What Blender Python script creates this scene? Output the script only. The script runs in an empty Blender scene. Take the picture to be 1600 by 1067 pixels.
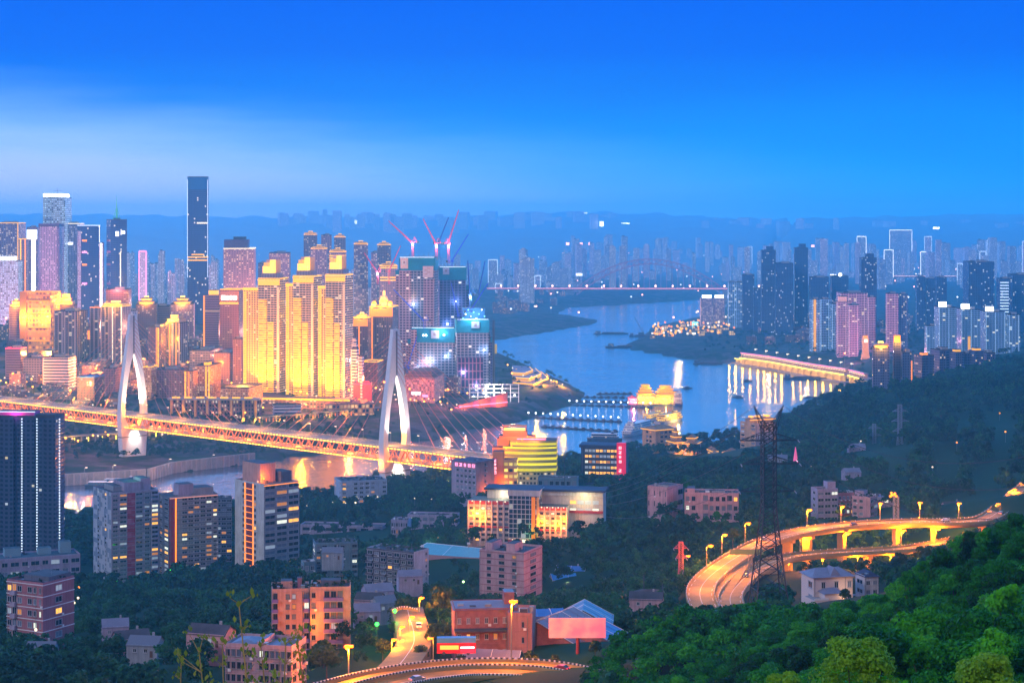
import bpy, math, random
import numpy as np
R = math.radians
random.seed(7)
rng = np.random.default_rng(11)
sc = bpy.context.scene
COL = sc.collection

# ------------------------------------------------------------------ camera
F, CX, HY, HC = 2900.0, 800.0, 345.0, 282.0      # focal length / principal column / horizon row (photo px), eye height above the river
cd = bpy.data.cameras.new('camera'); cam = bpy.data.objects.new('camera', cd); COL.objects.link(cam)
cam.location = (0, 0, HC); cam.rotation_euler = (R(90), 0, 0)
cd.sensor_width = 36; cd.lens = 36 * F / 1600; cd.shift_y = -(533.5 - HY) / 1600
cd.clip_start = 1; cd.clip_end = 60000
sc.camera = cam

# ------------------------------------------------------------------ render settings
sc.view_settings.view_transform = 'Standard'; sc.view_settings.look = 'None'
sc.view_settings.exposure = 0.0; sc.view_settings.gamma = 1
cy = sc.cycles
cy.max_bounces = 6; cy.diffuse_bounces = 2; cy.glossy_bounces = 3; cy.transmission_bounces = 2
cy.transparent_max_bounces = 8; cy.volume_bounces = 1
cy.sample_clamp_indirect = 4; cy.sample_clamp_direct = 0
cy.caustics_reflective = False; cy.caustics_refractive = False
cy.use_denoising = True
try: cy.denoiser = 'OPENIMAGEDENOISE'
except Exception: pass

# ------------------------------------------------------------------ node helpers
class NT:
    def __init__(s, tree): s.t = tree; s.n = tree.nodes; s.l = tree.links
    def add(s, typ, **kw):
        n = s.n.new(typ)
        for k, v in kw.items(): setattr(n, k, v)
        return n
    def put(s, sock, v):
        if isinstance(v, bpy.types.NodeSocket): s.l.new(v, sock)
        elif hasattr(sock.default_value, '__len__'):
            v = tuple(v); k = len(sock.default_value)
            sock.default_value = v + (1.0,) * (k - len(v)) if len(v) < k else v[:k]
        else: sock.default_value = v
    def m(s, op, a, b=None, c=None, clamp=False):
        n = s.add('ShaderNodeMath', operation=op); n.use_clamp = clamp
        for i, v in enumerate((a, b, c)):
            if v is not None: s.put(n.inputs[i], v)
        return n.outputs[0]
    def vm(s, op, a, b=None):
        n = s.add('ShaderNodeVectorMath', operation=op); s.put(n.inputs[0], a)
        if b is not None: s.put(n.inputs[1], b)
        return n.outputs[0]
    def mix(s, f, a, b, mode='MIX'):
        n = s.add('ShaderNodeMix', data_type='RGBA', blend_type=mode)
        s.put(n.inputs[0], f); s.put(n.inputs[6], a); s.put(n.inputs[7], b)
        return n.outputs[2]
    def sep(s, v):
        n = s.add('ShaderNodeSeparateXYZ'); s.put(n.inputs[0], v); return n.outputs
    def comb(s, x, y, z):
        n = s.add('ShaderNodeCombineXYZ')
        for i, v in enumerate((x, y, z)): s.put(n.inputs[i], v)
        return n.outputs[0]
    def noise(s, vec, scale, detail=3, rough=.55):
        n = s.add('ShaderNodeTexNoise'); s.put(n.inputs['Vector'], vec)
        n.inputs['Scale'].default_value = scale; n.inputs['Detail'].default_value = detail; n.inputs['Roughness'].default_value = rough
        return n.outputs['Fac']
    def ramp(s, f, stops, interp='LINEAR'):
        n = s.add('ShaderNodeValToRGB'); s.put(n.inputs[0], f); cr = n.color_ramp; cr.interpolation = interp
        while len(cr.elements) < len(stops): cr.elements.new(.5)
        for e, (p, c) in zip(cr.elements, stops): e.position = p; e.color = (*c, 1) if len(c) == 3 else c
        return n.outputs[0]
    def maprange(s, v, a, b, c=0.0, d=1.0, smooth=True):
        n = s.add('ShaderNodeMapRange'); n.interpolation_type = 'SMOOTHSTEP' if smooth else 'LINEAR'
        for i, x in enumerate((v, a, b, c, d)): s.put(n.inputs[i], x)
        return n.outputs[0]

def lin(r, g, b):
    return tuple(((c / 255) / 12.92 if c / 255 <= .04045 else ((c / 255 + .055) / 1.055) ** 2.4) for c in (r, g, b))

# ------------------------------------------------------------------ sky (gives off the dusk light)
w = bpy.data.worlds.new('World'); sc.world = w; w.use_nodes = True
T = NT(w.node_tree); T.n.clear()
tc = T.add('ShaderNodeTexCoord').outputs['Generated']
x, y, z = T.sep(tc)
nz = T.noise(T.comb(T.m('MULTIPLY', x, 7.0), T.m('MULTIPLY', y, 3.0), T.m('MULTIPLY', z, 60.0)), 1.0, 5, .6)
nz2 = T.noise(T.comb(T.m('MULTIPLY', x, 3.0), T.m('MULTIPLY', y, 2.0), T.m('MULTIPLY', z, 18.0)), 1.3, 3, .5)
xs = T.m('MINIMUM', T.m('MAXIMUM', x, -.5), .5)
t = T.m('ADD', z, T.m('MULTIPLY', xs, .096))
t = T.m('ADD', t, T.m('MULTIPLY', T.m('SUBTRACT', nz, .5), .022))
band = T.maprange(t, .004, .058)                     # 0 in the pale evening band, 1 in the blue above it
right = T.maprange(xs, -.22, .26)
low = T.mix(right, lin(175, 212, 255), lin(40, 172, 255))
lowhi = T.mix(T.maprange(t, -.02, .033), T.mix(right, lin(225, 222, 255), lin(100, 190, 255)), low)
hi = T.ramp(T.maprange(z, .02, .12, smooth=False), [(0, lin(0, 166, 255)), (.35, lin(0, 142, 255)), (.7, lin(0, 108, 248)), (1, lin(0, 100, 246))])
hi = T.mix(T.m('MULTIPLY', T.m('SUBTRACT', nz2, .45), 1.2, clamp=True), hi, lin(0, 104, 240))
lowhi = T.mix(1.0, lowhi, (.98, 1.06, 1.15), 'MULTIPLY')
vis = T.mix(band, lowhi, hi)
over = T.mix(T.maprange(y, -.2, .5), (.24, .36, .80), T.mix(right, (.62, 1.65, 4.1), (.12, 1.75, 4.4)))      # overhead, pinker afterglow behind the viewer
over = T.mix(T.maprange(z, .28, .62), over, (.14, .34, .80))
colr = T.mix(T.maprange(z, .125, .20), vis, over)
colr = T.mix(T.maprange(y, .2, -.25), colr, T.mix(T.maprange(z, .0, .5), (.32, .25, .46), (.18, .26, .56)))                   # sky at the viewer's back
bg = T.add('ShaderNodeBackground'); T.put(bg.inputs[0], colr); bg.inputs[1].default_value = 1.0
wo = T.add('ShaderNodeOutputWorld'); T.l.new(bg.outputs[0], wo.inputs[0])

# one weak, very soft afterglow lamp from behind the viewer
sd = bpy.data.lights.new('sun', 'SUN'); sd.energy = 1.0; sd.angle = R(10); sd.color = (1, .84, .78)
so = bpy.data.objects.new('sun', sd); COL.objects.link(so); so.rotation_euler = (R(60), 0, R(-42))

# ------------------------------------------------------------------ materials
MATS = {}
def pmat(name, col, rough=.7, metal=0.0, emit=None, es=0.0, var=.0, vscale=.3, spec=.4, sample=False):
    """plain procedural material: base colour broken up by noise, optional emission for things that give off light"""
    if name in MATS: return MATS[name]
    m = bpy.data.materials.new(name); m.use_nodes = True; T = NT(m.node_tree)
    b = T.n['Principled BSDF']
    if var > 0:
        g = T.add('ShaderNodeTexCoord').outputs['Object']
        f = T.noise(g, vscale, 4, .6)
        c = T.mix(T.maprange(f, .3, .7), tuple(v * (1 - var) for v in col), tuple(min(1, v * (1 + var)) for v in col))
        T.put(b.inputs['Base Color'], c)
    else: T.put(b.inputs['Base Color'], col)
    b.inputs['Roughness'].default_value = rough; b.inputs['Metallic'].default_value = metal
    b.inputs['Specular IOR Level'].default_value = spec
    if emit:
        T.put(b.inputs['Emission Color'], emit); b.inputs['Emission Strength'].default_value = es
        m.cycles.emission_sampling = 'AUTO' if sample else 'NONE'
    MATS[name] = m; return m

def facade(name, wall, fh=3.3, bw=3.6, wx=.55, wy=.5, lit=.15, lc=(1, .62, .22), lc2=(1, .85, .6), ls=3.0,
           glass=(.03, .05, .10), slab=None, pil=None, rough=.7, grough=.15, tint=.12):
    """walls with rows of window panes worked out in metres from the UV map; some of the windows are lit rooms"""
    if name in MATS: return MATS[name]
    m = bpy.data.materials.new(name); m.use_nodes = True; T = NT(m.node_tree)
    b = T.n['Principled BSDF']
    uv = T.sep(T.add('ShaderNodeUVMap').outputs[0])
    rnd = T.add('ShaderNodeObjectInfo').outputs['Random']
    u = T.m('DIVIDE', uv[0], bw); v = T.m('DIVIDE', uv[1], fh)
    fu = T.m('FRACT', u); fv = T.m('FRACT', v)
    inx = T.m('LESS_THAN', T.m('ABSOLUTE', T.m('SUBTRACT', fu, .5)), wx / 2)
    iny = T.m('LESS_THAN', T.m('ABSOLUTE', T.m('SUBTRACT', fv, .52)), wy / 2)
    win = T.m('MULTIPLY', inx, iny)
    wn = T.add('ShaderNodeTexWhiteNoise', noise_dimensions='3D')
    T.put(wn.inputs[0], T.comb(T.m('FLOOR', u), T.m('FLOOR', v), T.m('MULTIPLY', rnd, 97.0)))
    r1 = wn.outputs['Value']; rc = T.sep(wn.outputs['Color'])
    on = T.m('LESS_THAN', r1, lit)
    geo = T.add('ShaderNodeTexCoord').outputs['Object']
    wv = T.noise(geo, .05, 3)
    wallc = T.mix(T.m('MULTIPLY', wv, .9), tuple(c * (1 - tint) for c in wall), tuple(min(1, c * (1 + tint)) for c in wall))
    T.put(b.inputs['Base Color'], T.mix(win, wallc, glass))
    T.put(b.inputs['Roughness'], T.m('ADD', T.m('MULTIPLY', win, grough - rough), rough))
    ecol = T.mix(rc[1], lc, lc2)
    est = T.m('MULTIPLY', T.m('MULTIPLY', win, on), T.m('MULTIPLY', T.m('ADD', rc[0], .35), ls))
    if slab:                                     # lamp strip along the edge of every floor
        c, s, th = slab
        e = T.m('LESS_THAN', fv, th)
        ecol = T.mix(e, ecol, c); est = T.m('ADD', T.m('MULTIPLY', est, T.m('SUBTRACT', 1.0, e)), T.m('MULTIPLY', e, s))
    if pil:                                      # lamp strip up the pier between bays
        c, s, th, every = pil
        e = T.m('LESS_THAN', T.m('FRACT', T.m('DIVIDE', u, every)), th / every)
        ecol = T.mix(e, ecol, c); est = T.m('ADD', T.m('MULTIPLY', est, T.m('SUBTRACT', 1.0, e)), T.m('MULTIPLY', e, s))
    T.put(b.inputs['Emission Color'], ecol); T.put(b.inputs['Emission Strength'], est)
    m.cycles.emission_sampling = 'NONE'
    MATS[name] = m; return m

def glow(name, col, s, sample=False):
    return pmat(name, tuple(.4 * c for c in col), .5, emit=col, es=s, sample=sample)

# ------------------------------------------------------------------ mesh builder
class MB:
    def __init__(s): s.v = []; s.f = []; s.uv = []; s.mi = []; s.mats = []
    def mat(s, m):
        if m not in s.mats: s.mats.append(m)
        return s.mats.index(m)
    def face(s, pts, m, uvs=None):
        i = len(s.v); s.v += [tuple(p) for p in pts]; s.f.append(tuple(range(i, i + len(pts))))
        s.uv += uvs if uvs else [(-50.0, -50.0)] * len(pts); s.mi.append(s.mat(m))
    def prism(s, poly, z0, z1, m, top=None, poly1=None, u0=0.0, bottom=False, cap=True):
        p1 = poly1 or poly; n = len(poly); u = u0
        for i in range(n):
            a, b = poly[i], poly[(i + 1) % n]; c, d = p1[(i + 1) % n], p1[i]
            L = math.hypot(b[0] - a[0], b[1] - a[1])
            s.face([(*a, z0), (*b, z0), (*c, z1), (*d, z1)], m, [(u, 0), (u + L, 0), (u + L, z1 - z0), (u, z1 - z0)])
            u += L
        if cap: s.face([(*q, z1) for q in p1], top or m)
        if bottom: s.face([(*q, z0) for q in reversed(poly)], top or m)
    def box(s, cx, cy, z0, sx, sy, h, m, top=None, rot=0.0, bottom=True, u0=0.0):
        c, n = math.cos(rot), math.sin(rot); pts = []
        for a, b in ((-1, -1), (1, -1), (1, 1), (-1, 1)):
            px, py = a * sx / 2, b * sy / 2; pts.append((cx + px * c - py * n, cy + px * n + py * c))
        s.prism(pts, z0, z0 + h, m, top, bottom=bottom, u0=u0)
    def hip(s, cx, cy, z0, sx, sy, h, m, inset=.45):
        a = sx / 2; b = sy / 2; k = min(a, b) * 2 * inset
        p = [(cx - a, cy - b, z0), (cx + a, cy - b, z0), (cx + a, cy + b, z0), (cx - a, cy + b, z0)]
        if sx >= sy: q = [(cx - a + k, cy, z0 + h), (cx + a - k, cy, z0 + h)]; fs = [[p[0], p[1], q[1], q[0]], [p[1], p[2], q[1]], [p[2], p[3], q[0], q[1]], [p[3], p[0], q[0]]]
        else: q = [(cx, cy - b + k, z0 + h), (cx, cy + b - k, z0 + h)]; fs = [[p[0], p[1], q[0]], [p[1], p[2], q[1], q[0]], [p[2], p[3], q[1]], [p[3], p[0], q[0], q[1]]]
        for f in fs: s.face(f, m)
        s.face(p[::-1], m)
    def tube(s, p, q, r, m, n=4, r2=None):
        p = np.array(p, float); q = np.array(q, float); d = q - p; L = np.linalg.norm(d)
        if L < 1e-6: return
        d /= L; a = np.cross(d, (0, 0, 1.0))
        if np.linalg.norm(a) < 1e-3: a = np.array((1.0, 0, 0))
        a /= np.linalg.norm(a); b = np.cross(d, a); r2 = r if r2 is None else r2
        ring = [math.pi * 2 * (k + .5) / n for k in range(n)]
        A = [tuple(p + r * (math.cos(t) * a + math.sin(t) * b)) for t in ring]
        B = [tuple(q + r2 * (math.cos(t) * a + math.sin(t) * b)) for t in ring]
        for k in range(n): s.face([A[k], B[k], B[(k + 1) % n], A[(k + 1) % n]], m)
        s.face(A, m); s.face(B[::-1], m)
    def path(s, pts, r, m, n=4):
        for a, b in zip(pts[:-1], pts[1:]): s.tube(a, b, r, m, n)
    def cyl(s, cx, cy, z0, r, h, m, top=None, n=12, r2=None):
        p = [(cx + r * math.cos(2 * math.pi * k / n), cy + r * math.sin(2 * math.pi * k / n)) for k in range(n)]
        r2 = r if r2 is None else r2
        p1 = [(cx + r2 * math.cos(2 * math.pi * k / n), cy + r2 * math.sin(2 * math.pi * k / n)) for k in range(n)]
        s.prism(p, z0, z0 + h, m, top, p1)
    def dome(s, cx, cy, z0, r, h, m, n=12, k=4):
        for i in range(k):
            t0, t1 = math.pi / 2 * i / k, math.pi / 2 * (i + 1) / k
            s.cyl(cx, cy, z0 + h * math.sin(t0), r * math.cos(t0), h * (math.sin(t1) - math.sin(t0)), m, None, n, max(.01, r * math.cos(t1)))
    def ball(s, c, r, m, n=8, k=5):
        for i in range(k):
            t0, t1 = -math.pi / 2 + math.pi * i / k, -math.pi / 2 + math.pi * (i + 1) / k
            for j in range(n):
                a0, a1 = 2 * math.pi * j / n, 2 * math.pi * (j + 1) / n
                g = lambda t, a: (c[0] + r * math.cos(t) * math.cos(a), c[1] + r * math.cos(t) * math.sin(a), c[2] + r * math.sin(t))
                s.face([g(t0, a0), g(t0, a1), g(t1, a1), g(t1, a0)], m)
    def mesh(s, name):
        me = bpy.data.meshes.new(name); me.from_pydata(s.v, [], s.f)
        ul = me.uv_layers.new(name='UVMap'); ul.data.foreach_set('uv', np.array(s.uv, dtype=np.float32).ravel())
        me.polygons.foreach_set('material_index', np.array(s.mi, dtype=np.int32))
        for m in s.mats: me.materials.append(m)
        me.update(); return me
    def build(s, name, parent=None, loc=(0, 0, 0), rot=0.0, label=None):
        return link(name, s.mesh(name), parent, loc, rot, label)

def link(name, data, parent=None, loc=(0, 0, 0), rot=0.0, label=None):
    o = bpy.data.objects.new(name, data); COL.objects.link(o); o.location = loc; o.rotation_euler = (0, 0, rot)
    if parent: o.parent = parent
    if label: o['label'] = label
    return o
def tag(o, label=None, cat=None, group=None, kind=None):
    for k, v in (('label', label), ('category', cat), ('group', group), ('kind', kind)):
        if v: o[k] = v
    return o
def thing(name, label, cat, loc, rot=0.0, group=None):
    o = link(name, None, None, loc, rot); o.empty_display_size = 2
    return tag(o, label, cat, group)
def copy_tree(o, loc=None, rot=None, label=None, scale=None, parent=None):
    c = o.copy(); COL.objects.link(c)
    if parent: c.parent = parent
    for ch in list(o.children): copy_tree(ch, parent=c)
    if loc is not None: c.location = loc
    if rot is not None: c.rotation_euler = (0, 0, rot)
    if scale is not None: c.scale = scale
    if label: c['label'] = label
    return c
def lamp(kind, loc, power, col, parent=None, name='lamp', size=2.0, spot=None, aim=None, blend=.6):
    l = bpy.data.lights.new(name, kind); l.energy = power; l.color = col
    if kind in ('POINT', 'SPOT'): l.shadow_soft_size = size
    if kind == 'SPOT': l.spot_size = R(spot or 90); l.spot_blend = blend
    o = link(name, l, parent, loc)
    if aim is not None:
        from mathutils import Vector
        o.rotation_euler = (Vector(aim) - Vector(loc)).to_track_quat('-Z', 'Y').to_euler()
    return o

# photo pixel + distance -> where a thing stands
def PX(px, d): return (px - CX) * d / F
def ZY(py, d): return HC - (py - HY) * d / F
def P(px, py, d): return (PX(px, d), d, ZY(py, d))
def D0(py, z=0.0): return (HC - z) * F / (py - HY)
# ------------------------------------------------------------------ land, river
def shore(pts, z=0.0): return np.array([(PX(a, D0(b, z)), D0(b, z)) for a, b in pts])
FAR = 22000.0
near_poly = np.vstack([shore([(-900, 880), (0, 858), (100, 838), (300, 838), (470, 818), (500, 800), (560, 775), (640, 766), (720, 756), (800, 748),
    (880, 738), (930, 728), (1000, 718), (1060, 712), (1120, 711), (1160, 703), (1230, 664), (1310, 622), (1352, 604), (1300, 591), (1250, 581), (1150, 567),
    (1100, 566), (1000, 549), (968, 543), (985, 535), (1008, 528), (1012, 514), (1080, 500), (1130, 482), (1140, 470), (1130, 458)]),
    [(PX(1250, FAR), FAR), (9000, FAR), (9000, 0), (9000, -400), (-9000, -400), (-9000, 900)]])
yz_poly = np.vstack([shore([(-900, 790), (0, 765), (100, 757), (230, 749), (270, 737), (345, 728), (400, 722), (480, 712), (560, 700), (640, 688), (690, 686),
    (735, 670), (760, 668), (830, 655), (870, 641), (895, 633), (916, 616), (895, 604), (870, 592), (840, 578), (785, 570), (768, 556), (700, 545), (560, 530)]),
    [(-1500, 7600), (-9000, 7600), (-9000, 2000)]])
far_poly = np.vstack([shore([(500, 536), (700, 534), (780, 532), (850, 520), (925, 508), (938, 501), (900, 495), (870, 490), (890, 481), (960, 477), (1060, 471), (1120, 466), (1128, 456)]),
    [(PX(1240, FAR), FAR), (-9000, FAR), (-9000, 7600), (-1500, 7600)]])

def poly_sd(poly, X, Y):
    """signed distance to a polygon, positive inside"""
    P0 = poly; P1 = np.roll(poly, -1, 0); best = np.full(X.shape, 1e18); ins = np.zeros(X.shape, bool)
    for (ax, ay), (bx, by) in zip(P0, P1):
        dx, dy = bx - ax, by - ay; L = dx * dx + dy * dy + 1e-9
        t = np.clip(((X - ax) * dx + (Y - ay) * dy) / L, 0, 1)
        best = np.minimum(best, (X - ax - t * dx) ** 2 + (Y - ay - t * dy) ** 2)
        if abs(dy) > 1e-9:
            c = ((ay > Y) != (by > Y)) & (X < dx * (Y - ay) / dy + ax); ins ^= c
    return np.where(ins, 1, -1) * np.sqrt(best)

NEAR_K = [(-600, 300, 150), (-600, 500, 146), (-600, 900, 95), (-600, 1300, 42), (-600, 1600, 8), (0, 250, 176), (0, 420, 160), (150, 520, 147), (50, 720, 117), (200, 700, 116), (50, 1000, 80),
    (0, 1250, 44), (180, 1250, 40), (300, 1050, 66), (400, 1250, 44), (450, 400, 158), (410, 520, 149), (480, 620, 138), (600, 700, 128), (600, 980, 86), (650, 560, 148), (640, 640, 143), (520, 850, 100),
    (800, 900, 97), (690, 1080, 88), (840, 1150, 82), (740, 1150, 82), (940, 1150, 84), (520, 1100, 68), (520, 1350, 46), (560, 1600, 38), (680, 1350, 52), (800, 1550, 50), (740, 1500, 52), (950, 1600, 58), (900, 1350, 66),
    (1030, 2100, 20), (1190, 2100, 20), (1080, 1120, 102), (1330, 1150, 96), (1300, 940, 106), (1440, 940, 108), (1100, 800, 122), (1180, 860, 118), (1290, 720, 132), (1400, 700, 140), (1200, 560, 160), (1060, 450, 178), (890, 420, 160), (800, 520, 155),
    (890, 640, 136), (980, 800, 112), (980, 640, 138), (1050, 620, 146), (1600, 350, 219), (1450, 400, 196), (1300, 450, 181), (1500, 600, 168), (1300, 200, 224), (1300, 100, 248), (1000, 250, 196), (1000, 120, 215), (800, 200, 186), (800, 330, 172),
    (1400, 1400, 108), (1380, 1900, 106), (1300, 1900, 86), (1480, 2150, 90), (1600, 2300, 104), (1240, 1900, 56), (1600, 1400, 122), (1600, 1000, 134), (1500, 1000, 124), (2000, 1000, 150), (2000, 350, 230), (2000, 2000, 122),
    (1150, 1500, 76), (1100, 1750, 48), (1150, 1250, 92), (1370, 3000, 30), (1450, 2900, 50), (1600, 2900, 80), (1250, 3600, 24), (1400, 3800, 30), (1600, 3800, 50), (1100, 4600, 14), (1100, 5200, 14), (1250, 5000, 24), (1500, 5200, 40), (1300, 7000, 30), (2300, 3000, 120), (2300, 6000, 80)]
YZ_K = [(-600, 2200, 25), (0, 2250, 25), (100, 2150, 14), (200, 2120, 10), (150, 2240, 12), (300, 2320, 13), (450, 2420, 14), (550, 2500, 15), (200, 2400, 28), (0, 2500, 34), (0, 3000, 70), (200, 3000, 70), (330, 2900, 62), (400, 3300, 75), (300, 3700, 84), (0, 3700, 90), (-500, 3300, 80), (450, 2650, 35), (350, 2500, 30), (500, 2480, 20),
    (600, 2700, 30), (700, 2700, 23), (640, 2560, 22), (700, 3000, 28), (830, 2900, 20), (850, 2800, 18), (900, 2780, 6), (500, 3400, 60), (200, 5000, 60), (500, 4500, 45), (-500, 6000, 50)]
def rbf(K):
    A = np.array([((a - CX) * d / F, d) for a, d, _ in K]); Z = np.array([k[2] for k in K], float)
    D = np.sqrt(((A[:, None] - A[None]) ** 2).sum(-1)); n = len(A)
    M = np.zeros((n + 1, n + 1)); M[:n, :n] = -D - np.eye(n) * 2; M[:n, n] = 1; M[n, :n] = 1
    s = np.linalg.solve(M, np.append(Z, 0)); return A, s
RN, RY = rbf(NEAR_K), rbf(YZ_K)
def rbf_eval(Rb, X, Y):
    A, s = Rb; out = np.full(X.shape, s[-1])
    for (ax, ay), c in zip(A, s[:-1]): out = out - c * np.sqrt((X - ax) ** 2 + (Y - ay) ** 2)
    return out
_h = [(rng.uniform(0, 6.28), rng.uniform(0, 6.28), f) for f in (1 / 900, 1 / 1300, 1 / 480, 1 / 260)]
def height(X, Y):
    X = np.asarray(X, float); Y = np.asarray(Y, float)
    sn, sy, sf = poly_sd(near_poly, X, Y), poly_sd(yz_poly, X, Y), poly_sd(far_poly, X, Y)
    hill = 235 * np.clip((Y - 9500) / 8000, 0, 1) ** 1.15
    wob = sum(np.sin(X * f * 6 + a) * np.cos(Y * f * 4 + b) * k for (a, b, f), k in zip(_h, (18, 14, 7, 3)))
    hill = hill + wob * np.clip((Y - 8200) / 4000, 0, 1.5) + 55 * np.clip((Y - 16800) / 2500, 0, 1) * (1.0 + .5 * np.sin(X / 900 + 1))
    bump = 1.2 * np.sin(X / 23) * np.cos(Y / 31) + .8 * np.sin(X / 9 + Y / 13)
    zn = np.where(Y < 5600, rbf_eval(RN, X, Y), 28) ; zn = np.clip(zn, 2, 270) + bump * np.clip(sn / 40, 0, 1) * np.where(Y < 2600, 1, .3)
    zn = np.minimum(zn, 1.2 + np.maximum(sn, 0) * np.where(Y < 2600, .62, .35))
    zy = np.minimum(np.clip(rbf_eval(RY, X, Y), 5, 95), 1.5 + 9.5 * np.clip((-250 - X) / 90, 0, 1) + np.maximum(sy, 0) * .42)
    zf = np.minimum(18 + 12 * np.sin(X / 600), 1.5 + np.maximum(sf, 0) * .12)
    z = np.full(X.shape, -6.0)
    z = np.where(sf > 0, zf + hill * (sf > 0), z)
    z = np.where(sy > 0, zy, z)
    z = np.where(sn > 0, zn + np.where(Y > 7000, hill, 0), z)
    return z, sn, sy, sf
def ground(x, y):
    return float(height(np.array([x]), np.array([y]))[0][0])
def G(px, d):
    """ground point under photo column px at distance d"""
    x = PX(px, d); return (x, d, ground(x, d))
_dd = np.concatenate([np.arange(60, 1200, 4.0), np.arange(1200, 3200, 8.0), np.arange(3200, 21800, 30.0)])
def hit(px, py, dmin=60):
    """first ground point seen through a photo pixel"""
    d = _dd[_dd >= dmin]; X = (px - CX) * d / F; z = np.maximum(height(X, d)[0], 0)
    k = np.nonzero(HC - (py - HY) * d / F <= z)[0]
    i = k[0] if len(k) else len(d) - 1
    return (float(X[i]), float(d[i]), float(z[i]))

pxs = np.arange(-900, 2501, 10.0); ds = np.concatenate([[4.0], np.geomspace(20, 21900, 330)])
GX = (pxs[None] - CX) * ds[:, None] / F; GY = np.repeat(ds[:, None], len(pxs), 1)
GZ, SN, SY_, SF = height(GX, GY)
nr, nc = GX.shape
vv = np.stack([GX, GY, GZ], -1).reshape(-1, 3)
idx = np.arange(nr * nc).reshape(nr, nc)
ff = np.stack([idx[:-1, :-1], idx[:-1, 1:], idx[1:, 1:], idx[1:, :-1]], -1).reshape(-1, 4)
me = bpy.data.meshes.new('terrain'); me.from_pydata(vv.tolist(), [], ff.tolist())
urban = np.where((SY_ > 0) | (SF > 0), 1.0, np.where(GY > 3300, .8, 0.0)).ravel()
a = me.attributes.new('urban', 'FLOAT', 'POINT'); a.data.foreach_set('value', urban.astype(np.float32))
for p in me.polygons: p.use_smooth = True
m = bpy.data.materials.new('terrain_ground'); m.use_nodes = True; T = NT(m.node_tree); b = T.n['Principled BSDF']
pos = T.add('ShaderNodeNewGeometry').outputs['Position']
n1 = T.noise(pos, .035, 5, .6); n2 = T.noise(pos, .3, 4, .65)
green = T.mix(n2, (.003, .028, .010), (.010, .052, .018))
soil = T.mix(n2, (.06, .05, .045), (.12, .10, .09))
wild = T.mix(T.maprange(n1, .66, .80), green, soil)
vor = T.add('ShaderNodeTexVoronoi'); T.put(vor.inputs['Vector'], pos); vor.inputs['Scale'].default_value = .045
city = T.mix(T.maprange(n1, .42, .58), (.02, .045, .022), T.mix(T.sep(vor.outputs['Color'])[0], (.045, .035, .045), (.13, .10, .11)))
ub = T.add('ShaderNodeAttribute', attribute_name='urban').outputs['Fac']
city = T.mix(T.maprange(T.sep(pos)[1], 6500.0, 10000.0), city, T.mix(n1, (.16, .20, .24), (.30, .34, .38)))  # far land pales with distance: haze painted into its colour
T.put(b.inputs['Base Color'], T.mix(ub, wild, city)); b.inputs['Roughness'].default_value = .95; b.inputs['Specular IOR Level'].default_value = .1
me.materials.append(m)
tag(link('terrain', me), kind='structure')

# river: one sheet at z = 0, ripples drawn out by the current
m = bpy.data.materials.new('river_water'); m.use_nodes = True; T = NT(m.node_tree); b = T.n['Principled BSDF']
pos = T.add('ShaderNodeNewGeometry').outputs['Position']; sx, sy2, sz = T.sep(pos)
n = T.noise(T.comb(T.m('MULTIPLY', sx, .05), T.m('MULTIPLY', sy2, .09), 0.0), 1.0, 4, .6)
nb = T.noise(T.comb(T.m('MULTIPLY', sx, .004), T.m('MULTIPLY', sy2, .010), 0.0), 1.0, 3, .5)
bp = T.add('ShaderNodeBump'); bp.inputs['Strength'].default_value = .32; bp.inputs['Distance'].default_value = 3.0
T.put(bp.inputs['Height'], n); T.l.new(bp.outputs[0], b.inputs['Normal'])
T.put(b.inputs['Base Color'], T.mix(nb, (.03, .06, .11), (.06, .08, .13)))
T.put(b.inputs['Roughness'], T.maprange(nb, .35, .65, .09, .17)); b.inputs['IOR'].default_value = 1.36
mb = MB(); mb.face([(-9000, 600, 0), (9000, 600, 0), (9000, 21800, 0), (-9000, 21800, 0)], m)
tag(mb.build('river_water'), kind='structure')

# evening haze: one closed box of thin air around everything
mb = MB(); hz = bpy.data.materials.new('haze_air'); hz.use_nodes = True; T = NT(hz.node_tree); T.n.clear()
pv = T.add('ShaderNodeVolumePrincipled'); T.put(pv.inputs['Color'], (.24, .78, 1.0)); pv.inputs['Density'].default_value = 1 / 11000; pv.inputs['Anisotropy'].default_value = .55
o_ = T.add('ShaderNodeOutputMaterial'); T.l.new(pv.outputs[0], o_.inputs['Volume'])
mb.box(0, 10950, -12, 26800, 22900, 12 + 470, hz)
tag(mb.build('haze'), kind='stuff')
# ------------------------------------------------------------------ palette
GOLD, AMBER, ORANGE = (1, .43, .010), (1, .25, .004), (1, .16, .002)
PINK, RED, WARM, WHITE, CYAN, BLUE = (1, .22, .40), (1, .02, .05), (1, .80, .52), (.95, .97, 1), (.25, .9, 1), (.10, .22, 1)
g_gold = glow('gold_lamp_strip', GOLD, 1.9); g_gold_hot = glow('gold_floodlight', (1, .52, .05), 5.0)
g_amber = glow('amber_lamp_strip', AMBER, 2.0); g_orange = glow('sodium_lamp', (1, .22, .006), 4.2); g_warm = glow('warm_lamp_strip', WARM, 2.0)
g_white = glow('white_lamp_strip', WHITE, 2.5); g_white_hot = glow('white_floodlight', WHITE, 7.0)
g_pink = glow('pink_neon', PINK, 3.0); g_red = glow('red_neon', RED, 4.0); g_cyan = glow('cyan_lamp_strip', CYAN, 2.5); g_blue = glow('blue_lamp_strip', BLUE, 2.2)
g_green = glow('green_lamp', (.05, 1, .08), 4.0); g_yellow = glow('yellow_lamp_strip', (1, .85, .08), 3.0); g_pale = glow('pale_lamp_strip', (.7, .85, 1), 1.6)
concrete = pmat('concrete', (.34, .33, .34), .85, var=.15, vscale=.08)
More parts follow.
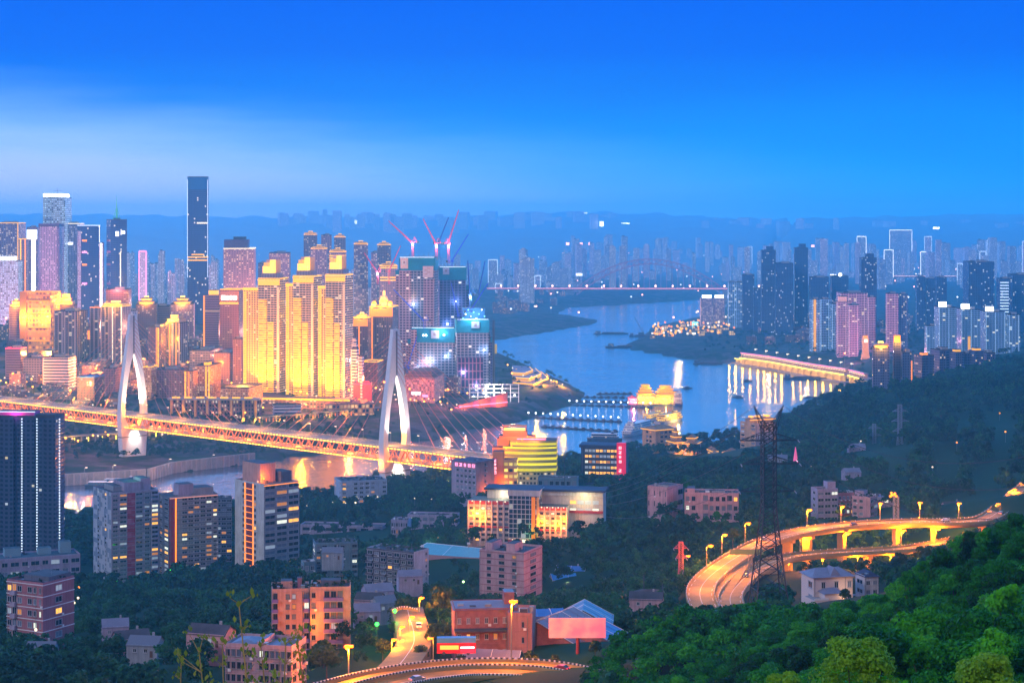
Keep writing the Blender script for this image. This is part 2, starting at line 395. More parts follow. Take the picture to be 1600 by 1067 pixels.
white_paint = pmat('white_paint', (.78, .77, .79), .55, var=.05, vscale=.05)
roof_dark = pmat('dark_roof', (.07, .07, .09), .9, var=.3, vscale=.15)
roof_blue = pmat('blue_sheet_roof', (.05, .20, .55), .5, var=.12, vscale=.2)
roof_grey = pmat('grey_sheet_roof', (.20, .20, .28), .6, var=.12, vscale=.2)
steel_dark = pmat('dark_steel', (.05, .07, .09), .5, metal=.3, var=.1)
steel_grey = pmat('grey_steel', (.25, .27, .30), .5, metal=.4, var=.1)
glass_dark = pmat('dark_glass', (.02, .04, .08), .08, spec=.8)
asphalt = pmat('asphalt', (.10, .095, .095), .85, var=.2, vscale=.2)
road_paint = pmat('road_paint', (.75, .74, .70), .7)
stone_bank = pmat('stone_bank', (.24, .22, .24), .9, var=.3, vscale=.06)

# ------------------------------------------------------------------ cable-stayed bridge
T1, T2 = np.array([-439.6, 2150.0]), np.array([-116.7, 1850.0])
ax = (T2 - T1) / np.linalg.norm(T2 - T1); pn = np.array([-ax[1], ax[0]])        # along the deck / across it (away from the viewer)
SPAN = float(np.linalg.norm(T2 - T1)); BROT = math.atan2(ax[1], ax[0])
truss_paint = pmat('orange_truss_paint', (.62, .30, .10), .6, var=.1)
tower_paint = pmat('white_tower_concrete', (.80, .78, .82), .55, var=.06, vscale=.04)
cable_mat = pmat('cable_sheath', (.55, .20, .18), .5)
deck_mat = pmat('bridge_deck_asphalt', (.20, .17, .15), .8, var=.15)
bridge = thing('cable_stayed_bridge', 'long golden lit truss bridge with two white needle towers crossing the river', 'bridge', (T1[0], T1[1], 0), BROT)
# local frame: x along the deck from the far tower, y across (positive = away), z up
x0, x1, DT, DB, HW = -420.0, SPAN + 165, 58.0, 43.5, 13.0
mb = MB(); mb.box((x0 + x1) / 2, 0, DT - 1.6, x1 - x0, 2 * HW, 1.6, concrete, deck_mat); mb.build('deck', bridge)
mb = MB()
for yy in (-6.5, -3.2, 3.2, 6.5):
    k = x0
    while k < x1 - 6: mb.box(k + 3, yy, DT + .01, 5, .25, .02, road_paint); k += 12
mb.build('lane_marking', bridge)
for side in (-1, 1):
    mb = MB(); yy = side * (HW - 1.2)
    for zz in (DB, DT - 2.4): mb.box((x0 + x1) / 2, yy, zz, x1 - x0, 1.1, 1.2, truss_paint)
    k = x0; up = True
    while k < x1 - 8:
        a = (k, yy, DB + .6) if up else (k, yy, DT - 1.8); b_ = (k + 8, yy, DT - 1.8) if up else (k + 8, yy, DB + .6)
        mb.tube(a, b_, .62, truss_paint); up = not up; k += 8
    mb.build('truss', bridge)
    mb = MB(); mb.box((x0 + x1) / 2, side * HW, DT, x1 - x0, .3, .5, concrete)
    for zz in (.9, 1.3): mb.box((x0 + x1) / 2, side * HW, DT + zz, x1 - x0, .12, .1, white_paint)
    k = x0
    while k < x1: mb.box(k, side * HW, DT + .5, .15, .15, .9, white_paint); k += 4
    mb.build('railing', bridge)
    mb = MB()
    for zz, st in ((DT - 1.5, 5.0), (DB + .2, 5.0)):
        k = x0
        while k < x1: mb.box(k, side * (HW + .25), zz, 2.4, .6, 1.0, g_gold_hot); k += st
    o = mb.build('light_string', bridge); tag(o, kind='stuff')
mb = MB()
k = x0
while k < x1: mb.box(k, 0, DB + .1, .8, 2 * HW - 3, .8, truss_paint); k += 16
mb.box((x0 + x1) / 2, 0, DB + .9, x1 - x0, 14, .6, concrete); mb.build('lower_deck', bridge)
SEC = [(34, 17.4, 2.5, 4.0), (44, 18.4, 7.6, 3.9), (54, 18.8, 12.0, 3.7), (66, 18.5, 12.6, 3.5), (80, 17.3, 11.2, 3.3), (96, 15.2, 8.9, 3.1), (112, 12.7, 5.5, 2.9), (128, 10.2, .9, 2.7), (150, 7.2, .7, 2.5), (174, 4.2, .7, 2.2)]
for tx in (0.0, SPAN):
    for side in (-1, 1):
        mb = MB()
        for (za, oa, ia, ta), (zb, ob, ib, tb) in zip(SEC[:-1], SEC[1:]):
            q = lambda o, i, t: [(tx - t, side * i), (tx + t, side * i), (tx + t, side * o), (tx - t, side * o)] if side > 0 else [(tx - t, side * o), (tx + t, side * o), (tx + t, side * i), (tx - t, side * i)]
            mb.prism(q(oa, ia, ta), za, zb, tower_paint, None, q(ob, ib, tb), cap=(zb == 174))
        mb.build('tower_leg', bridge)
    mb = MB()
    q = lambda a, t: [(tx - t, -a), (tx + t, -a), (tx + t, a), (tx - t, a)]
    zb = -8.0
    mb.prism(q(14.8, 4.0), zb, 34, tower_paint, None, q(17.4, 4.1)); mb.box(tx, 0, 32.2, 9.0, 36, 1.2, concrete)
    # the V between the legs
    mb.prism([(tx - 3.9, -8), (tx + 3.9, -8), (tx + 3.9, 8), (tx - 3.9, 8)], 34, 42, tower_paint, None, [(tx - 3.8, -9), (tx + 3.8, -9), (tx + 3.8, -8.5), (tx - 3.8, -8.5)])
    mb.prism([(tx - 3.9, -8), (tx + 3.9, -8), (tx + 3.9, 8), (tx - 3.9, 8)], 34, 42, tower_paint, None, [(tx - 3.8, 8.5), (tx + 3.8, 8.5), (tx + 3.8, 9), (tx - 3.8, 9)])
    mb.build('tower_pier', bridge)
    mb = MB(); mb.box(tx, 0, 128, 5.6, 2.0, 44, steel_grey); mb.build('cable_anchor_box', bridge)
    for i in range(9):
        for s in (-1, 1):
            mb = MB(); mb.tube((tx + s * 2.8, 0, 134 + i * 4.4), (tx + s * (58 + i * 18.5), 0, DT + .2), .24, cable_mat, 4); mb.build('stay_cable', bridge)
    for s in (-1, 1):      # floodlights on the deck wash the inner faces of the legs
        for side in (-1, 1):
            lamp('SPOT', (tx + s * 7.5, side * 1.5, DT + 2), 260e3, (1, .90, .78), bridge, 'floodlight', 1.5, 74)
from mathutils import Vector
def aim_child(o, tgt):
    o.rotation_euler = (Vector(tgt) - Vector(o.location)).to_track_quat('-Z', 'Y').to_euler()
for o in bridge.children:
    if o.type == 'LIGHT':
        l = o.location; tx = 0 if abs(l.x) < 50 else SPAN; aim_child(o, (tx, math.copysign(9, l.y), 100))
for tx in (0.0, SPAN):
    for s in (-1, 1): aim_child(lamp('SPOT', (tx + s * 11, 0, DB - 3), 50e3, (1, .88, .72), bridge, 'floodlight', 1.0, 90), (tx, 0, 30))
k = x0 + 40
while k < x1:
    for side in (-1,):
        lamp('POINT', (k + 21, -HW - 7, DB - 2), 1.6e4, (1, .24, .004), bridge, 'truss_lamp', 1.0)
        lamp('POINT', (k, 0, DB + 7), 4.5e4, (1, .19, .003), bridge, 'truss_lamp', 1.0)
    k += 42
k = x0 + 20
while k < x1:
    lamp('POINT', (k, -4, DT + 11), 6e4, (1, .38, .02), bridge, 'deck_lamp', .5); k += 70

# bank pier under the approach span, by the dark tower
pp = thing('bridge_pier', 'grey concrete pier under the golden bridge at the far left bank', 'pier', (PX(36, 2300), 2300, 0), BROT)
mb = MB(); mb.box(0, 0, 5, 8, 24, 36, concrete); mb.build('shaft', pp); mb = MB(); mb.box(0, 0, 41, 9, 27, 2.4, concrete); mb.build('pier_cap', pp)

# lamp posts on the deck
def lamp_post(h, arm, mat_pole, mat_lamp, label, group, loc, rot=0, size=.5, name='street_lamp'):
    r = thing(name, label, 'street lamp', loc, rot, group)
    mb = MB(); mb.tube((0, 0, 0), (0, 0, h), .14 * size * 2, mat_pole, 6, .09 * size * 2); mb.build('pole', r)
    mb = MB(); mb.tube((0, 0, h - .1), (arm, 0, h + .4), .07 * size * 2, mat_pole, 4); mb.build('arm', r)
    mb = MB(); mb.box(arm + .3, 0, h + .25, 1.2 * size * 2, .5 * size * 2, .3 * size * 2, mat_lamp); mb.build('lamp_head', r)
    return r
def on_bridge(t, y, z=DT): 
    p = T1 + ax * t + pn * y; return (float(p[0]), float(p[1]), z)
bl = None
for k in range(-9, 15):
    loc = on_bridge(k * 41.0 + 12, HW - 1.0)
    if bl is None: bl = lamp_post(10, -1.6, steel_grey, g_warm, 'slim grey lamp post on the far railing of the golden bridge', 'lamp posts along the bridge deck', loc, BROT, .9)
    else: copy_tree(bl, loc)
# vehicles are only trails in the photo; a few cars on the deck at rest
# ------------------------------------------------------------------ towers of the far bank
def dims(px0, px1, d, rot, side):
    W = (px1 - px0) * d / F; c, s = math.cos(R(rot)), abs(math.sin(R(rot)))
    if abs(rot) < 4: return W, max(10.0, W * .7)
    return (1 - side) * W / c, max(6.0, side * W / s)
def pagoda(mb, w, dep, z, tiers, hot, wallm, eave=g_gold, roofm=None):
    """stacked eaves with lamp strips, each tier smaller than the last"""
    roofm = roofm or pmat('crown_roof_tiles', (.30, .16, .07), .7, var=.2)
    f = 1.0
    for i in range(tiers):
        ww, dd, hh = w * f, dep * f, 3.6
        mb.box(0, 0, z, ww * .84, dd * .84, hh, wallm)
        for sy in (-1, 1): mb.box(0, sy * dd * .46, z + hh - .3, ww * .98, .8, .7, eave)
        for sx in (-1, 1): mb.box(sx * ww * .46, 0, z + hh - .3, .8, dd * .9, .7, eave)
        mb.hip(0, 0, z + hh + .4, ww * 1.06, dd * 1.06, 2.6, roofm, .4)
        z += hh + 1.6; f *= .68
    mb.box(0, 0, z, w * f * .5, dep * f * .5, 2.5, hot)
    return z + 2.5
crown_wall = pmat('crown_wall', (.65, .48, .28), .7, var=.1)
def tower(name, label, box, d, mat, rot=0, side=.3, cat='tower', group=None, crown=None, bays=0, roofm=roof_dark, strips=(), rim=None,
          podium=None, z0=None, light=None, depth=None, plant=True, chamfer=0, lightcol=(1, .38, .015)):
    """box = (left, right, top) in the photo; everything below is built down to the ground"""
    px0, px1, ytop = box
    w, dep = dims(px0, px1, d, rot, side)
    if depth: dep = depth
    cx = PX((px0 + px1) / 2, d); dc = d + dep / 2
    gz = ground(cx, dc) if z0 is None else z0
    ztop = ZY(ytop, d); h = ztop - gz
    r = thing(name, label, cat, (cx, dc, gz), R(rot), group)
    W2, D2 = w / 2, dep / 2
    if bays:
        xs_ = np.linspace(-W2, W2, 2 * bays + 2); poly = []
        dpt = min(2.4, w * .06)
        for i in range(2 * bays + 1):
            yy = -D2 + (dpt if i % 2 else 0); poly += [(xs_[i], yy), (xs_[i + 1], yy)]
        ys_ = np.linspace(-D2 + 0.01, D2, 4); poly += [(W2, D2), (-W2, D2)]
    elif chamfer:
        c = chamfer; poly = [(-W2 + c, -D2), (W2 - c, -D2), (W2, -D2 + c), (W2, D2 - c), (W2 - c, D2), (-W2 + c, D2), (-W2, D2 - c), (-W2, -D2 + c)]
    else: poly = [(-W2, -D2), (W2, -D2), (W2, D2), (-W2, D2)]
    mb = MB(); mb.prism(poly, -6, h, mat, roofm); mb.build('facade', r)
    mb = MB()
    for (sx, sy, lx, ly) in ((0, -1, w, .5), (0, 1, w, .5), (-1, 0, .5, dep), (1, 0, .5, dep)):
        mb.box(sx * (W2 - .25), sy * (D2 - .25), h + .003, lx - (1.02 if sy else 0) + (1.0 if sy else 0), ly - (1.04 if sx else 0), 1.3, rim or roofm)
    mb.build('parapet', r)
    if plant and not crown:
        mb = MB(); mb.box(w * .08, 0, h + .004, w * .42, dep * .5, 4.2, concrete, roofm); mb.box(-w * .22, dep * .1, h + .006, w * .16, dep * .24, 2.6, roofm); mb.build('plant_room', r)
    for i, (fx, sm, sw) in enumerate(strips):            # vertical lamp strips on the front, fx from 0 (left) to 1
        mb = MB(); mb.box(-W2 + fx * w, -D2 - .35, 2, sw, .6, h - 2, sm); mb.build('light_strip', r)
    if podium:
        pw, pd, ph, pm = podium; mb = MB(); mb.box(0, -pd * .1, -6, w * pw, dep * pd, ph + 6, pm, roofm); mb.build('podium', r)
    if crown:
        mb = MB(); kind = crown[0]
        if kind == 'pagoda': top = pagoda(mb, w * crown[1], dep * crown[1], h + .01, crown[2], g_gold_hot if len(crown) < 4 else crown[3], crown_wall)
        elif kind == 'box':                               # lit roof house
            mb.box(0, 0, h + .01, w * crown[1], dep * crown[1], crown[2], crown[3], roofm); mb.box(0, 0, h + crown[2] + .02, w * crown[1] + 1, dep * crown[1] + 1, .8, roofm)
        elif kind == 'dome':
            mb.cyl(0, 0, h + .01, w * .2, 8, crown_wall, None, 14); mb.cyl(0, 0, h + 8, w * .23, 1, g_gold, None, 14); mb.dome(0, 0, h + 9, w * .19, 9, crown_wall, 14); mb.cyl(0, 0, h + 17.5, 1.6, 6, g_gold_hot, None, 8); mb.tube((0, 0, h + 23), (0, 0, h + 34), .5, steel_grey)
            for sx in (-1, 1): mb.cyl(sx * w * .36, -dep * .3, h, w * .1, 5, crown_wall, None, 10); mb.dome(sx * w * .36, -dep * .3, h + 5, w * .1, 4, g_gold, 10)
        elif kind == 'step':
            f = .8; zz = h + .01
            for i in range(crown[1]):
                mb.box(0, 0, zz, w * f, dep * f, crown[2], crown[3], roofm); mb.box(0, -dep * f / 2 - .2, zz + crown[2] - .6, w * f, .5, .6, crown[4]); zz += crown[2]; f *= .7
        mb.build('crown', r)
    if light:                                            # floodlights of the crown or the foot
        for lx, ly, lz, pw in light: lamp('POINT', (lx * W2, -D2 + ly, h + lz if lz <= 40 else lz), pw, lightcol, r, 'floodlight', 1.5)
    return r, w, dep, h

# facades
F_pale = facade('pale_tower_facade', (.26, .21, .27), 3.2, 3.4, .6, .5, .10, ls=2.2)
F_brown = facade('brown_tower_facade', (.19, .11, .13), 3.2, 3.2, .55, .5, .10, ls=2.2)
F_pilaster = facade('white_pilaster_facade', (.36, .31, .35), 3.2, 7.0, .62, .75, .08, ls=2.0, glass=(.03, .03, .09))
F_salmon = facade('salmon_office_facade', (.46, .21, .18), 3.4, 4.0, .7, .38, .04, ls=2.0, glass=(.20, .07, .08))
F_band = facade('banded_office_facade', (.30, .20, .27), 3.6, 40, .94, .48, .03, ls=1.5, glass=(.10, .05, .10))
F_orange = facade('orange_office_facade', (.78, .36, .10), 7.2, 6.0, .6, .55, .62, lc=(1, .32, .01), lc2=(1, .45, .03), ls=1.6, glass=(.30, .12, .10), slab=None)
F_gold = facade('gold_residential_facade', (.60, .40, .18), 3.3, 3.4, .62, .52, .10, lc=(1, .65, .15), ls=3, glass=(.10, .05, .06), slab=(GOLD, 1.5, .20))
F_goldwing = facade('gold_wing_facade', (.66, .42, .14), 3.3, 3.9, .58, .5, .08, lc=(1, .7, .25), ls=3, glass=(.16, .06, .04), slab=(GOLD, .9, .16), pil=((1, .50, .06), .8, .22, 1))
F_goldgrid = facade('gold_grid_facade', (.40, .33, .36), 3.3, 4.8, .84, .66, .06, lc=(1, .8, .4), ls=2.4, glass=(.05, .04, .09), slab=((1, .48, .08), 1.15, .18), pil=((1, .55, .2), .7, .10, 2))
F_goldbal = facade('gold_balcony_facade', (.70, .42, .08), 3.3, 8.0, .7, .42, .62, lc=(1, .42, .02), lc2=(1, .55, .08), ls=1.3, glass=(.32, .18, .05), slab=((1, .40, .008), 1.7, .34))
F_blueglass = facade('blue_glass_facade', (.03, .10, .30), 4.0, 3.0, .8, .7, .035, lc=(1, .9, .7), ls=3, glass=(.02, .07, .24), grough=.12)
F_scaffold = facade('scaffold_screen_facade', (.34, .40, .50), 4.0, 3.4, .7, .6, .8, lc=(.75, .95, 1), lc2=(.5, .75, .95), ls=.95, glass=(.1, .16, .2))
F_rib = facade('ribbed_tower_facade', (.48, .44, .60), 3.8, 3.0, .5, .72, .18, lc=(1, .85, .9), ls=1.3, glass=(.08, .09, .2))
F_dots = facade('pink_tower_facade', (.36, .24, .32), 3.4, 4.4, .46, .42, .34, lc=(1, .62, .30), lc2=(1, .8, .5), ls=2.2, glass=(.14, .1, .2))
F_stripe = facade('white_striped_facade', (.75, .72, .78), 4.2, 60, .96, .45, .0, glass=(.06, .07, .20))
F_office = facade('grey_office_facade', (.26, .25, .31), 3.6, 4.0, .7, .45, .06, ls=2.4, glass=(.04, .05, .12))
F_brick = facade('brick_house_facade', (.18, .10, .09), 3.6, 4.2, .5, .45, .08, ls=2)
F_pinkold = facade('pink_block_facade', (.36, .19, .20), 3.3, 3.6, .5, .45, .08, ls=2, glass=(.1, .05, .07))
F_orangeold = facade('amber_block_facade', (.72, .36, .14), 3.3, 3.4, .5, .45, .30, lc=(1, .55, .1), ls=2, glass=(.25, .09, .06))

# --- the tallest and the business towers at the back
r, w, dep, h = tower('glass_skyscraper', 'tall dark blue glass skyscraper with flat top, highest tower of the skyline', (289, 325, 277), 3600, F_blueglass, 8, .12, 'skyscraper', plant=False)
mb = MB(); mb.box(0, -dep / 2 - .3, h - 24, w + .8, .6, 23, pmat('crown_glass', (.02, .16, .42), .2)); mb.build('crown_screen', r)
for fx in (-.5, .47): mb = MB(); mb.box(fx * w, -dep / 2 - .6, 90, .8, .7, h - 95, g_pale); mb.build('light_strip', r)
mb = MB()
for zz, s in ((h - 156, 1.0), (h - 162, .95), (h - 151, .6)): mb.box(0, -dep / 2 - .5, zz, w * s, .8, 2.0, g_gold)
mb.build('lit_sky_lobby', r); mb = MB(); mb.box(w * .2, -dep / 2 - .5, h - 90, w * .5, .8, 2.4, g_warm); mb.build('lit_floor', r)
r, w, dep, h = tower('unfinished_tower', 'scaffold wrapped tower with brilliant white lit top and a mast crane', (59, 101, 309), 3700, F_scaffold, 6, .2, plant=False)
mb = MB(); mb.box(-w * .05, 0, h + .01, w * .9, dep * .9, 8, g_white_hot); mb.build('lit_top', r)
mb = MB(); mb.tube((0, 0, h + 8), (0, 0, h + 20), .5, steel_dark); mb.tube((-9, 0, h + 14), (9, 0, h + 15), .4, steel_dark); mb.build('mast_crane', r)
r, w, dep, h = tower('ribbed_tower', 'lilac ribbed tower standing before the scaffold wrapped tower', (56, 92, 354), 3500, F_rib, 4, .1, chamfer=5)
mb = MB(); mb.box(0, 0, h * .98, w * .96, dep * .96, 9, pmat('dark_crown', (.10, .09, .22), .6)); mb.build('crown', r)
r, w, dep, h = tower('light_column_tower', 'slim tower with a blazing white light column on its face', (42, 58, 356), 3560, F_pale, 0, 0)
mb = MB(); mb.box(w * .15, -dep / 2 - .6, 60, 6, 1, h - 70, g_white_hot); mb.build('light_column', r); mb = MB(); mb.box(0, -dep / 2 - .5, h - 22, w, .8, 18, g_white); mb.build('screen', r)
r, w, dep, h = tower('edge_tower', 'pink lilac tower with golden roof line at the far left edge', (-16, 28, 349), 3700, F_dots, 4, .1, rim=g_gold)
mb = MB(); mb.box(w / 2 - .5, -dep / 2 - .5, 40, 1.2, 1, h - 40, g_gold); mb.build('light_strip', r)
r, w, dep, h = tower('sign_tower', 'pale windowed tower with a white glowing roof sign at the left edge', (-20, 27, 408), 3450, F_scaffold, 3, .1)
mb = MB()
for k in range(6): mb.box(-w * .1 + k * w * .1, -dep * .4, h + 1.4, w * .085, 1, 7, g_white_hot)
mb.build('roof_sign', r)
tower('gold_pillar_tower', 'narrow tower with twin golden light pillars beside the white light column', (29, 42, 374), 3520, F_pale, 0, 0, strips=((.25, g_gold, 2.4), (.8, g_amber, 2.0)), rim=g_gold)
r, w, dep, h = tower('broad_office_tower', 'broad lilac office tower with a golden roof line behind the blue slab', (91, 124, 350), 3750, F_rib, 4, .1, rim=g_warm)
mb = MB(); mb.box(-w * .1, -dep / 2 - .5, h - 42, w * .5, .8, 5, g_white); mb.build('roof_sign', r)
r, w, dep, h = tower('blue_slab_tower', 'wide dark blue glass slab tower edged with a thin white light', (117, 155, 353), 3550, F_blueglass, 10, .12, rim=g_pale, plant=False)
mb = MB(); mb.box(w / 2 - .3, -dep / 2 - .5, 60, .9, .9, h - 60, g_white); mb.build('light_strip', r)
mb = MB(); mb.box(-w / 2 + 3.5, -dep / 2 - .7, -4, 6.5, 1.2, h - 6, facade('pale_strip_facade', (.55, .68, .85), 3.5, 3.2, .4, .4, .5, lc=(.8, .95, 1), lc2=(1, 1, 1), ls=1)); mb.build('stair_bay', r)
mb = MB()
for k, zz in enumerate((30, 52, 76, 112)): mb.box(-w * .18, -dep / 2 - .5, h - zz, w * .22, .8, 3.4, g_pink if k % 2 else g_amber)
mb.build('side_sign', r)
tower('white_light_pillar', 'slender tower glowing white between the blue slab and the green spire tower', (155, 161, 380), 3400, F_pale, 0, 0, strips=((.5, g_white, 4.0),), plant=False, depth=8)
r, w, dep, h = tower('spire_tower', 'dark faceted tower topped by a green lit spire', (161, 197, 344), 3450, F_blueglass, 24, .35, plant=False)
mb = MB(); mb.tube((0, 0, h), (0, 0, h + 46), 2.4, pmat('spire_steel', (.1, .35, .3), .5, emit=(.1, .9, .6), es=.35), 6, .3)
for s in (-1, 1): mb.tube((s * 7, 0, h), (s * 1.2, 0, h + 22), .6, MATS['spire_steel'])
mb.box(0, 0, h, 12, 10, 4, pmat('spire_base', (.08, .2, .2), .5)); mb.build('spire', r)
mb = MB(); mb.box(-w * .1, -dep / 2 - .5, h - 30, w * .2, .8, 9, g_white); mb.box(w * .25, -dep / 2 - .5, h - 26, w * .25, .8, 6, g_white); mb.build('side_sign', r)
mb = MB(); mb.box(w * .1, -dep / 2 - .5, 30, 1.6, .8, h * .55, g_warm); mb.build('light_strip', r)
r, w, dep, h = tower('crowned_hotel_tower', 'pink lilac hotel tower with dark stepped crown and dotted window lights', (341, 397, 389), 3250, F_dots, 6, .15, rim=g_warm, plant=False)
mb = MB(); mb.box(-w * .1, 0, h + .01, w * .78, dep * .8, 16, pmat('dark_crown', (.10, .09, .22), .6), roof_dark); mb.box(0, 0, h + 16, w * .4, dep * .4, 5, roof_dark)
mb.build('crown', r)
# --- hazy towers with golden crowns behind the golden trio
for i, (a, b, y, d, lab) in enumerate([(471, 495, 367, 3900, 'hazy slim tower with a winged golden crown, left of the back row'), (499, 518, 368, 4000, 'pale hazy tower with flat dark top among golden crowned ones'), (519, 540, 371, 3850, 'hazy tower with small golden pointed crown above its neighbours'),
        (481, 511, 389, 3600, 'broad pink hazy tower with golden rim behind the middle golden tower'), (510, 541, 394, 3500, 'hazy tower with a thick golden belt just above the right golden tower'), (549, 575, 382, 3950, 'pale hazy tower with golden ring crown right of the golden trio'),
        (586, 611, 383, 3900, 'pink hazy tower with golden flat rim beside the red cranes'), (578, 592, 395, 4100, 'slim hazy tower wedged between two crowned ones'), (589, 621, 416, 3450, 'hazy tower with two golden belts behind the small red cranes'), (415, 452, 396, 3600, 'pink hazy tower without crown left of the golden trio'),
        (401, 417, 412, 3800, 'narrow hazy tower right of the dotted hotel tower')]):
    cr = None if i in (1, 7, 9, 10) else ('pagoda', .95 if i in (0, 5) else .8, 1, g_gold)
    r, w, dep, h = tower('crowned_tower', lab, (a, b, y), d, F_dots if i % 2 else F_pale, 5, .15, group='hazy towers behind the golden trio', crown=cr, rim=g_gold if cr else None)
    if i in (4, 8):
        mb = MB()
        for zz in ((8, 12, 16) if i == 4 else (4, 22, 27)): mb.box(0, -dep / 2 - .6, h - zz, w * .98, 1, 2.2, g_gold)
        mb.build('light_belt', r)

# --- the golden trio: three pairs of residential towers on one terrace
def gold_pair(a, b, ytop, wing, wy, d, lab, side_lab):
    r, w, dep, h = tower('gold_tower', lab, (a, b, ytop), d, F_goldgrid, -14, .22, 'residential tower', 'golden residential towers', plant=False, rim=g_gold, depth=34)
    W2, D2 = w / 2, dep / 2
    mb = MB(); mb.box(-W2 * .55, -D2 - 1.5, 0, w * .36, 3.0, h * .82, F_goldbal, roof_dark); mb.build('balcony_stack', r)
    mb = MB(); mb.box(W2 * .18, -D2 - 1.0, 0, w * .26, 2.0, h * .62, F_goldbal, roof_dark); mb.build('balcony_stack', r)
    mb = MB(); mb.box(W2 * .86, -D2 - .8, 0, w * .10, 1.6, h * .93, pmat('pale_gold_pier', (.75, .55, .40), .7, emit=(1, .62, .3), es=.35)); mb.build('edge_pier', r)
    mb = MB(); mb.box(0, -D2 - .5, h - 9, w * .98, 1, 6.5, glow('gold_cornice', GOLD, 1.6)); mb.box(0, -D2 - .9, h - 2, w * 1.02, 1.6, 1.2, g_gold); mb.build('cornice', r)
    mb = MB(); mb.box(-W2 * .12, 2, h + .02, w * .72, dep * .7, 8, facade('crown_colonnade', (.45, .36, .40), 8, 2.4, .5, .8, 0, glass=(.2, .14, .2)), roof_dark); mb.build('crown_colonnade', r)
    mb = MB(); zz = h + 8.02
    mb.box(-W2 * .35, -2, zz, w * .46, 10, 10, glow('gold_crown_lit', (1, .50, .05), 2.4), roof_dark); mb.box(-W2 * .02, 0, zz, w * .13, 12, 19, glow('gold_crown_lit', (1, .50, .05), 2.4)); mb.box(-W2 * .6, 1, zz + 10, w * .2, 9, 5, pmat('gold_crown_panel', (.8, .5, .12), .6, emit=GOLD, es=.8))
    mb.box(-W2 * .1, 6, zz, w * .66, 1.2, 19, pmat('crown_frame', (.6, .4, .35), .7)); mb.build('roof_crown', r)
    # lower wing
    ww = (wing[1] - wing[0]) * d / F; hw = ZY(wy, d) - ground(r.location.x, r.location.y)
    mb = MB(); mb.box(-W2 - ww * .5 + 3, 1.5, -6, ww + 6, dep * .8, hw + 6, F_goldwing, roof_dark); mb.build('wing', r)
    mb = MB(); mb.box(-W2 - ww * .5 + 1, -dep * .4 + .9, hw - 3, ww + 2, 1.2, 4, g_gold); mb.build('wing_cornice', r)
    mb = MB()
    k = 2
    while k < hw - 4: mb.box(-W2 - ww + 3, -dep * .4 + .9, k, 4.5, 1.4, 1.7, g_gold if k % 2 < 1 else g_gold); k += 3.3
    mb.build('balcony_stack', r)
    for lx in (-.95, -.3, .5): aim_child(lamp('SPOT', (lx * W2, -D2 - 22, 4), 480e3, (1, .31, .003), r, 'floodlight', 2, 80), (lx * W2, -D2 + 10, 75))
    return r
GOLDEN = [gold_pair(402, 447, 436, (376, 403), 451, 2650, 'golden lit residential tower, left one of the trio, shortest with wide wing', ''),
          gold_pair(457, 500, 432, (445, 459), 444, 2630, 'golden lit residential tower in the middle of the trio, gilded left edge', ''),
          gold_pair(508, 549, 430, (496, 510), 448, 2610, 'golden lit residential tower, right one of the trio beside the striped block', '')]
# terrace of the trio with a golden rim and stilts below
ter = thing('terrace_podium', 'dark terrace with golden rim carrying the three golden towers', 'podium', (PX(462, 2560), 2560, ground(PX(462, 2560), 2560)), R(-14))
mb = MB(); mb.box(0, 0, -6, 168, 30, 17, facade('terrace_facade', (.25, .15, .14), 4, 5, .6, .5, .35, lc=(1, .5, .1), ls=2), roof_dark); mb.build('wall', ter)
mb = MB(); mb.box(0, -15.4, 8.5, 168, 1, 2.6, g_gold); mb.build('light_strip', ter)

# --- middle rows, left to right
tower('orange_office_tower', 'bright orange office tower with gold patterned windows', (32, 87, 457), 2950, F_orange, -10, .12, light=((-.75, -8, 60.5, 150e3), (.6, -10, 60.5, 120e3)), plant=False, rim=g_amber)
r = bpy.data.objects['orange_office_tower']
mb = MB(); W_ = dims(32, 87, 2950, -10, .12); mb.box(-W_[0] / 2 + 4, -W_[1] / 2 - 1, -4, 11, 3, ZY(457, 2950) - r.location.z + 5, pmat('orange_pier_wall', (.75, .30, .06), .7)); mb.build('corner_pier', r)
mb = MB()
for k in range(4): mb.box(W_[0] * .05, -W_[1] / 2 - .6, 22 + k * 21, W_[0] * .8, 1, 1.6, g_amber)
mb.build('light_belt', r)
tower('dark_bay_tower', 'dark apartment tower with white pilasters in front of the orange tower', (84, 127, 487), 2850, F_pilaster, -8, .15, 'residential tower', bays=2)
tower('gold_roof_tower', 'tower with golden stepped roofs behind the dark pilaster tower', (86, 116, 477), 2980, F_brown, 0, 0, crown=('step', 3, 6, crown_wall, g_gold), light=((0, -5, 8, 9e4), (.5, 0, 14, 6e4)))
tower('gold_eave_tower', 'low tower with golden pointed roof left of the orange tower', (14, 34, 480), 2960, F_band, 0, 0, crown=('pagoda', .95, 2), light=((0, -4, 5, 8e4),))
tower('gold_belt_block', 'block with a glowing golden belt between two dark apartment towers', (126, 143, 512), 2900, F_pale, 0, 0, plant=False)
r = bpy.data.objects['gold_belt_block']; mb = MB(); mb.box(0, -9, ZY(530, 2900) - r.location.z, 17, 1.2, 14, g_amber); mb.build('light_belt', r)
tower('dome_roof_tower', 'pinkish brown tower with round roof turrets behind the bridge tower', (162, 200, 453), 3000, F_salmon, 5, .1, light=((0, -6, 4, 4e4),), lightcol=(1, .3, .3))
r, w, dep, h = tower('twin_bay_tower', 'broad apartment tower with glowing golden crown behind the left bridge tower', (157, 198, 479), 2850, F_pilaster, -10, .15, 'residential tower', bays=2, crown=('pagoda', .95, 1), rim=g_gold, light=((-.5, -3, 6, 1e5), (.5, -3, 6, 1e5)), strips=((.95, g_warm, 1.2), (.55, g_warm, .8)))
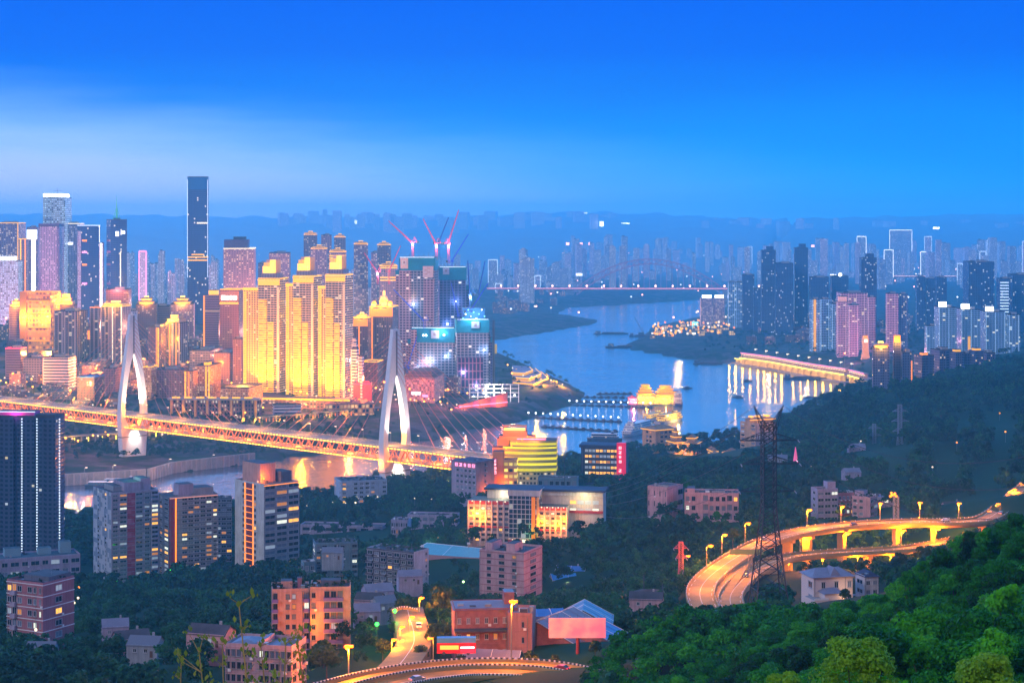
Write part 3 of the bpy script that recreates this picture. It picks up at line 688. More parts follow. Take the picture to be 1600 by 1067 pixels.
tower('narrow_bay_tower', 'narrow dark apartment tower left of the broad golden crowned one', (140, 158, 481), 2880, F_pilaster, -10, .1, 'residential tower', rim=g_amber)
tower('pagoda_crown_tower', 'mauve tower with golden tent crown right of the left bridge tower', (205, 243, 476), 3000, F_brown, 8, .2, crown=('pagoda', .85, 2), light=((0, -3, 5, 8e4),))
tower('sandwiched_tower', 'plain mauve tower with dark bands between two golden tent crowns', (233, 264, 479), 3060, F_band, 8, .2)
tower('second_pagoda_tower', 'brown grey tower with golden tent crown left of the dark wooded gap', (258, 302, 476), 3050, F_dots, 8, .2, crown=('pagoda', .8, 2), light=((0, -3, 5, 8e4),))
tower('blue_glass_sliver', 'pale blue narrow tower peeking out beside the left bridge tower', (201, 213, 486), 2950, F_rib, 0, 0)
r, w, dep, h = tower('stepped_gold_tower', 'stepped apartment tower with golden roof garden and vertical light strip', (231, 260, 512), 2800, F_brown, -20, .3, 'residential tower', strips=((.82, g_gold, 2.0), (.68, g_amber, 1.4)))
r, w, dep, h = tower('ribbed_gold_tower', 'ribbed salmon apartment tower with golden stepped crown', (258, 289, 505), 2810, F_pilaster, -14, .25, 'residential tower', bays=2, crown=('step', 2, 6, crown_wall, g_gold_hot), light=((-.8, -5, 5, 1e5), (0, -18, 45, 1e5)), strips=((.3, g_amber, 1.4), (.75, g_amber, 1.4)))
tower('slatted_office_tower', 'grey violet office tower with pale floor lines and glowing roof box', (318, 345, 462), 2900, F_band, -6, .12, crown=('box', .5, 8, g_gold), strips=((.03, g_amber, 2.2),))
r, w, dep, h = tower('salmon_office_tower', 'salmon office tower with four white glowing roof letters', (343, 379, 453), 2880, F_salmon, -8, .15, rim=g_gold, plant=False)
mb = MB(); mb.box(0, -dep / 2 - .6, h - 17, w * 1.02, 1.2, 15, pmat('sign_backing', (.70, .28, .14), .6)); mb.box(0, -dep / 2 - 1.4, h - 22, w * .98, 1, 3.0, g_gold); mb.build('sign_board', r)
def glyph(mb, cx, y, cz, s, m, k, axis='x', ox=0.0):
    """one block character made of strokes"""
    st = [[(-.4, 0, .12, .9), (.4, 0, .12, .9), (0, .42, .9, .12), (0, 0, .9, .1), (0, -.42, .9, .12)], [(0, .4, .95, .12), (0, 0, .12, .9), (-.3, -.2, .5, .12), (.3, .1, .12, .6), (0, -.42, .9, .12)],
          [(0, .2, .95, .12), (-.2, -.1, .12, .8), (.25, -.1, .12, .8), (0, -.15, .6, .1), (0, .45, .12, .25)], [(-.3, 0, .12, .95), (.1, .35, .7, .12), (.1, 0, .6, .12), (.1, -.38, .7, .12), (.4, 0, .12, .9)]][k % 4]
    for a, b, ww, hh in st: mb.box(cx + a * s, y, cz + b * s - hh * s / 2, ww * s, .5, hh * s, m)
mb = MB()
for k in range(4): glyph(mb, -w * .3 + k * w * .2, -dep / 2 - 2.0, h - 12, 6.2, g_white_hot, k)
mb.build('sign_letter', r)
tower('slim_pink_block', 'slim pinkish block at the foot of the left golden wing', (364, 378, 530), 2700, F_pinkold, 0, 0, 'apartment block')
tower('red_sign_block', 'lilac slab block with a red neon sign along its roof', (8, 35, 545), 2700, F_band, -6, .1, 'apartment block', rim=g_red)
r = bpy.data.objects['red_sign_block']; mb = MB()
for k in range(6): mb.box(-8 + k * 3.6, -9.5, ZY(548, 2700) - r.location.z, 2.6, .8, 3.2, g_red)
mb.build('neon_sign', r)
tower('white_gallery_block', 'white low block with dark gallery bands above the trees', (66, 112, 559), 2620, F_stripe, -8, .1, 'apartment block')
tower('teal_low_block', 'low grey teal block left of the white gallery block', (36, 67, 560), 2680, F_office, -8, .15, 'apartment block')
tower('blue_roof_hall', 'low brick hall with a pale blue roof above the bridge', (120, 155, 590), 2480, F_brick, -10, .2, 'hall', roofm=roof_blue, plant=False)
tower('pale_old_block', 'pale pink old block just left of the left bridge tower', (161, 184, 576), 2560, F_pinkold, -6, .2, 'apartment block')
tower('striped_hill_block', 'brown terraced block on the slope behind the stay cables', (128, 165, 567), 2740, F_brick, -8, .2, 'apartment block', roofm=roof_dark)
tower('grey_hill_block', 'grey violet low block on the wooded slope', (296, 336, 548), 2740, F_office, -6, .2, 'apartment block')
tower('beige_hill_block', 'beige low block under the salmon office tower', (334, 366, 552), 2700, F_pinkold, -6, .2, 'apartment block')
tower('wide_pink_block', 'long pink apartment block with an orange lit pier', (236, 290, 578), 2560, F_pinkold, -6, .08, 'apartment block', light=((-.75, -12, 42, 5e4),), strips=((.05, g_amber, 2.6),))
tower('orange_end_block', 'orange lit end block right of the white bridge leg', (223, 240, 574), 2540, F_orangeold, -6, .2, 'apartment block', rim=g_gold)
tower('yellow_stair_block', 'amber block with yellow light strips at its corner', (288, 305, 580), 2520, F_orangeold, -8, .2, 'apartment block', strips=((.1, g_gold, 1.8), (.5, g_amber, 1.4)))
tower('salmon_corner_block', 'salmon block with a lamp on its roof and yellow corner strips', (304, 336, 572), 2540, F_orangeold, -8, .25, 'apartment block', strips=((.75, g_gold, 1.6), (.95, g_gold, 1.6)), crown=('box', .3, 4, g_gold))
tower('amber_low_hall', 'low amber hall between the salmon block and the golden towers', (344, 400, 607), 2480, F_orangeold, -8, .2, 'hall', plant=False)
tower('white_striped_tower', 'white and navy striped stepped block right of the golden trio', (548, 560, 545), 2600, F_stripe, -12, .2, 'apartment block', plant=False, crown=('step', 2, 7, F_stripe, white_paint))
tower('white_striped_annex', 'shorter white and navy striped annex beside the stepped block', (559, 568, 556), 2590, F_stripe, -12, .2, 'apartment block', plant=False)
r, w, dep, h = tower('dome_crown_tower', 'mauve apartment tower with golden domed crown behind the right bridge tower', (577, 620, 480), 2800, F_brown, -8, .15, 'residential tower', crown=('dome',), rim=g_gold, light=((-.6, -3, 5, 1.2e5), (.4, -3, 5, 1.2e5)), strips=((.12, g_amber, 1.6),), bays=2)
mb = MB(); mb.box(0, -dep / 2 - .6, h - 14, w, 1.2, 12, glow('amber_cornice', AMBER, 1.5)); mb.build('cornice', r)
r, w, dep, h = tower('domed_low_tower', 'lower golden crowned wing tower left of the domed tower', (550, 579, 497), 2780, F_brown, -8, .15, 'residential tower', crown=('pagoda', .6, 1), rim=g_gold, light=((0, -3, 5, 1e5),), strips=((.45, g_amber, 1.6),), bays=1)
mb = MB(); mb.box(0, -dep / 2 - .6, h - 12, w, 1.2, 10, MATS['amber_cornice']); mb.build('cornice', r)
tower('ring_light_block', 'dark block with a ring of golden column lights under the domed tower', (566, 596, 566), 2700, F_brick, -8, .2, 'hall', plant=False, rim=g_gold)

# --- stilted promenade of golden columns along the river road
pr = thing('stilt_promenade', 'raised promenade on tall golden lit columns under the golden towers', 'promenade', (PX(335, 2440), 2440, 0), R(-4))
prz = ZY(622, 2440); gz = 14
mb = MB(); mb.box(0, 0, prz - 2, 122, 14, 2.2, concrete); mb.build('deck', pr)
mb = MB(); mb.box(0, 7.5, gz - 8, 122, 1, prz - gz + 6, facade('promenade_wall', (.22, .12, .15), 5, 4, .5, .6, .25, lc=(1, .6, .2), ls=1.5)); mb.build('back_wall', pr)
for k in range(8):
    mb = MB(); mb.box(-56 + k * 16, -6, gz - 8, 2.6, 2.6, prz - gz + 6, pmat('gold_column', (.75, .42, .10), .7)); mb.build('column', pr)
    lamp('POINT', (-56 + k * 16, -10, gz + 6), 1.4e4, (1, .38, .02), pr, 'column_lamp', .6)
mb = MB()
for k in range(7): mb.box(-50 + k * 16, -4, prz + .3, 10, 3, 1.6, g_gold)
mb.build('canopy_lights', pr)
# ------------------------------------------------------------------ construction site at the river fork
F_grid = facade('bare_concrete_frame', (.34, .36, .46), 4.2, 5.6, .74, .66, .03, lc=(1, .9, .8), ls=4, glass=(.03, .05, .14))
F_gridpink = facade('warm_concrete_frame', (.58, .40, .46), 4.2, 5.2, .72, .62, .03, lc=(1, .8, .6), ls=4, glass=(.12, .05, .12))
F_gridblue = facade('shaded_concrete_frame', (.17, .20, .44), 4.2, 6.0, .74, .68, .02, lc=(.8, .9, 1), ls=4, glass=(.01, .03, .16))  # shaded copy of the concrete frame, blue shade put into its colour
F_lattice = facade('red_column_frame', (.46, .16, .26), 12, 5.6, .72, .88, .0, glass=(.05, .04, .12))
netting = pmat('teal_safety_net', (.01, .26, .42), .8, var=.12, vscale=.06)
banner = pmat('pale_banner', (.80, .66, .66), .8); banner_grey = pmat('grey_banner', (.45, .52, .68), .8); mark_grey = pmat('banner_mark', (.35, .28, .36), .8)
def site_tower(label, box, d, mat, net, rot, side, depth, base=None, lean=0.0):
    r, w, dep, h = tower('unfinished_tower', label, box, d, mat, rot, side, 'tower under construction', 'towers under construction at the river fork', plant=False, depth=depth)
    mb = MB(); mb.box(0, 0, h - net, w + 1.6, dep + 1.6, net + .6, netting, roof_dark); mb.build('safety_net', r)
    mb = MB(); mb.box(0, -dep / 2 - 1.2, h + .5, w * .98, .8, .9, g_pale)
    for k in range(7): mb.tube((-w * .42 + k * w * .14, dep * .1, h), (-w * .42 + k * w * .14, dep * .1, h + 4 + 2 * (k % 3)), .4, steel_grey)
    mb.build('formwork', r)
    return r, w, dep, h
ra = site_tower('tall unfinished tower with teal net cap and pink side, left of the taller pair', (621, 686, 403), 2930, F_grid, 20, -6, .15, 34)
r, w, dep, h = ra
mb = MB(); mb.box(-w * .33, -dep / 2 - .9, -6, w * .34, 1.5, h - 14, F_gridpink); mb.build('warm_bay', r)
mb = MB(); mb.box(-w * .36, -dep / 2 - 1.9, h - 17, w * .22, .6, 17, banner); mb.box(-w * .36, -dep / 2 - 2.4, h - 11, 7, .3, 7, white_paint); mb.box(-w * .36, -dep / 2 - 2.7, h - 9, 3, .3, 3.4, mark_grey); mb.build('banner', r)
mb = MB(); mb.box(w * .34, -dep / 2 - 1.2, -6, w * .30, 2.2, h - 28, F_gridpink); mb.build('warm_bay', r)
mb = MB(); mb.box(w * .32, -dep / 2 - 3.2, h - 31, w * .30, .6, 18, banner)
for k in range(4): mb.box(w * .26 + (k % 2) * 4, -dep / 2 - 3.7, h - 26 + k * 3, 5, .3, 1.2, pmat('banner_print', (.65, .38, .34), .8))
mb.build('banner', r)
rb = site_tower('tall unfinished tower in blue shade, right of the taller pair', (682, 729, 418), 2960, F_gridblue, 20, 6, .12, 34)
r, w, dep, h = rb
mb = MB(); mb.box(-w * .25, -dep / 2 - 1.9, h - 11, 10, .6, 11, banner_grey); mb.box(-w * .25, -dep / 2 - 2.4, h - 7, 3.4, .3, 3.6, mark_grey); mb.build('banner', r)
rc = site_tower('lower unfinished tower with teal net cap in front, slightly curved white columns', (641, 717, 513), 2790, F_grid, 21, -8, .12, 30)
r, w, dep, h = rc
mb = MB(); mb.box(-w / 2 + 3, -dep / 2 - .5, 0, 9, 2, h - 2, F_gridpink); mb.build('warm_bay', r)
mb = MB(); mb.box(w * .05, -dep / 2 - 1.9, h - 15, 12, .6, 12, banner_grey); mb.box(w * .05, -dep / 2 - 2.4, h - 11, 5, .3, 4.5, mark_grey); mb.build('banner', r)
mb = MB()
for fx, z in ((-.22, 7), (-.16, 7), (.26, 8), (-.1, -36)): mb.ball((fx * w, -dep / 2 - 2.6, h - 16 + z * .8 if z > 0 else h - 50), 1.5, g_white_hot)
mb.build('work_lamp', r)
lamp('POINT', (-.1 * w, -dep / 2 - 9, h - 49), 2.2e4, (.85, .92, 1), r, 'work_light', 1)
lamp('POINT', (.2 * w, -dep / 2 - 9, h - 4), 2.2e4, (.85, .92, 1), r, 'work_light', 1)
rd = site_tower('lower unfinished tower with red steel columns and teal cap beside the river', (706, 768, 500), 2760, F_grid, 19, 6, .2, 32)
r, w, dep, h = rd
mb = MB(); mb.box(-w * .08, -dep / 2 - 1.0, h - 100, w * .8, 2.0, 44, F_lattice); mb.build('red_columns', r)
mb = MB(); mb.box(w * .0, -dep / 2 - .9, -4, w * .74, 1.6, h - 104 + 4, F_gridblue); mb.build('blue_base', r)
mb = MB(); mb.box(w * .08, -dep / 2 - 1.9, h - 12, 12, .6, 10, banner_grey); mb.box(w * .08, -dep / 2 - 2.4, h - 9, 4, .3, 4, mark_grey); mb.build('banner', r)
mb = MB(); mb.box(w * .05, 3, h + .5, w * .7, dep * .6, 17, pmat('core_formwork', (.03, .12, .32), .8), roof_dark)
for k in range(9): mb.ball((-w * .3 + k * w * .085, -dep * .3, h + 2 + (k * 7) % 5 * 3.2), .9, g_white_hot if k % 2 else g_cyan)
mb.build('core', r)
lamp('POINT', (0, -dep / 2 - 8, h + 8), 6e4, (.6, .9, 1), r, 'work_light', 1)
hoist = thing('hoist_mast', 'dark hoist tower with lattice standing at the right edge of the construction site', 'construction hoist', (PX(768, 2770), 2770, ground(PX(768, 2770), 2770)))
mb = MB(); zt = ZY(500, 2770) - hoist.location.z
mb.box(-6, 0, -4, 9, 8, zt - 14, facade('hoist_frame', (.20, .22, .34), 4, 3, .7, .7, .2, lc=WHITE, ls=2, glass=(.01, .02, .06))); mb.build('frame', hoist)
mb = MB(); mb.box(3, 0, -4, 3.4, 5, zt + 4, steel_dark); mb.build('mast', hoist)
mb = MB(); mb.box(6.4, 0, zt - 50, 3.5, 5, 14, pmat('yellow_hoist_car', (.6, .45, .05), .6)); mb.build('hoist_car', hoist)
# open steel frame with bright work lamps at the foot
fr = thing('steel_frame', 'low open white steel frame with glaring work lamps at the foot of the towers', 'steel frame', (PX(772, 2720), 2720, ground(PX(772, 2720), 2720)))
mb = MB()
for i in range(7):
    for j in range(3): mb.box(-36 + i * 12, j * 10, -4, 1.2, 1.2, 28 - j * 3, white_paint)
for z in (5, 11, 17, 23): mb.box(0, 0, z, 74, 1.0, .9, white_paint); mb.box(0, 10, z - 1, 74, 1.0, .9, white_paint)
mb.build('frame', fr)
mb = MB()
for i in range(5): mb.ball((-30 + i * 15, -3, 6 + (i * 5) % 9), 1.3, g_white_hot)
mb.build('work_lamp', fr); lamp('POINT', (0, -12, 12), 8e4, (1, .9, .75), fr, 'work_light', 1)

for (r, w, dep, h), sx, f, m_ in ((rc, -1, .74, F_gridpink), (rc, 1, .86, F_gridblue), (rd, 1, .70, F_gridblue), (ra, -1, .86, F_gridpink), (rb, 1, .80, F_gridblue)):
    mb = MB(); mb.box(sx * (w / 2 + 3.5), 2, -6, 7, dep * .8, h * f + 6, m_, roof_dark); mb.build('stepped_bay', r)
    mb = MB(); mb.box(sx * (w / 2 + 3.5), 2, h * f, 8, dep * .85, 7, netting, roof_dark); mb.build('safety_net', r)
for (r, w, dep, h), spots in ((ra, ((-.1, .62), (.2, .4))), (rb, ((.1, .7), (-.2, .5))), (rc, ((.3, .55), (-.35, .35))), (rd, ((-.3, .3), (.1, .12), (.35, .6)))):
    for fx, fz in spots:
        mb = MB(); mb.ball((fx * w, -dep / 2 - 2.2, fz * h), 1.5, g_white_hot, 6, 4); mb.tube((fx * w, -dep / 2 - 2.2, fz * h), (fx * w, -dep / 2, fz * h + .5), .2, steel_grey); mb.build('work_lamp', r)
        lamp('POINT', (fx * w, -dep / 2 - 6, fz * h), 9e3, (.55, .78, 1), r, 'work_light', .6)
def crane(hinge, tip, d, col, label, mast=14, boom=1.6, lampcol=None):
    hx, hz, tx, tz = PX(hinge[0], d), ZY(hinge[1], d), PX(tip[0], d), ZY(tip[1], d)
    r = thing('tower_crane', label, 'crane', (hx, d, hz - mast), 0, 'tower cranes on the construction site')
    mm = pmat(f'{col}_crane_paint', {'red': (.70, .05, .10), 'blue': (.06, .10, .75), 'navy': (.03, .08, .28)}[col], .5)
    mb = MB()
    for sx in (-1, 1):
        for sy in (-1, 1): mb.tube((sx * 1.2, sy * 1.2, 0), (sx * 1.2, sy * 1.2, mast), .42, mm)
    k = 0
    while k < mast - 2: mb.tube((-1.2, -1.2, k), (1.2, -1.2, k + 2), .2, mm); k += 2
    mb.build('mast', r)
    mb = MB(); v = np.array([tx - hx, 0, tz - hz]); L = np.linalg.norm(v); u = v / L; nrm = np.array([-u[2], 0, u[0]]); h0 = np.array([0, 0, float(mast)])
    for a in (0, 1): mb.tube(h0 + nrm * boom * a + (0, -.8, 0), h0 + v + nrm * .3 * a + (0, -.8, 0) , .62, mm); mb.tube(h0 + nrm * boom * a + (0, .8, 0), h0 + v + nrm * .3 * a + (0, .8, 0), .62, mm)
    n = max(4, int(L / 5))
    for i in range(n): mb.tube(h0 + v * (i / n), h0 + v * ((i + .5) / n) + nrm * boom * (1 - i / n), .38, mm); mb.tube(h0 + v * ((i + .5) / n) + nrm * boom * (1 - i / n), h0 + v * ((i + 1) / n), .38, mm)
    mb.build('jib', r)
    s = -1 if tx > hx else 1
    mb = MB(); mb.tube((0, 0, mast + .5), (s * 8, 0, mast + 1.2), .8, mm); mb.box(s * 8, 0, mast - 1, 3, 2.4, 3, steel_dark); mb.build('counter_jib', r)
    mb = MB(); mb.tube((0, 0, mast), (s * 3, 0, mast + 9), .4, mm); mb.tube((s * 7, 0, mast + 1), (s * 3, 0, mast + 9), .42, mm); mb.build('a_frame', r)
    mb = MB(); mb.box(-s * 1.6, -1.6, mast - .8, 2.6, 2.6, 2.8, mm); mb.build('cab', r)
    lm_ = glow('red_crane_lights', (1, .05, .10), 1.0) if col == 'red' else glow('blue_crane_lights', (.05, .12, 1), 1.6 if col == 'blue' else .5)
    mb = MB(); mb.tube(h0 + v * .05 + (0, -1.5, 0), h0 + v * .97 + (0, -1.5, 0), .32, lm_); mb.build('light_strip', r)
    if lampcol:
        mb = MB(); mb.ball((0, -2, mast - 3), 1.6, lampcol); mb.build('work_lamp', r); lamp('POINT', (0, -5, mast - 4), 4e4, (.9, .95, 1), r, 'work_light', 1)
    return r
crane((645, 379), (607, 345), 2935, 'red', 'red luffing crane reaching up left above the tall teal capped tower', 24, 2.0, g_white_hot)
crane((682, 381), (661, 342), 2945, 'red', 'dark red luffing crane pointing up left from the gap between towers', 26, 1.8, g_white_hot)
crane((686, 380), (701, 340), 2965, 'navy', 'navy luffing crane pointing steeply up beside the dark red one', 26)
crane((701, 381), (717, 328), 2970, 'red', 'tallest pink red luffing crane pointing steeply up right', 32, 2.0, g_white_hot)
crane((706, 409), (732, 366), 2960, 'blue', 'blue luffing crane leaning right over the blue shaded tower', 10)
crane((735, 461), (731, 407), 2790, 'navy', 'navy crane with nearly vertical jib over the riverside tower', 22, 1.6, g_white_hot)
crane((748, 461), (758, 408), 2780, 'navy', 'navy crane with tall jib leaning slightly right over the water', 24)
crane((735, 487), (763, 442), 2750, 'blue', 'blue crane leaning right from the riverside tower top', 10)
crane((663, 501), (615, 452), 2770, 'blue', 'long blue crane reaching up left across the tall towers', 12, 1.4)
crane((717, 494), (705, 442), 2755, 'blue', 'thin blue crane jib tilted left in front of the shaded tower', 8)
crane((590, 425), (569, 395), 3300, 'red', 'small red crane tilted left behind the domed tower', 22, 1.6, g_white_hot)
crane((608, 425), (626, 384), 3320, 'red', 'small red crane tilted right behind the domed tower', 22)
crane((637, 575), (652, 525), 2700, 'blue', 'blue crane standing low beside the white bridge tower', 12, 1.6)

# ------------------------------------------------------------------ shops and walls along the far river bank
r, w, dep, h = tower('terraced_mall', 'brown terraced mall roof with pink lit glass front below the construction towers', (632, 690, 592), 2640, facade('pink_lit_glazing', (.40, .16, .20), 3, 3, .6, .6, .55, lc=(1, .35, .35), lc2=(1, .5, .3), ls=1.2), -6, .2, 'shopping mall', plant=False, roofm=pmat('brown_terrace', (.20, .12, .12), .9, var=.2))
for k in range(3): mb = MB(); mb.box(-2, 0, h + k * 3.2, w * (.98 - k * .1), dep * (.95 - k * .15), 3.2, MATS['brown_terrace']); mb.build('roof_terrace', r)
mb = MB(); mb.box(-w * .1, -dep / 2 - 1, h * .3, w * .3, 1, 4, g_white); mb.box(w * .2, -dep / 2 - 1, h * .2, w * .2, 1, 3, g_pink); mb.build('sign_board', r)
hb = thing('site_hoarding', 'pink and orange lit hoarding wall rising towards the river point', 'hoarding', (PX(711, 2600), 2600, 0))
mb = MB(); a_, b_ = G(711, 2600), G(793, 2665); pts = [(0, 0), (b_[0] - a_[0], 65)]
n_ = 9
for i in range(n_):
    t0, t1 = i / n_, (i + 1) / n_; p, q = np.array(pts[0]) * (1 - t0) + np.array(pts[1]) * t0, np.array(pts[0]) * (1 - t1) + np.array(pts[1]) * t1
    z0_ = 8; zt = lambda t: 22 + 14 * t
    mb.face([(*p, z0_), (*q, z0_), (*q, zt(t1)), (*p, zt(t0))], pmat('hoarding_orange', (.78, .24, .14), .7) if i % 3 else pmat('hoarding_pink', (.62, .20, .42), .7))
    mb.face([(p[0], p[1] + 1, z0_), (q[0], q[1] + 1, z0_), (q[0], q[1] + 1, zt(t1)), (p[0], p[1] + 1, zt(t0))][::-1], concrete)
mb.build('panel', hb)
mb = MB(); mb.tube((0, -2, 21), (pts[1][0], pts[1][1] - 2, 22), .7, g_pink); mb.build('neon_line', hb)
for t in (.2, .55, .9): lamp('POINT', (pts[1][0] * t, pts[1][1] * t - 12, 22), 1.6e4, (1, .22, .08), hb, 'hoarding_lamp', 1)

# ribbed quay wall and lit colonnade
def wall_path(name, label, cat, pts, zb, zt, th, m, rib=None, ribm=None, ribw=1.6):
    o = np.array([pts[0][0], pts[0][1], 0.0]); r = thing(name, label, cat, tuple(o))
    mb = MB(); u = 0
    for a, b in zip(pts[:-1], pts[1:]):
        a2, b2 = np.array(a[:2]) - o[:2], np.array(b[:2]) - o[:2]; L = np.linalg.norm(b2 - a2); ang = math.atan2(*(b2 - a2)[::-1]); c = (a2 + b2) / 2
        mb.box(c[0], c[1], zb, L, th, zt - zb, m, concrete, ang)
    mb.build('wall', r)
    if rib:
        mb = MB()
        for a, b in zip(pts[:-1], pts[1:]):
            a2, b2 = np.array(a[:2]) - o[:2], np.array(b[:2]) - o[:2]; L = np.linalg.norm(b2 - a2); n = int(L / rib)
            dv = (b2 - a2) / L; nn = np.array([dv[1], -dv[0]])
            for i in range(n):
                p = a2 + dv * (i + .5) * rib + nn * (th / 2 + .6); mb.box(p[0], p[1], zb, ribw, 1.3, zt - zb - .6, ribm or m, rot=math.atan2(dv[1], dv[0]))
        o2 = mb.build('buttress', r); tag(o2, kind='stuff')
    return r
q = [shore([p])[0] for p in ((20, 765), (100, 758), (160, 754.5), (228, 750))]; wall_path('quay_wall', 'ribbed grey river wall below the left bridge tower', 'river wall', [(a, b - 2) for a, b in q], -4, 12.5, 3, concrete, 7, pmat('buttress_stone', (.42, .38, .40), .85))
q = [shore([p])[0] for p in ((232, 750), (270, 738.5), (345, 729.5), (398, 723.5))]; wall_path('quay_wall', 'ribbed river wall stretch right of the left bridge tower', 'river wall', [(a, b - 2) for a, b in q], -4, 12.5, 3, concrete, 7, MATS['buttress_stone'])
for px, py, lab in ((130, 748, 'lamp post on the river wall left of the left bridge tower'), (175, 744, 'lamp post on the river wall just before the left bridge tower'), (262, 734, 'lamp post on the river wall right of the left bridge tower'), (330, 727, 'lamp post on the river wall near its right end')):
    d_ = D0(py, 12.5); q = lamp_post(11, 1.6, steel_grey, g_warm, lab, None, (PX(px, d_), d_ + 6, 12.0), 0, .9); lamp('POINT', (1.5, -14, 9), 2.2e4, (1, .62, .5), q, 'street_light', .6)  # lights hang off the posts over the river, added to brighten the wall
def colonnade(label, pts, z, ht, lampm, every, lp=None):
    P0 = [np.array([PX(px, d), d, 0]) for px, d in pts]; o = P0[0]; r = thing('riverside_colonnade', label, 'colonnade', tuple(o))
    mb = MB(); mc = MB(); ml = MB(); wl = MB()
    for a, b in zip(P0[:-1], P0[1:]):
        L = np.linalg.norm(b - a); ang = math.atan2(b[1] - a[1], b[0] - a[0]); c = (a + b) / 2 - o
        mb.box(c[0], c[1], z - 1.4, L, 12, 1.4, concrete, asphalt, ang); wl.box(c[0] + 4.6 * math.sin(-ang), c[1] + 4.6, z - ht, L, 1, ht - 1.5, pmat('colonnade_back', (.20, .15, .16), .9, var=.2), None, ang)
        n = max(1, int(L / every))
        for i in range(n):
            p = a + (b - a) * (i + .5) / n - o; mc.box(p[0], p[1] - 5, z - ht - 4, 1.6, 1.6, ht + 2.6, concrete); ml.box(p[0] + every * .5, p[1] - 3, z - ht * .75, .8, .8, ht * .5, lampm)
            if lp and i % 3 == 0: lamp('POINT', (p[0] + every / 2, p[1] - 8, z - ht / 2), lp * 2, (1, .45, .02), r, 'colonnade_lamp', .6)
    mb.build('deck', r); mc.build('column', r); wl.build('back_wall', r); tag(ml.build('column_lamp', r), kind='stuff')
    return r
colonnade('river road on columns with yellow lamps between them, behind the left bridge tower', [(96, 2235), (225, 2290), (370, 2390)], 23, 10, g_yellow, 16, 4e3)
colonnade('amber lit colonnade on the bank between the two bridge towers', [(395, 2430), (480, 2475), (590, 2560)], 26, 12, glow('amber_dim', AMBER, 1.2), 9, 6e3)
tower('white_station', 'white low station building with dark window band on the bank', (423, 470, 633), 2470, F_stripe, 12, .1, 'station', plant=False)
r, w, dep, h = tower('market_shed', 'orange lit market hall with sloping roofs on the river bank', (500, 584, 632), 2520, facade('market_front', (.50, .22, .10), 6, 5, .7, .7, .6, lc=(1, .42, .08), lc2=(1, .6, .2), ls=1.6), 10, .1, 'market hall', plant=False)
mb = MB()
for k in range(4): mb.hip(-w * .37 + k * w * .25, 0, h + .3, w * .24, dep * 1.05, 4, pmat('market_roof', (.40, .16, .12), .7))
mb.build('roof', r); lamp('POINT', (-w * .2, -14, 7), 4e4, (1, .28, .02), r, 'market_lamp', 1); lamp('POINT', (w * .3, -14, 7), 2.5e4, (1, .14, .05), r, 'market_lamp', 1)
r, w, dep, h = tower('red_neon_pavilion', 'small pavilion glowing with red neon under the striped blocks', (552, 580, 598), 2590, pmat('red_pavilion_wall', (.5, .06, .08), .6), 0, .1, 'pavilion', plant=False)
mb = MB(); mb.box(0, -dep / 2 - .6, h - 2, w, 1, 1.4, g_red); mb.cyl(0, 0, h, w * .35, 2, g_red, roof_dark, 14); mb.build('neon_sign', r)

# stepped plaza on the point
pz = thing('stepped_plaza', 'stepped plaza of golden lit terraces on the tip of the river fork', 'plaza', (PX(830, 3050), 3050, 0))
base = [(803, 2835), (868, 2780), (911, 3000), (884, 3260), (800, 3330)]
B_ = [np.array([PX(a, d), d]) - np.array([PX(830, 3050), 3050]) for a, d in base]; cen = np.array([PX(800, 3120) - PX(830, 3050), 60.0])
def shrink(k): return [tuple(cen + (p - cen) * k) for p in B_]
stair_m = pmat('plaza_steps', (.40, .30, .38), .85, var=.15, vscale=.05)
mb = MB(); mb.prism(shrink(1.0), -4, 1.0, stone_bank); mb.prism(shrink(1.0), 1.0, 13, stair_m, stair_m, shrink(.72)); mb.build('steps', pz)
mb = MB()
for k in range(4):
    pa, pb = shrink(1.0 - k * .07), shrink(1.0 - k * .07); zz = 1.4 + k * 3
    mb.tube((*pa[1], zz), (*pb[2], zz), .7, pmat('pale_stair_edge', (.75, .7, .75), .7))
mb.tube((*shrink(.73)[0], 13.6), (*shrink(.73)[2], 13.6), .9, g_warm); mb.build('stair_edge', pz)
gw = pmat('plaza_terrace_wall', (.70, .45, .15), .7)
for i, (k, z0_, z1_) in enumerate(((.62, 13.0, 18.5), (.52, 18.5, 24), (.42, 24, 30), (.30, 30, 35))):
    mb = MB(); pl = shrink(k); mb.prism(pl, z0_, z1_, gw, stair_m); mb.build('terrace', pz)
    mb = MB()
    for j in range(3): mb.tube((*pl[j], z1_ - .6), (*pl[j + 1], z1_ - .6), 1.0, g_gold); mb.tube((*pl[j], z0_ + 1.6), (*pl[j + 1], z0_ + 1.6), .5, g_gold)
    mb.build('light_strip', pz)
for k, (a, d, z) in enumerate(((850, 2960, 24), (868, 3050, 22), (838, 2900, 30), (880, 2985, 20))): lamp('POINT', (PX(a, d) - PX(830, 3050), d - 3050, z), 1.5e5, (1, .36, .01), pz, 'plaza_lamp', 1)

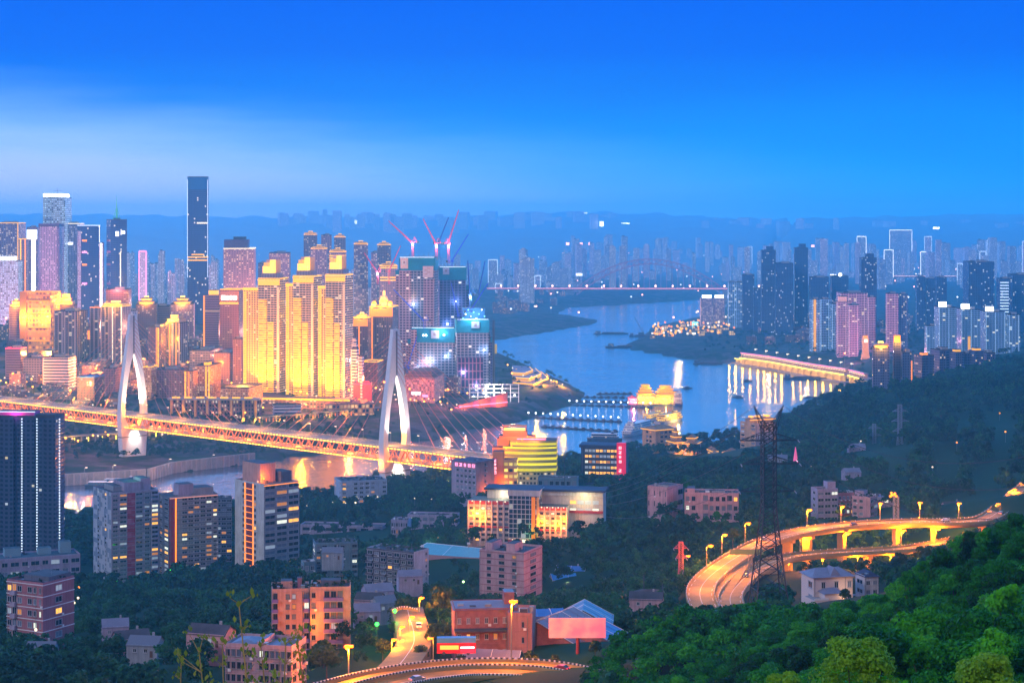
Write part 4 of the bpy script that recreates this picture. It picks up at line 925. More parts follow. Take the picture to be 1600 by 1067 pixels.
# ------------------------------------------------------------------ boats and pontoons
def hull(mb, L, B, z0, z1, m, top):
    p = [(-L / 2, -B * .35), (-L * .42, -B / 2), (L * .30, -B / 2), (L * .44, -B * .28), (L / 2, 0), (L * .44, B * .28), (L * .30, B / 2), (-L * .42, B / 2), (-L / 2, B * .35)]
    mb.prism([(x * .94, y * .85) for x, y in p], z0, z1, m, top, p)
def ship(label, px, py, L, B, decks, rot, hm, dm, name='river_boat', cat='boat', lit=None, dh=3.0, house=.75, funnel=False, group=None, roof=None, shift=0):
    x, y = PX(px, D0(py)), D0(py); r = thing(name, label, cat, (x, y, 0), R(rot), group)
    mb = MB(); hull(mb, L, B, -1.5, 3.2, hm, pmat('boat_deck', (.25, .2, .18), .8)); mb.build('hull', r)
    z = 3.2
    for k in range(decks):
        f = house - k * .05
        mb = MB(); mb.box(L * shift - k * L * .012, 0, z, L * f, B * (.86 - k * .03), dh - .5, dm); mb.box(L * shift - k * L * .012, 0, z + dh - .5, L * (f + .02), B * (.92 - k * .03), .5, lit or white_paint, roof or white_paint); mb.build('deck_house', r); z += dh
    mb = MB(); mb.box(L * (.22 + shift * .5), 0, z, L * .07, B * .5, 2.6, dm, roof or white_paint); mb.build('wheelhouse', r)
    if funnel: mb = MB(); mb.cyl(-L * .28, 0, z, 1.6, 5, hm, None, 10, 1.2); mb.build('funnel', r)
    mb = MB(); mb.tube((L * .3, 0, 3), (L * .3, 0, z + 6), .18, steel_grey); mb.build('mast', r)
    return r, z
F_ship = facade('white_ship_cabins', (.78, .77, .82), 3.0, 2.6, .6, .45, .12, lc=(1, .85, .6), ls=2, glass=(.06, .09, .2))
F_shipgold = facade('golden_ship_cabins', (.72, .48, .12), 3.0, 3.0, .6, .5, .7, lc=(1, .55, .06), lc2=(1, .7, .2), ls=2.2, glass=(.3, .12, .03))
F_shipdark = facade('dark_boat_cabins', (.05, .12, .22), 3.0, 3.0, .6, .45, .08, lc=(1, .8, .5), ls=2)
hull_w, hull_d, hull_g = pmat('white_hull', (.72, .73, .78), .5), pmat('dark_hull', (.03, .06, .12), .6, var=.2), pmat('ochre_hull', (.45, .25, .06), .6)
ship('white three deck cruise ship moored bow towards the red sign building', 996, 677, 92, 16, 4, -118, hull_w, F_ship, 'cruise_ship', 'cruise ship', funnel=True, roof=white_paint)
ship('dark low ferry with pale cabin moored left of the white cruise ship', 945, 688, 46, 13, 2, -10, hull_d, F_shipdark, 'ferry_boat')
r, z = ship('golden lit excursion boat moored in front, long and low', 1046, 659, 74, 15, 3, 58, hull_w, F_shipgold, 'excursion_boat', lit=g_gold, roof=pmat('gold_boat_roof', (.6, .4, .1), .6))
lamp('POINT', (0, -14, 8), 4e4, (1, .55, .08), r, 'boat_lamp', 1)
ship('second golden excursion boat behind the first, partly hidden', 1022, 655, 66, 14, 2, 62, hull_w, F_shipgold, 'excursion_boat', lit=g_gold, roof=MATS['gold_boat_roof'])
r, z = ship('pale pink lit ship with dark blue hull right of the palace boat', 1059, 632, 44, 15, 5, 85, pmat('blue_hull', (.08, .09, .30), .5), facade('pink_ship_cabins', (.66, .5, .55), 3, 3, .6, .5, .5, lc=(1, .6, .45), ls=1.4), 'pink_ship')
# floating palace with tiers of golden roofs
pb = thing('palace_boat', 'floating palace boat with stacked golden curved roofs and pink front', 'boat', (PX(1022, 2850), 2850, 0), R(4))
mb = MB(); mb.box(0, 0, -1, 78, 26, 3, hull_d); mb.build('pontoon_hull', pb)
gw2 = pmat('palace_wall', (.80, .48, .08), .6); groof = pmat('palace_roof', (.75, .45, .06), .6)
for (cx, wd, tiers, z0_, nm) in ((-14, 26, 4, 12, 0), (17, 36, 4, 10, 0)):
    mb = MB(); z = 2.0; mb.box(cx, 0, z, wd, 20, z0_, F_shipgold); z += z0_
    for k in range(tiers):
        f = 1 - k * .17; mb.box(cx, 0, z, wd * f * .9, 18 * f, 3.2, gw2); mb.hip(cx, 0, z + 3.2, wd * f * 1.1, 22 * f, 1.9, groof, .3)
        mb.box(cx, -11 * f, z + 2.9, wd * f * 1.08, .7, .7, g_gold); mb.box(cx, -9.3 * f, z + .6, wd * f * .9, .5, .5, g_gold); z += 4.3
    mb.build('pavilion', pb)
mb = MB(); mb.box(-34, -2, 2, 12, 16, 9, pmat('pink_front', (.7, .25, .3), .6)); mb.hip(-34, -2, 11, 15, 18, 4, pmat('pink_roof', (.6, .15, .2), .6)); mb.box(-34, -10.4, 9.5, 13, .8, 1, g_pink); mb.box(-34, -10.6, 3, 9, .6, 3, g_pink); mb.build('gate_house', pb)
for k, (x_, z_, c) in enumerate(((-14, 8, (1, .5, .05)), (16, 8, (1, .55, .08)), (-34, 8, (1, .2, .3)), (3, 30, (1, .55, .08)))): lamp('POINT', (x_, -18, z_), 6e4, tuple(v ** 1.5 for v in c), pb, 'boat_lamp', 1)
def barge(label, px, py, L, B, rot, extra=None):
    x, y = PX(px, D0(py)), D0(py); r = thing('cargo_barge', label, 'barge', (x, y, 0), R(rot))
    mb = MB(); hull(mb, L, B, -1, 2.6, hull_d, roof_dark); mb.build('hull', r)
    mb = MB(); mb.box(-L * .38, 0, 2.6, L * .12, B * .8, 6, F_shipdark, roof_dark); mb.build('wheelhouse', r)
    mb = MB(); mb.box(L * .05, 0, 2.6, L * .6, B * .7, 2.2, roof_dark); mb.build('cargo', r)
    if extra: extra(r)
    return r
barge('dark cargo barge in mid river below the far sandbank', 955, 522, 90, 18, 10)
def derrick(r):
    mb = MB(); mb.box(0, 0, 2, 14, 12, 9, steel_dark); mb.tube((4, 0, 10), (-16, 0, 46), .9, steel_dark); mb.tube((6, 0, 10), (2, 0, 24), .7, steel_dark); mb.build('derrick', r)
barge('crane barge with tilted derrick off the lit headland', 1002, 526, 60, 20, -8, derrick)
barge('dark work barges moored at the tip of the headland', 984, 543, 110, 26, -4)
barge('low dark barge under the sloped stone bank', 1106, 569, 60, 16, -6)
barge('dark cargo barge lying in the golden reflection', 1257, 592, 78, 14, -8)
def launch(label, px, py, L, rot):
    x, y = PX(px, D0(py)), D0(py); r = thing('small_launch', label, 'boat', (x, y, 0), R(rot)); mb = MB(); hull(mb, L, L * .28, -.5, 1.6, hull_d, roof_dark); mb.build('hull', r)
    mb = MB(); mb.box(-L * .08, 0, 1.6, L * .4, L * .2, 2.6, F_shipdark, white_paint); mb.build('cabin', r); mb = MB(); mb.tube((0, 0, 4), (0, 0, 8), .15, steel_grey); mb.build('mast', r)
launch('small dark launch in open water right of the pink ship', 1074, 607, 20, 20); launch('small dark launch near the wooded hill', 1263, 621, 18, 30); launch('tiny launch left of the golden reflection', 1168, 596, 18, 0); launch('pale speed launch in open water above the pylon', 1153, 621, 20, 150)
ship('low pale work boat moored under the ribbed river wall by the left bridge tower', 190, 757, 46, 11, 1, -4, hull_d, F_shipdark, 'work_boat', roof=white_paint)
ship('dark pontoon boat with pale roof moored left of the low work boat', 158, 761, 34, 10, 1, 2, hull_d, F_shipdark, 'work_boat')
fl0 = None
white_lamp_m = g_white_hot
def pontoon_row(label, a, b, n, lamps, size=9):
    global fl0
    A = np.array([PX(a[0], D0(a[1])), D0(a[1])]); B = np.array([PX(b[0], D0(b[1])), D0(b[1])]); o = (A + B) / 2; ang = math.atan2(B[1] - A[1], B[0] - A[0])
    r = thing('pontoon_walkway', label, 'pontoon', (o[0], o[1], 0), ang); mb = MB(); L = np.linalg.norm(B - A); mb.box(0, 0, .9, L, 1.6, .5, steel_dark)
    for s in (-.8, .8): mb.box(0, s, 1.8, L, .12, .12, steel_grey)
    mb.build('walkway', r)
    for i in range(n):
        p = A + (B - A) * (i + .5) / n
        if fl0 is None:
            fl0 = thing('pontoon_float', 'dark pontoon float under the walkways between point and palace boat', 'pontoon float', (p[0], p[1], 0), ang, 'floats of the mooring pontoons')
            m_ = MB(); m_.box(0, 0, -.5, 9, 5.5, 2.2, hull_d); m_.build('float', fl0); m_ = MB(); m_.box(1, 0, 1.7, 4, 3, 1.6, roof_dark); m_.build('deck_box', fl0)
        else: copy_tree(fl0, (p[0], p[1], 0), ang)
        if lamps and i % lamps == 0:
            q = thing('pontoon_lamp', f'white lamp post on the {label.split(",")[0]}', 'lamp post', (p[0], p[1] - 3.5, 0), ang, f'lamp posts of the {label.split(",")[0]}')
            m_ = MB(); m_.tube((0, 0, 0), (0, 0, 7), .2, steel_grey); m_.build('pole', q); m_ = MB(); m_.ball((0, 0, 7.4), 1.1, white_lamp_m, 6, 4); m_.build('globe', q)
pontoon_row('farthest pontoon walkway, reaching the palace boat', (932, 616), (988, 615.5), 6, 0)
pontoon_row('second pontoon walkway, short floats only', (900, 621), (1000, 622), 9, 0)
pontoon_row('third pontoon walkway, dense dark floats', (892, 628), (1012, 629), 13, 0)
pontoon_row('fourth pontoon walkway, lined with white lamps', (884, 633), (1022, 637), 12, 1)
pontoon_row('fifth pontoon walkway, lamp lit from the ribbed bank', (820, 652), (972, 660), 13, 1)
pontoon_row('nearest pontoon walkway, behind the curved yellow building', (845, 667), (966, 675), 10, 0)
# ------------------------------------------------------------------ right bank
F_blue = facade('blue_dusk_facade', (.16, .24, .42), 3.2, 3.4, .55, .5, .10, lc=(1, .75, .35), lc2=(1, .9, .7), ls=3, glass=(.02, .05, .14))
F_bluedark = facade('dark_blue_facade', (.05, .10, .24), 3.2, 3.6, .55, .5, .05, lc=(1, .85, .5), lc2=(.8, .9, 1), ls=3, glass=(.01, .04, .12))
F_pinkgrid = facade('pink_outlined_facade', (.50, .26, .40), 3.3, 5.0, .8, .62, .05, lc=(1, .8, .3), ls=2.5, glass=(.10, .06, .16), slab=((1, .42, .50), .75, .18), pil=((1, .55, .6), .7, .12, 3))
F_bluegrid = facade('blue_outlined_facade', (.20, .30, .50), 3.3, 5.0, .8, .62, .08, lc=(1, .8, .3), lc2=(.7, .9, 1), ls=2.5, glass=(.02, .07, .18), slab=((.35, .62, 1), .6, .16), pil=((.5, .75, 1), .8, .12, 3))
F_golddark = facade('dusky_apartment_facade', (.10, .12, .24), 3.2, 3.6, .55, .5, .07, lc=(1, .6, .2), ls=3, glass=(.01, .03, .10))
RB = 'residential tower'
tower('outlined_tower', 'slim blue outlined tower with one golden window column left of the pink group', (1268, 1282, 468), 3640, F_bluegrid, 4, .1, RB, strips=((.3, glow('gold_dim', GOLD, 1.0), 5.0),), light=None)
tower('outlined_tower', 'dark blue outlined tower beside the slim one with golden windows', (1281, 1300, 468), 3680, F_bluegrid, 4, .1, RB)
tower('outlined_tower', 'blue violet outlined tower directly left of the pink outlined group', (1299, 1312, 475), 3650, F_bluegrid, 4, .1, RB)
tower('outlined_tower', 'pink outlined tower with a glowing salmon roof box, front left of its group', (1309, 1328, 472), 3480, F_pinkgrid, -4, .1, RB, crown=('box', .7, 10, pmat('salmon_box', (.8, .4, .35), .7, emit=(1, .4, .3), es=.5)))
tower('outlined_tower', 'pink outlined tower, lowest of its group, with bright outline', (1327, 1344, 477), 3440, F_pinkgrid, -4, .1, RB)
tower('outlined_tower', 'violet pink outlined tower, tallest and broadest at the back of the group', (1314, 1360, 458), 3600, F_pinkgrid, -4, .1, RB)
tower('outlined_tower', 'violet pink outlined tower at the right end of the group', (1357, 1369, 465), 3540, F_pinkgrid, -4, .1, RB)
r, w, dep, h = tower('outlined_tower', 'lone pink outlined tower with blue shaded flank, right of the gap', (1386, 1404, 459), 3500, F_pinkgrid, -3, .1, RB)
tower('outlined_tower', 'blue shaded tower attached right of the lone pink one', (1403, 1419, 460), 3520, F_blue, -3, .1, RB)
for i, (a, b, y, lab) in enumerate([(1468, 1498, 481, 'white blue outlined tower with glowing roof panel, left of three'), (1503, 1535, 484, 'white blue outlined tower with glowing roof panel and golden windows, middle of three'), (1541, 1574, 488, 'white blue outlined tower with glowing roof panel, right of three')]):
    r, w, dep, h = tower('outlined_tower', lab, (a, b, y), 3000 + i * 30, F_bluegrid, -4, .12, RB)
    mb = MB(); mb.box(-w * .25, -dep * .3, h + .5, w * .42, 5, 8.5, g_white_hot if i < 2 else g_white); mb.build('glowing_panel', r)
    if i == 1: mb = MB(); mb.box(-w * .1, -dep / 2 - .5, 4, w * .14, .8, h * .42, MATS['gold_dim']); mb.build('light_strip', r)
tower('outlined_tower', 'shorter blue outlined tower at the far right edge of the row', (1577, 1596, 492), 3050, F_bluegrid, -4, .12, RB)
tower('outlined_tower', 'pale banded block between lone pink tower and the white blue trio', (1448, 1470, 510), 3060, F_bluegrid, 0, .1, RB)
# dark towers
for a, b, y, d, lab in [(1190, 1216, 392, 4300, 'dark blue stepped tower at the left of the big dark cluster'), (1212, 1244, 412, 4250, 'broad dark blue tower in the middle of the dark cluster'), (1242, 1266, 388, 4300, 'dark blue tower with blocky head, highest of the dark cluster'), (1267, 1300, 434, 4200, 'dark low slab behind the outlined towers'), (1300, 1330, 432, 4250, 'dark low block with a bright white lamp behind it'),
        (1346, 1374, 404, 3900, 'dark blue tower with rounded head and violet window dots'), (1433, 1448, 433, 4200, 'dark slim slab left of the twin slabs'), (1448, 1466, 436, 4200, 'dark square tower, left of twin slabs'), (1464, 1482, 434, 4150, 'dark square tower with pale edges, right of twin slabs'), (1514, 1560, 410, 3900, 'big dark blue tower near the right edge'),
        (1562, 1584, 436, 3800, 'dark tower with bright horizontal stripes near the right edge'), (1583, 1620, 430, 3850, 'dark tower cut off by the right edge'), (1160, 1182, 430, 4500, 'dark slab right of the bright windowed tower pair'), (1178, 1200, 452, 4450, 'dark low tower left of the stepped dark cluster')]:
    r, w, dep, h = tower('dark_tower', lab, (a, b, y), d, F_bluedark, -6, .15, 'tower')
    if a in (1190, 1242, 1346): mb = MB(); mb.box(w * .1, 0, h + .02, w * .5, dep * .6, 10, F_bluedark, roof_dark); mb.build('roof_block', r)
    if a == 1562:
        mb = MB()
        for k in range(12): mb.box(-w * .1, -dep / 2 - .5, h - 8 - k * 6, w * .7, .8, 1.6, g_pale)
        mb.build('light_belt', r)
    if a == 1300: mb = MB(); mb.ball((0, -dep / 2, h + 4), 4, g_white_hot); mb.build('roof_lamp', r)
for a, b, y, d, lab, m, s in [(1095, 1113, 466, 4700, 'violet lit tower with a brilliant white roof sign', F_dots, 1), (1115, 1132, 466, 4700, 'violet lit tower with a long white roof sign', F_dots, 1), (1138, 1150, 441, 4600, 'bright windowed pale tower, left of a pair', F_bluegrid, 0), (1150, 1162, 441, 4600, 'bright windowed pale tower, right of a pair', F_bluegrid, 0)]:
    r, w, dep, h = tower('lit_tower', lab, (a, b, y), d, m, 3, .1)
    if s: mb = MB(); mb.box(0, -dep / 2, h + 1, w * .8, 2, 7, g_white_hot); mb.build('roof_sign', r)
# dark estate with golden roofs above the wooded hill
for a, b, y, d, lab, cr in [(1364, 1398, 545, 2230, 'dusky apartment block with glowing golden eaves beside the clock tower', ('pagoda', .9, 1)), (1396, 1412, 536, 2260, 'dusky block with an orange lit roof house, highest golden one', ('box', .8, 9, glow('amber_roof_house', AMBER, 1.6))), (1410, 1430, 552, 2240, 'dusky block in blue shade right of the orange roof house', None),
        (1433, 1460, 556, 2300, 'dark blue block with small golden eave lamps', ('box', .4, 3, g_amber)), (1460, 1490, 548, 2350, 'dark blue block with pitched roof in the middle of the estate', None), (1488, 1506, 551, 2330, 'dark blue block with small golden roof house, left one', ('box', .6, 3.4, glow('gold_roof_house', GOLD, 1.3))),
        (1504, 1520, 553, 2340, 'dark blue narrow block between two golden roof houses', None), (1518, 1538, 549, 2330, 'dark blue block with small golden roof house, right one', ('box', .6, 3.4, MATS['gold_roof_house'])), (1536, 1556, 552, 2350, 'dark blue block at the right end of the estate', None)]:
    r, w, dep, h = tower('estate_block', lab, (a, b, y), d, F_golddark, 14 if a > 1430 else -10, .25, 'apartment block', crown=cr, bays=2)
    if a in (1364, 1396): lamp('POINT', (0, -dep / 2 - 4, h + 3), 4e4, (1, .36, .02), r, 'floodlight', 1)
    if a == 1410: mb = MB(); mb.box(w * .45, -dep / 2 - .5, 5, 1.2, .8, h * .7, g_amber); mb.build('light_strip', r)
# clock tower
ct = thing('clock_tower', 'golden lit clock tower with flared foot beside the promenade', 'clock tower', (PX(1352, 3400), 3400, 18))
zt = ZY(524, 3400) - 18; cw = pmat('clock_tower_stone', (.72, .45, .14), .7)
mb = MB(); sq = lambda a: [(-a, -a), (a, -a), (a, a), (-a, a)]
mb.prism(sq(12), -14, 3, cw, None, sq(10)); mb.prism(sq(9), 3, zt * .45, cw, None, sq(5.2)); mb.prism(sq(5.2), zt * .45, zt * .74, cw, None, sq(4.6)); mb.build('shaft', ct)
mb = MB(); mb.box(0, 0, zt * .74, 11, 11, 9, pmat('clock_stage', (.75, .5, .2), .6)); mb.build('clock_stage', ct)
mb = MB(); mb.cyl(0, -5.6, zt * .74 + 4.4, 3.2, .01, g_warm); mb.box(0, -5.8, zt * .74 + 1.4, 6, .4, 6, g_warm); mb.build('clock_face', ct)
mb = MB(); mb.box(0, 0, zt * .74 + 9, 7.5, 7.5, 5, g_amber); mb.prism(sq(4.6), zt * .74 + 14, zt, pmat('clock_roof', (.4, .15, .06), .6), None, sq(.3)); mb.tube((0, 0, zt), (0, 0, zt + 8), .25, steel_grey); mb.build('belfry', ct)
for s in (-1, 1): aim_child(lamp('SPOT', (s * 9, -24, 0), 2.2e5, (1, .34, .015), ct, 'floodlight', 1, 70), (0, 0, 30))
# arcade promenade: lower yellow arches, upper colonnade
def arcade(label, pts, zlo, zhi, wallm, litm, upper, n_up):
    P0 = [np.array([PX(px, D0(py)), D0(py) + 12]) for px, py in pts]; o = P0[0]; r = thing('river_arcade', label, 'promenade', (o[0], o[1], 0))
    dk, ar, up, st, lm = MB(), MB(), MB(), MB(), MB()
    for a, b in zip(P0[:-1], P0[1:]):
        L = np.linalg.norm(b - a); dv = (b - a) / L; ang = math.atan2(dv[1], dv[0]); nn = np.array([dv[1], -dv[0]]) ; c = (a + b) / 2 - o
        if nn[1] > 0: nn = -nn
        dk.box(c[0] - nn[0] * 10, c[1] - nn[1] * 10, zhi - 2, L, 22, 2, concrete, pmat('promenade_paving', (.45, .3, .3), .8), ang)
        f = c + nn * 2; st.box(f[0], f[1], zhi - 1.4, L, 1.2, 1.2, litm, None, ang)
        bk = c - nn * 1.5; ar.box(bk[0], bk[1], -3, L, 1.5, zhi + 1, wallm, None, ang)
        n = max(2, int(L / 24))
        for i in range(n):
            p = a + (b - a) * (i + .5) / n - o
            ar.box(p[0], p[1], -4, 4, 5, zhi - 2 + 4, wallm, None, ang)
            for k in range(6):                                # arch spandrels
                t0, t1 = k / 6, (k + 1) / 6; zz = zhi - 2 - 7 * abs(2 * (t0 + t1) / 2 - 1) ** 2
                q = p + dv * L / n * ((t0 + t1) / 2); ar.box(q[0] , q[1], zz, L / n / 6, 3, zhi - 2 - zz + .01, wallm, None, ang)
            q = p + nn * 3.2; lm.box(q[0], q[1], zhi - 3.4, 1.6, .6, .8, litm, None, ang)
            lamp('POINT', (q[0] + nn[0] * 17, q[1] + nn[1] * 17, 9), 1.5e4, (1, .42, .008), r, 'arch_lamp', 1)
        if upper:
            m2 = max(2, int(L / 9)); b2 = c - nn * 4; up.box(b2[0], b2[1], zhi + 8, L, 8, 1.2, pmat('arcade_roof', (.4, .25, .25), .7), None, ang); b3 = c - nn * 7; up.box(b3[0], b3[1], zhi, L, 1, 8, pmat('arcade_back', (.5, .3, .25), .7), None, ang)
            for i in range(m2): p = a + (b - a) * (i + .5) / m2 - o; up.box(p[0], p[1], zhi, 1.6, 1.6, 8, pmat('arcade_post', (.6, .4, .35), .7)); st.box(p[0] + dv[0] * 4, p[1] + dv[1] * 4, zhi + 5.6, 3, 1, 1, g_warm)
            st.box(c[0], c[1], zhi + 8.4, L, 1, .8, g_pink, None, ang)
    bm_ = MB(); ribbon_pts = [(p - o) for p in P0]
    for a, b in zip(ribbon_pts[:-1], ribbon_pts[1:]): L = np.linalg.norm(b - a); c = (a + b) / 2; bm_.box(c[0] + 3, c[1] - 14, -4, L + 14, 22, 5.4, stone_bank, None, math.atan2(b[1] - a[1], b[0] - a[0]))
    bm_.build('river_bank', r); dk.build('deck', r); ar.build('arches', r); tag(st.build('light_strip', r), kind='stuff'); tag(lm.build('arch_light', r), kind='stuff')
    if upper: up.build('upper_gallery', r)
    return r
yel = pmat('yellow_stone', (.72, .55, .12), .75)
arcade('long yellow lit arcade along the water with a pillared gallery above', [(1158, 570), (1206, 577), (1262, 588), (1322, 598)], 0, 14, yel, g_yellow, True, 60)
arcade('short yellow lit arcade end below the clock tower', [(1328, 600), (1352, 607)], 0, 15, yel, g_yellow, True, 8)
arcade('plain yellow lit embankment gallery at the far left of the arcade', [(1150, 567), (1170, 570)], 0, 9, yel, g_yellow, False, 8)
for k in range(10):
    t = k / 9; px = 1180 + 150 * t; d = D0(573 + 26 * t) + 60
    loc = (PX(px, d), d, 17)
    q = lamp_post(12, 1.5, steel_grey, g_warm, 'warm white lamp post behind the yellow arcade', 'lamp posts behind the arcade', loc, 0, 1.6)
    mb = MB(); mb.ball((0, 0, 12.4), 1.5, g_warm, 6, 4); mb.build('globe', q)
for px, d, p in ((1200, 3600, 6e4), (1260, 3480, 6e4), (1310, 3330, 6e4)): lamp('POINT', (PX(px, d), d, 34), p, (1, .55, .25), None, 'street_light', 1)

# ------------------------------------------------------------------ arch bridge far upstream
d = 6500; ab = thing('arch_bridge', 'hazy steel arch bridge far upstream with red deck lights', 'bridge', (PX(1015, d), d, 0), R(-2))
arch_m = pmat('arch_steel', (.55, .28, .38), .6); dz = ZY(452, d)
mb = MB(); mb.box(-90, 0, dz - 3, 960, 30, 5, pmat('arch_deck', (.3, .2, .25), .7)); mb.build('deck', ab)
mb = MB(); mb.box(-90, -15.5, dz + 2, 960, 1, 2.4, glow('rose_deck_light', (1, .35, .38), 1.6)); mb.build('light_string', ab)
span = 260; top = ZY(405, d) - dz
for s in (-1, 1):
    mb = MB(); hi_, lo_ = [], []
    for k in range(29):
        t = -1.06 + 2.12 * k / 28; x = t * span; zu = dz + top * (1 - t * t) ; zl = dz + (top - 16 - 6 * abs(t)) * (1 - (t * 1.0) ** 2) - 24 * t * t
        hi_.append((x, s * 14, zu)); lo_.append((x, s * 14, zl))
    mb.path(hi_, 2.4, arch_m); mb.path(lo_, 2.4, arch_m)
    for k in range(28): mb.tube(hi_[k], lo_[k], .9, arch_m); mb.tube(lo_[k], hi_[k + 1], .9, arch_m)
    for k in range(2, 27): mb.tube(lo_[k], (lo_[k][0], s * 14, dz), .6, arch_m)
    mb.build('arch', ab)
for x in (-280, 270): mb = MB(); mb.box(x, 0, -8, 26, 34, dz + 4, concrete); mb.build('pier', ab)
mb = MB()
for k in range(16): mb.ball((-520 + k * 60, -15, dz + 12), 3.2, glow('rose_lamp', (1, .45, .35), 8)); mb.tube((-520 + k * 60, -15, dz), (-520 + k * 60, -15, dz + 12), .4, steel_grey)
mb.build('deck_lamp', ab)
rd_ = thing('flat_bridge', 'distant low road bridge with pale lights on the far right', 'bridge', (PX(1450, 7400), 7400, 0), R(-1)); dz2 = ZY(432, 7400)
mb = MB(); mb.box(0, 0, dz2 - 3, 330, 20, 4, MATS['arch_deck']); mb.build('deck', rd_); mb = MB(); mb.box(0, -10.5, dz2 + 1, 330, 1, 2, glow('pale_rose_light', (1, .6, .55), 1.5)); mb.build('light_string', rd_)
for k in range(4): mb = MB(); mb.box(-130 + k * 86, 0, 0, 8, 14, dz2 - 3, concrete); mb.build('pier', rd_)
# lit headland plaza: crowd of lamps
lp0 = None
for k in range(110):
    px = rng.uniform(1016, 1152); t = (px - 1016) / 136
    py = rng.uniform(509 - 6 * t, 527 + 3 * math.sin(t * 3)) if px < 1130 else rng.uniform(500, 522)
    d = D0(py, 14); loc = (PX(px, d), d, ground(PX(px, d), d))
    if lp0 is None:
        lp0 = {}
        for c, m_ in (('golden', g_gold), ('warm white', g_warm), ('orange', g_amber)):
            q = thing('plaza_lamp', f'{c} globe lamp among the crowd of lights on the headland', 'street lamp', loc, 0, f'{c} lamps of the lit headland')
            mb = MB(); mb.tube((0, 0, -3), (0, 0, 9), .3, steel_grey, 3); mb.build('pole', q); mb = MB(); mb.ball((0, 0, 10.5), 2.6, m_, 6, 4); mb.build('globe', q); lp0[c] = q
    else: copy_tree(lp0[['golden', 'golden', 'warm white', 'orange'][k % 4]], loc)
for px, d, p, c in ((1060, 4700, 2.5e5, (1, .55, .15)), (1110, 4850, 2.5e5, (1, .55, .15)), (1150, 4900, 2e5, (1, .6, .3))): lamp('POINT', (PX(px, d), d, 60), p, c, None, 'plaza_light', 2)
r, w, dep, h = tower('cyan_light_tower', 'small tower glowing pale cyan in the middle of the lit headland', (1082, 1091, 503), 4650, pmat('cyan_tower_panel', (.3, .6, .6), .5, emit=(.35, 1, .9), es=1.6), 0, 0, 'light tower', plant=False)
for k in range(14):
    px = 1020 + k * 9.5; d = D0(525 - (k * 5) % 13, 14)
    q = thing('shop_pavilion', 'low golden lit shop pavilion among the headland lamps', 'pavilion', (PX(px, d), d, ground(PX(px, d), d)), 0, 'golden pavilions of the lit headland')
    mb = MB(); mb.box(0, 0, -4, 13, 12, 11 + k % 3 * 3, facade('gold_shop_front', (.5, .32, .12), 5, 5, .7, .6, .7, lc=(1, .55, .1), lc2=(1, .7, .3), ls=1.8), roof_dark); mb.build('wall', q); mb = MB(); mb.hip(0, 0, 7.1 + k % 3 * 3, 15, 14, 3, roof_dark); mb.build('roof', q)
# ------------------------------------------------------------------ hazy towers far behind
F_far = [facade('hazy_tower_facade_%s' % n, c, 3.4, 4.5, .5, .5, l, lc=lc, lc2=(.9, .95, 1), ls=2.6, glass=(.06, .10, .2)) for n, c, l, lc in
         (('pale', (.62, .64, .70), .16, (1, .8, .5)), ('lilac', (.62, .54, .66), .18, (1, .6, .5)), ('grey', (.46, .50, .60), .14, (1, .85, .6)), ('blue', (.40, .50, .64), .18, (1, .9, .8)))]  # walls paled so that their colour adds to the haze
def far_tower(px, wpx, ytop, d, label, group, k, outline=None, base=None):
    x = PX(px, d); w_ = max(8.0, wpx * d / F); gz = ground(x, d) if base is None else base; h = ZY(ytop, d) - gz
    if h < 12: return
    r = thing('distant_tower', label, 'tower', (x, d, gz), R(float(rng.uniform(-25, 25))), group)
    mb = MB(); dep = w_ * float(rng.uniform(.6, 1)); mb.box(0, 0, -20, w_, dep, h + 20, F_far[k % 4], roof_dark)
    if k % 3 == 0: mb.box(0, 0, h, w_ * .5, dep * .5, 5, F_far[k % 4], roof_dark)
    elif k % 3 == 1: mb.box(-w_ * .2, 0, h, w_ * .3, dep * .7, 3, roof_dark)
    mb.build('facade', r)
    if outline:
        mb = MB()
        for sx in (-1, 1): mb.box(sx * w_ / 2, -dep / 2 - .5, h * .2, 1.6, 1, h * .8, outline)
        mb.box(0, -dep / 2 - .5, h, w_, 1, 2.2, outline); mb.build('light_outline', r)
def zone(n, pa, pb, ya, yb, da, db, wa, wb, label, group, out=0.0, om=None):
    for i in range(n):
        px = pa + (pb - pa) * (i + rng.uniform(.1, .9)) / n; d = float(rng.uniform(da, db))
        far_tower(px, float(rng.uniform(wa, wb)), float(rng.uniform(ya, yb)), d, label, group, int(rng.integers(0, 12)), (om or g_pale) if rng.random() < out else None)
zone(34, 196, 342, 392, 440, 4600, 6200, 5, 10, 'small lilac tower block in the haze around the tall glass skyscraper', 'hazy blocks around the skyscraper')
zone(24, -10, 200, 430, 470, 4200, 5200, 8, 16, 'mauve hazy tower block behind the business towers on the left', 'hazy blocks behind the business towers', .1, g_warm)
zone(26, 400, 640, 420, 470, 4300, 5600, 8, 15, 'pinkish hazy tower block behind the golden crowned towers', 'hazy blocks behind the golden crowns')
zone(30, 640, 900, 392, 450, 7200, 10500, 7, 13, 'pale blue tower block in the haze left of the arch bridge', 'hazy blocks left of the arch bridge')
zone(26, 770, 905, 405, 446, 6750, 7600, 8, 15, 'blue hazy tower block on the far bank above the sandbank', 'hazy blocks above the sandbank', .08)
zone(80, 880, 1150, 366, 424, 7600, 11800, 5, 11, 'pale blue tower block in the haze beyond the arch bridge', 'hazy blocks beyond the arch bridge')
zone(56, 1150, 1420, 372, 428, 6800, 11000, 7, 13, 'blue hazy tower block behind the dark tower cluster', 'hazy blocks behind the dark cluster', .06)
zone(56, 1400, 1620, 370, 430, 6800, 11000, 7, 13, 'blue hazy tower block behind the flat distant bridge', 'hazy blocks behind the flat bridge', .10)
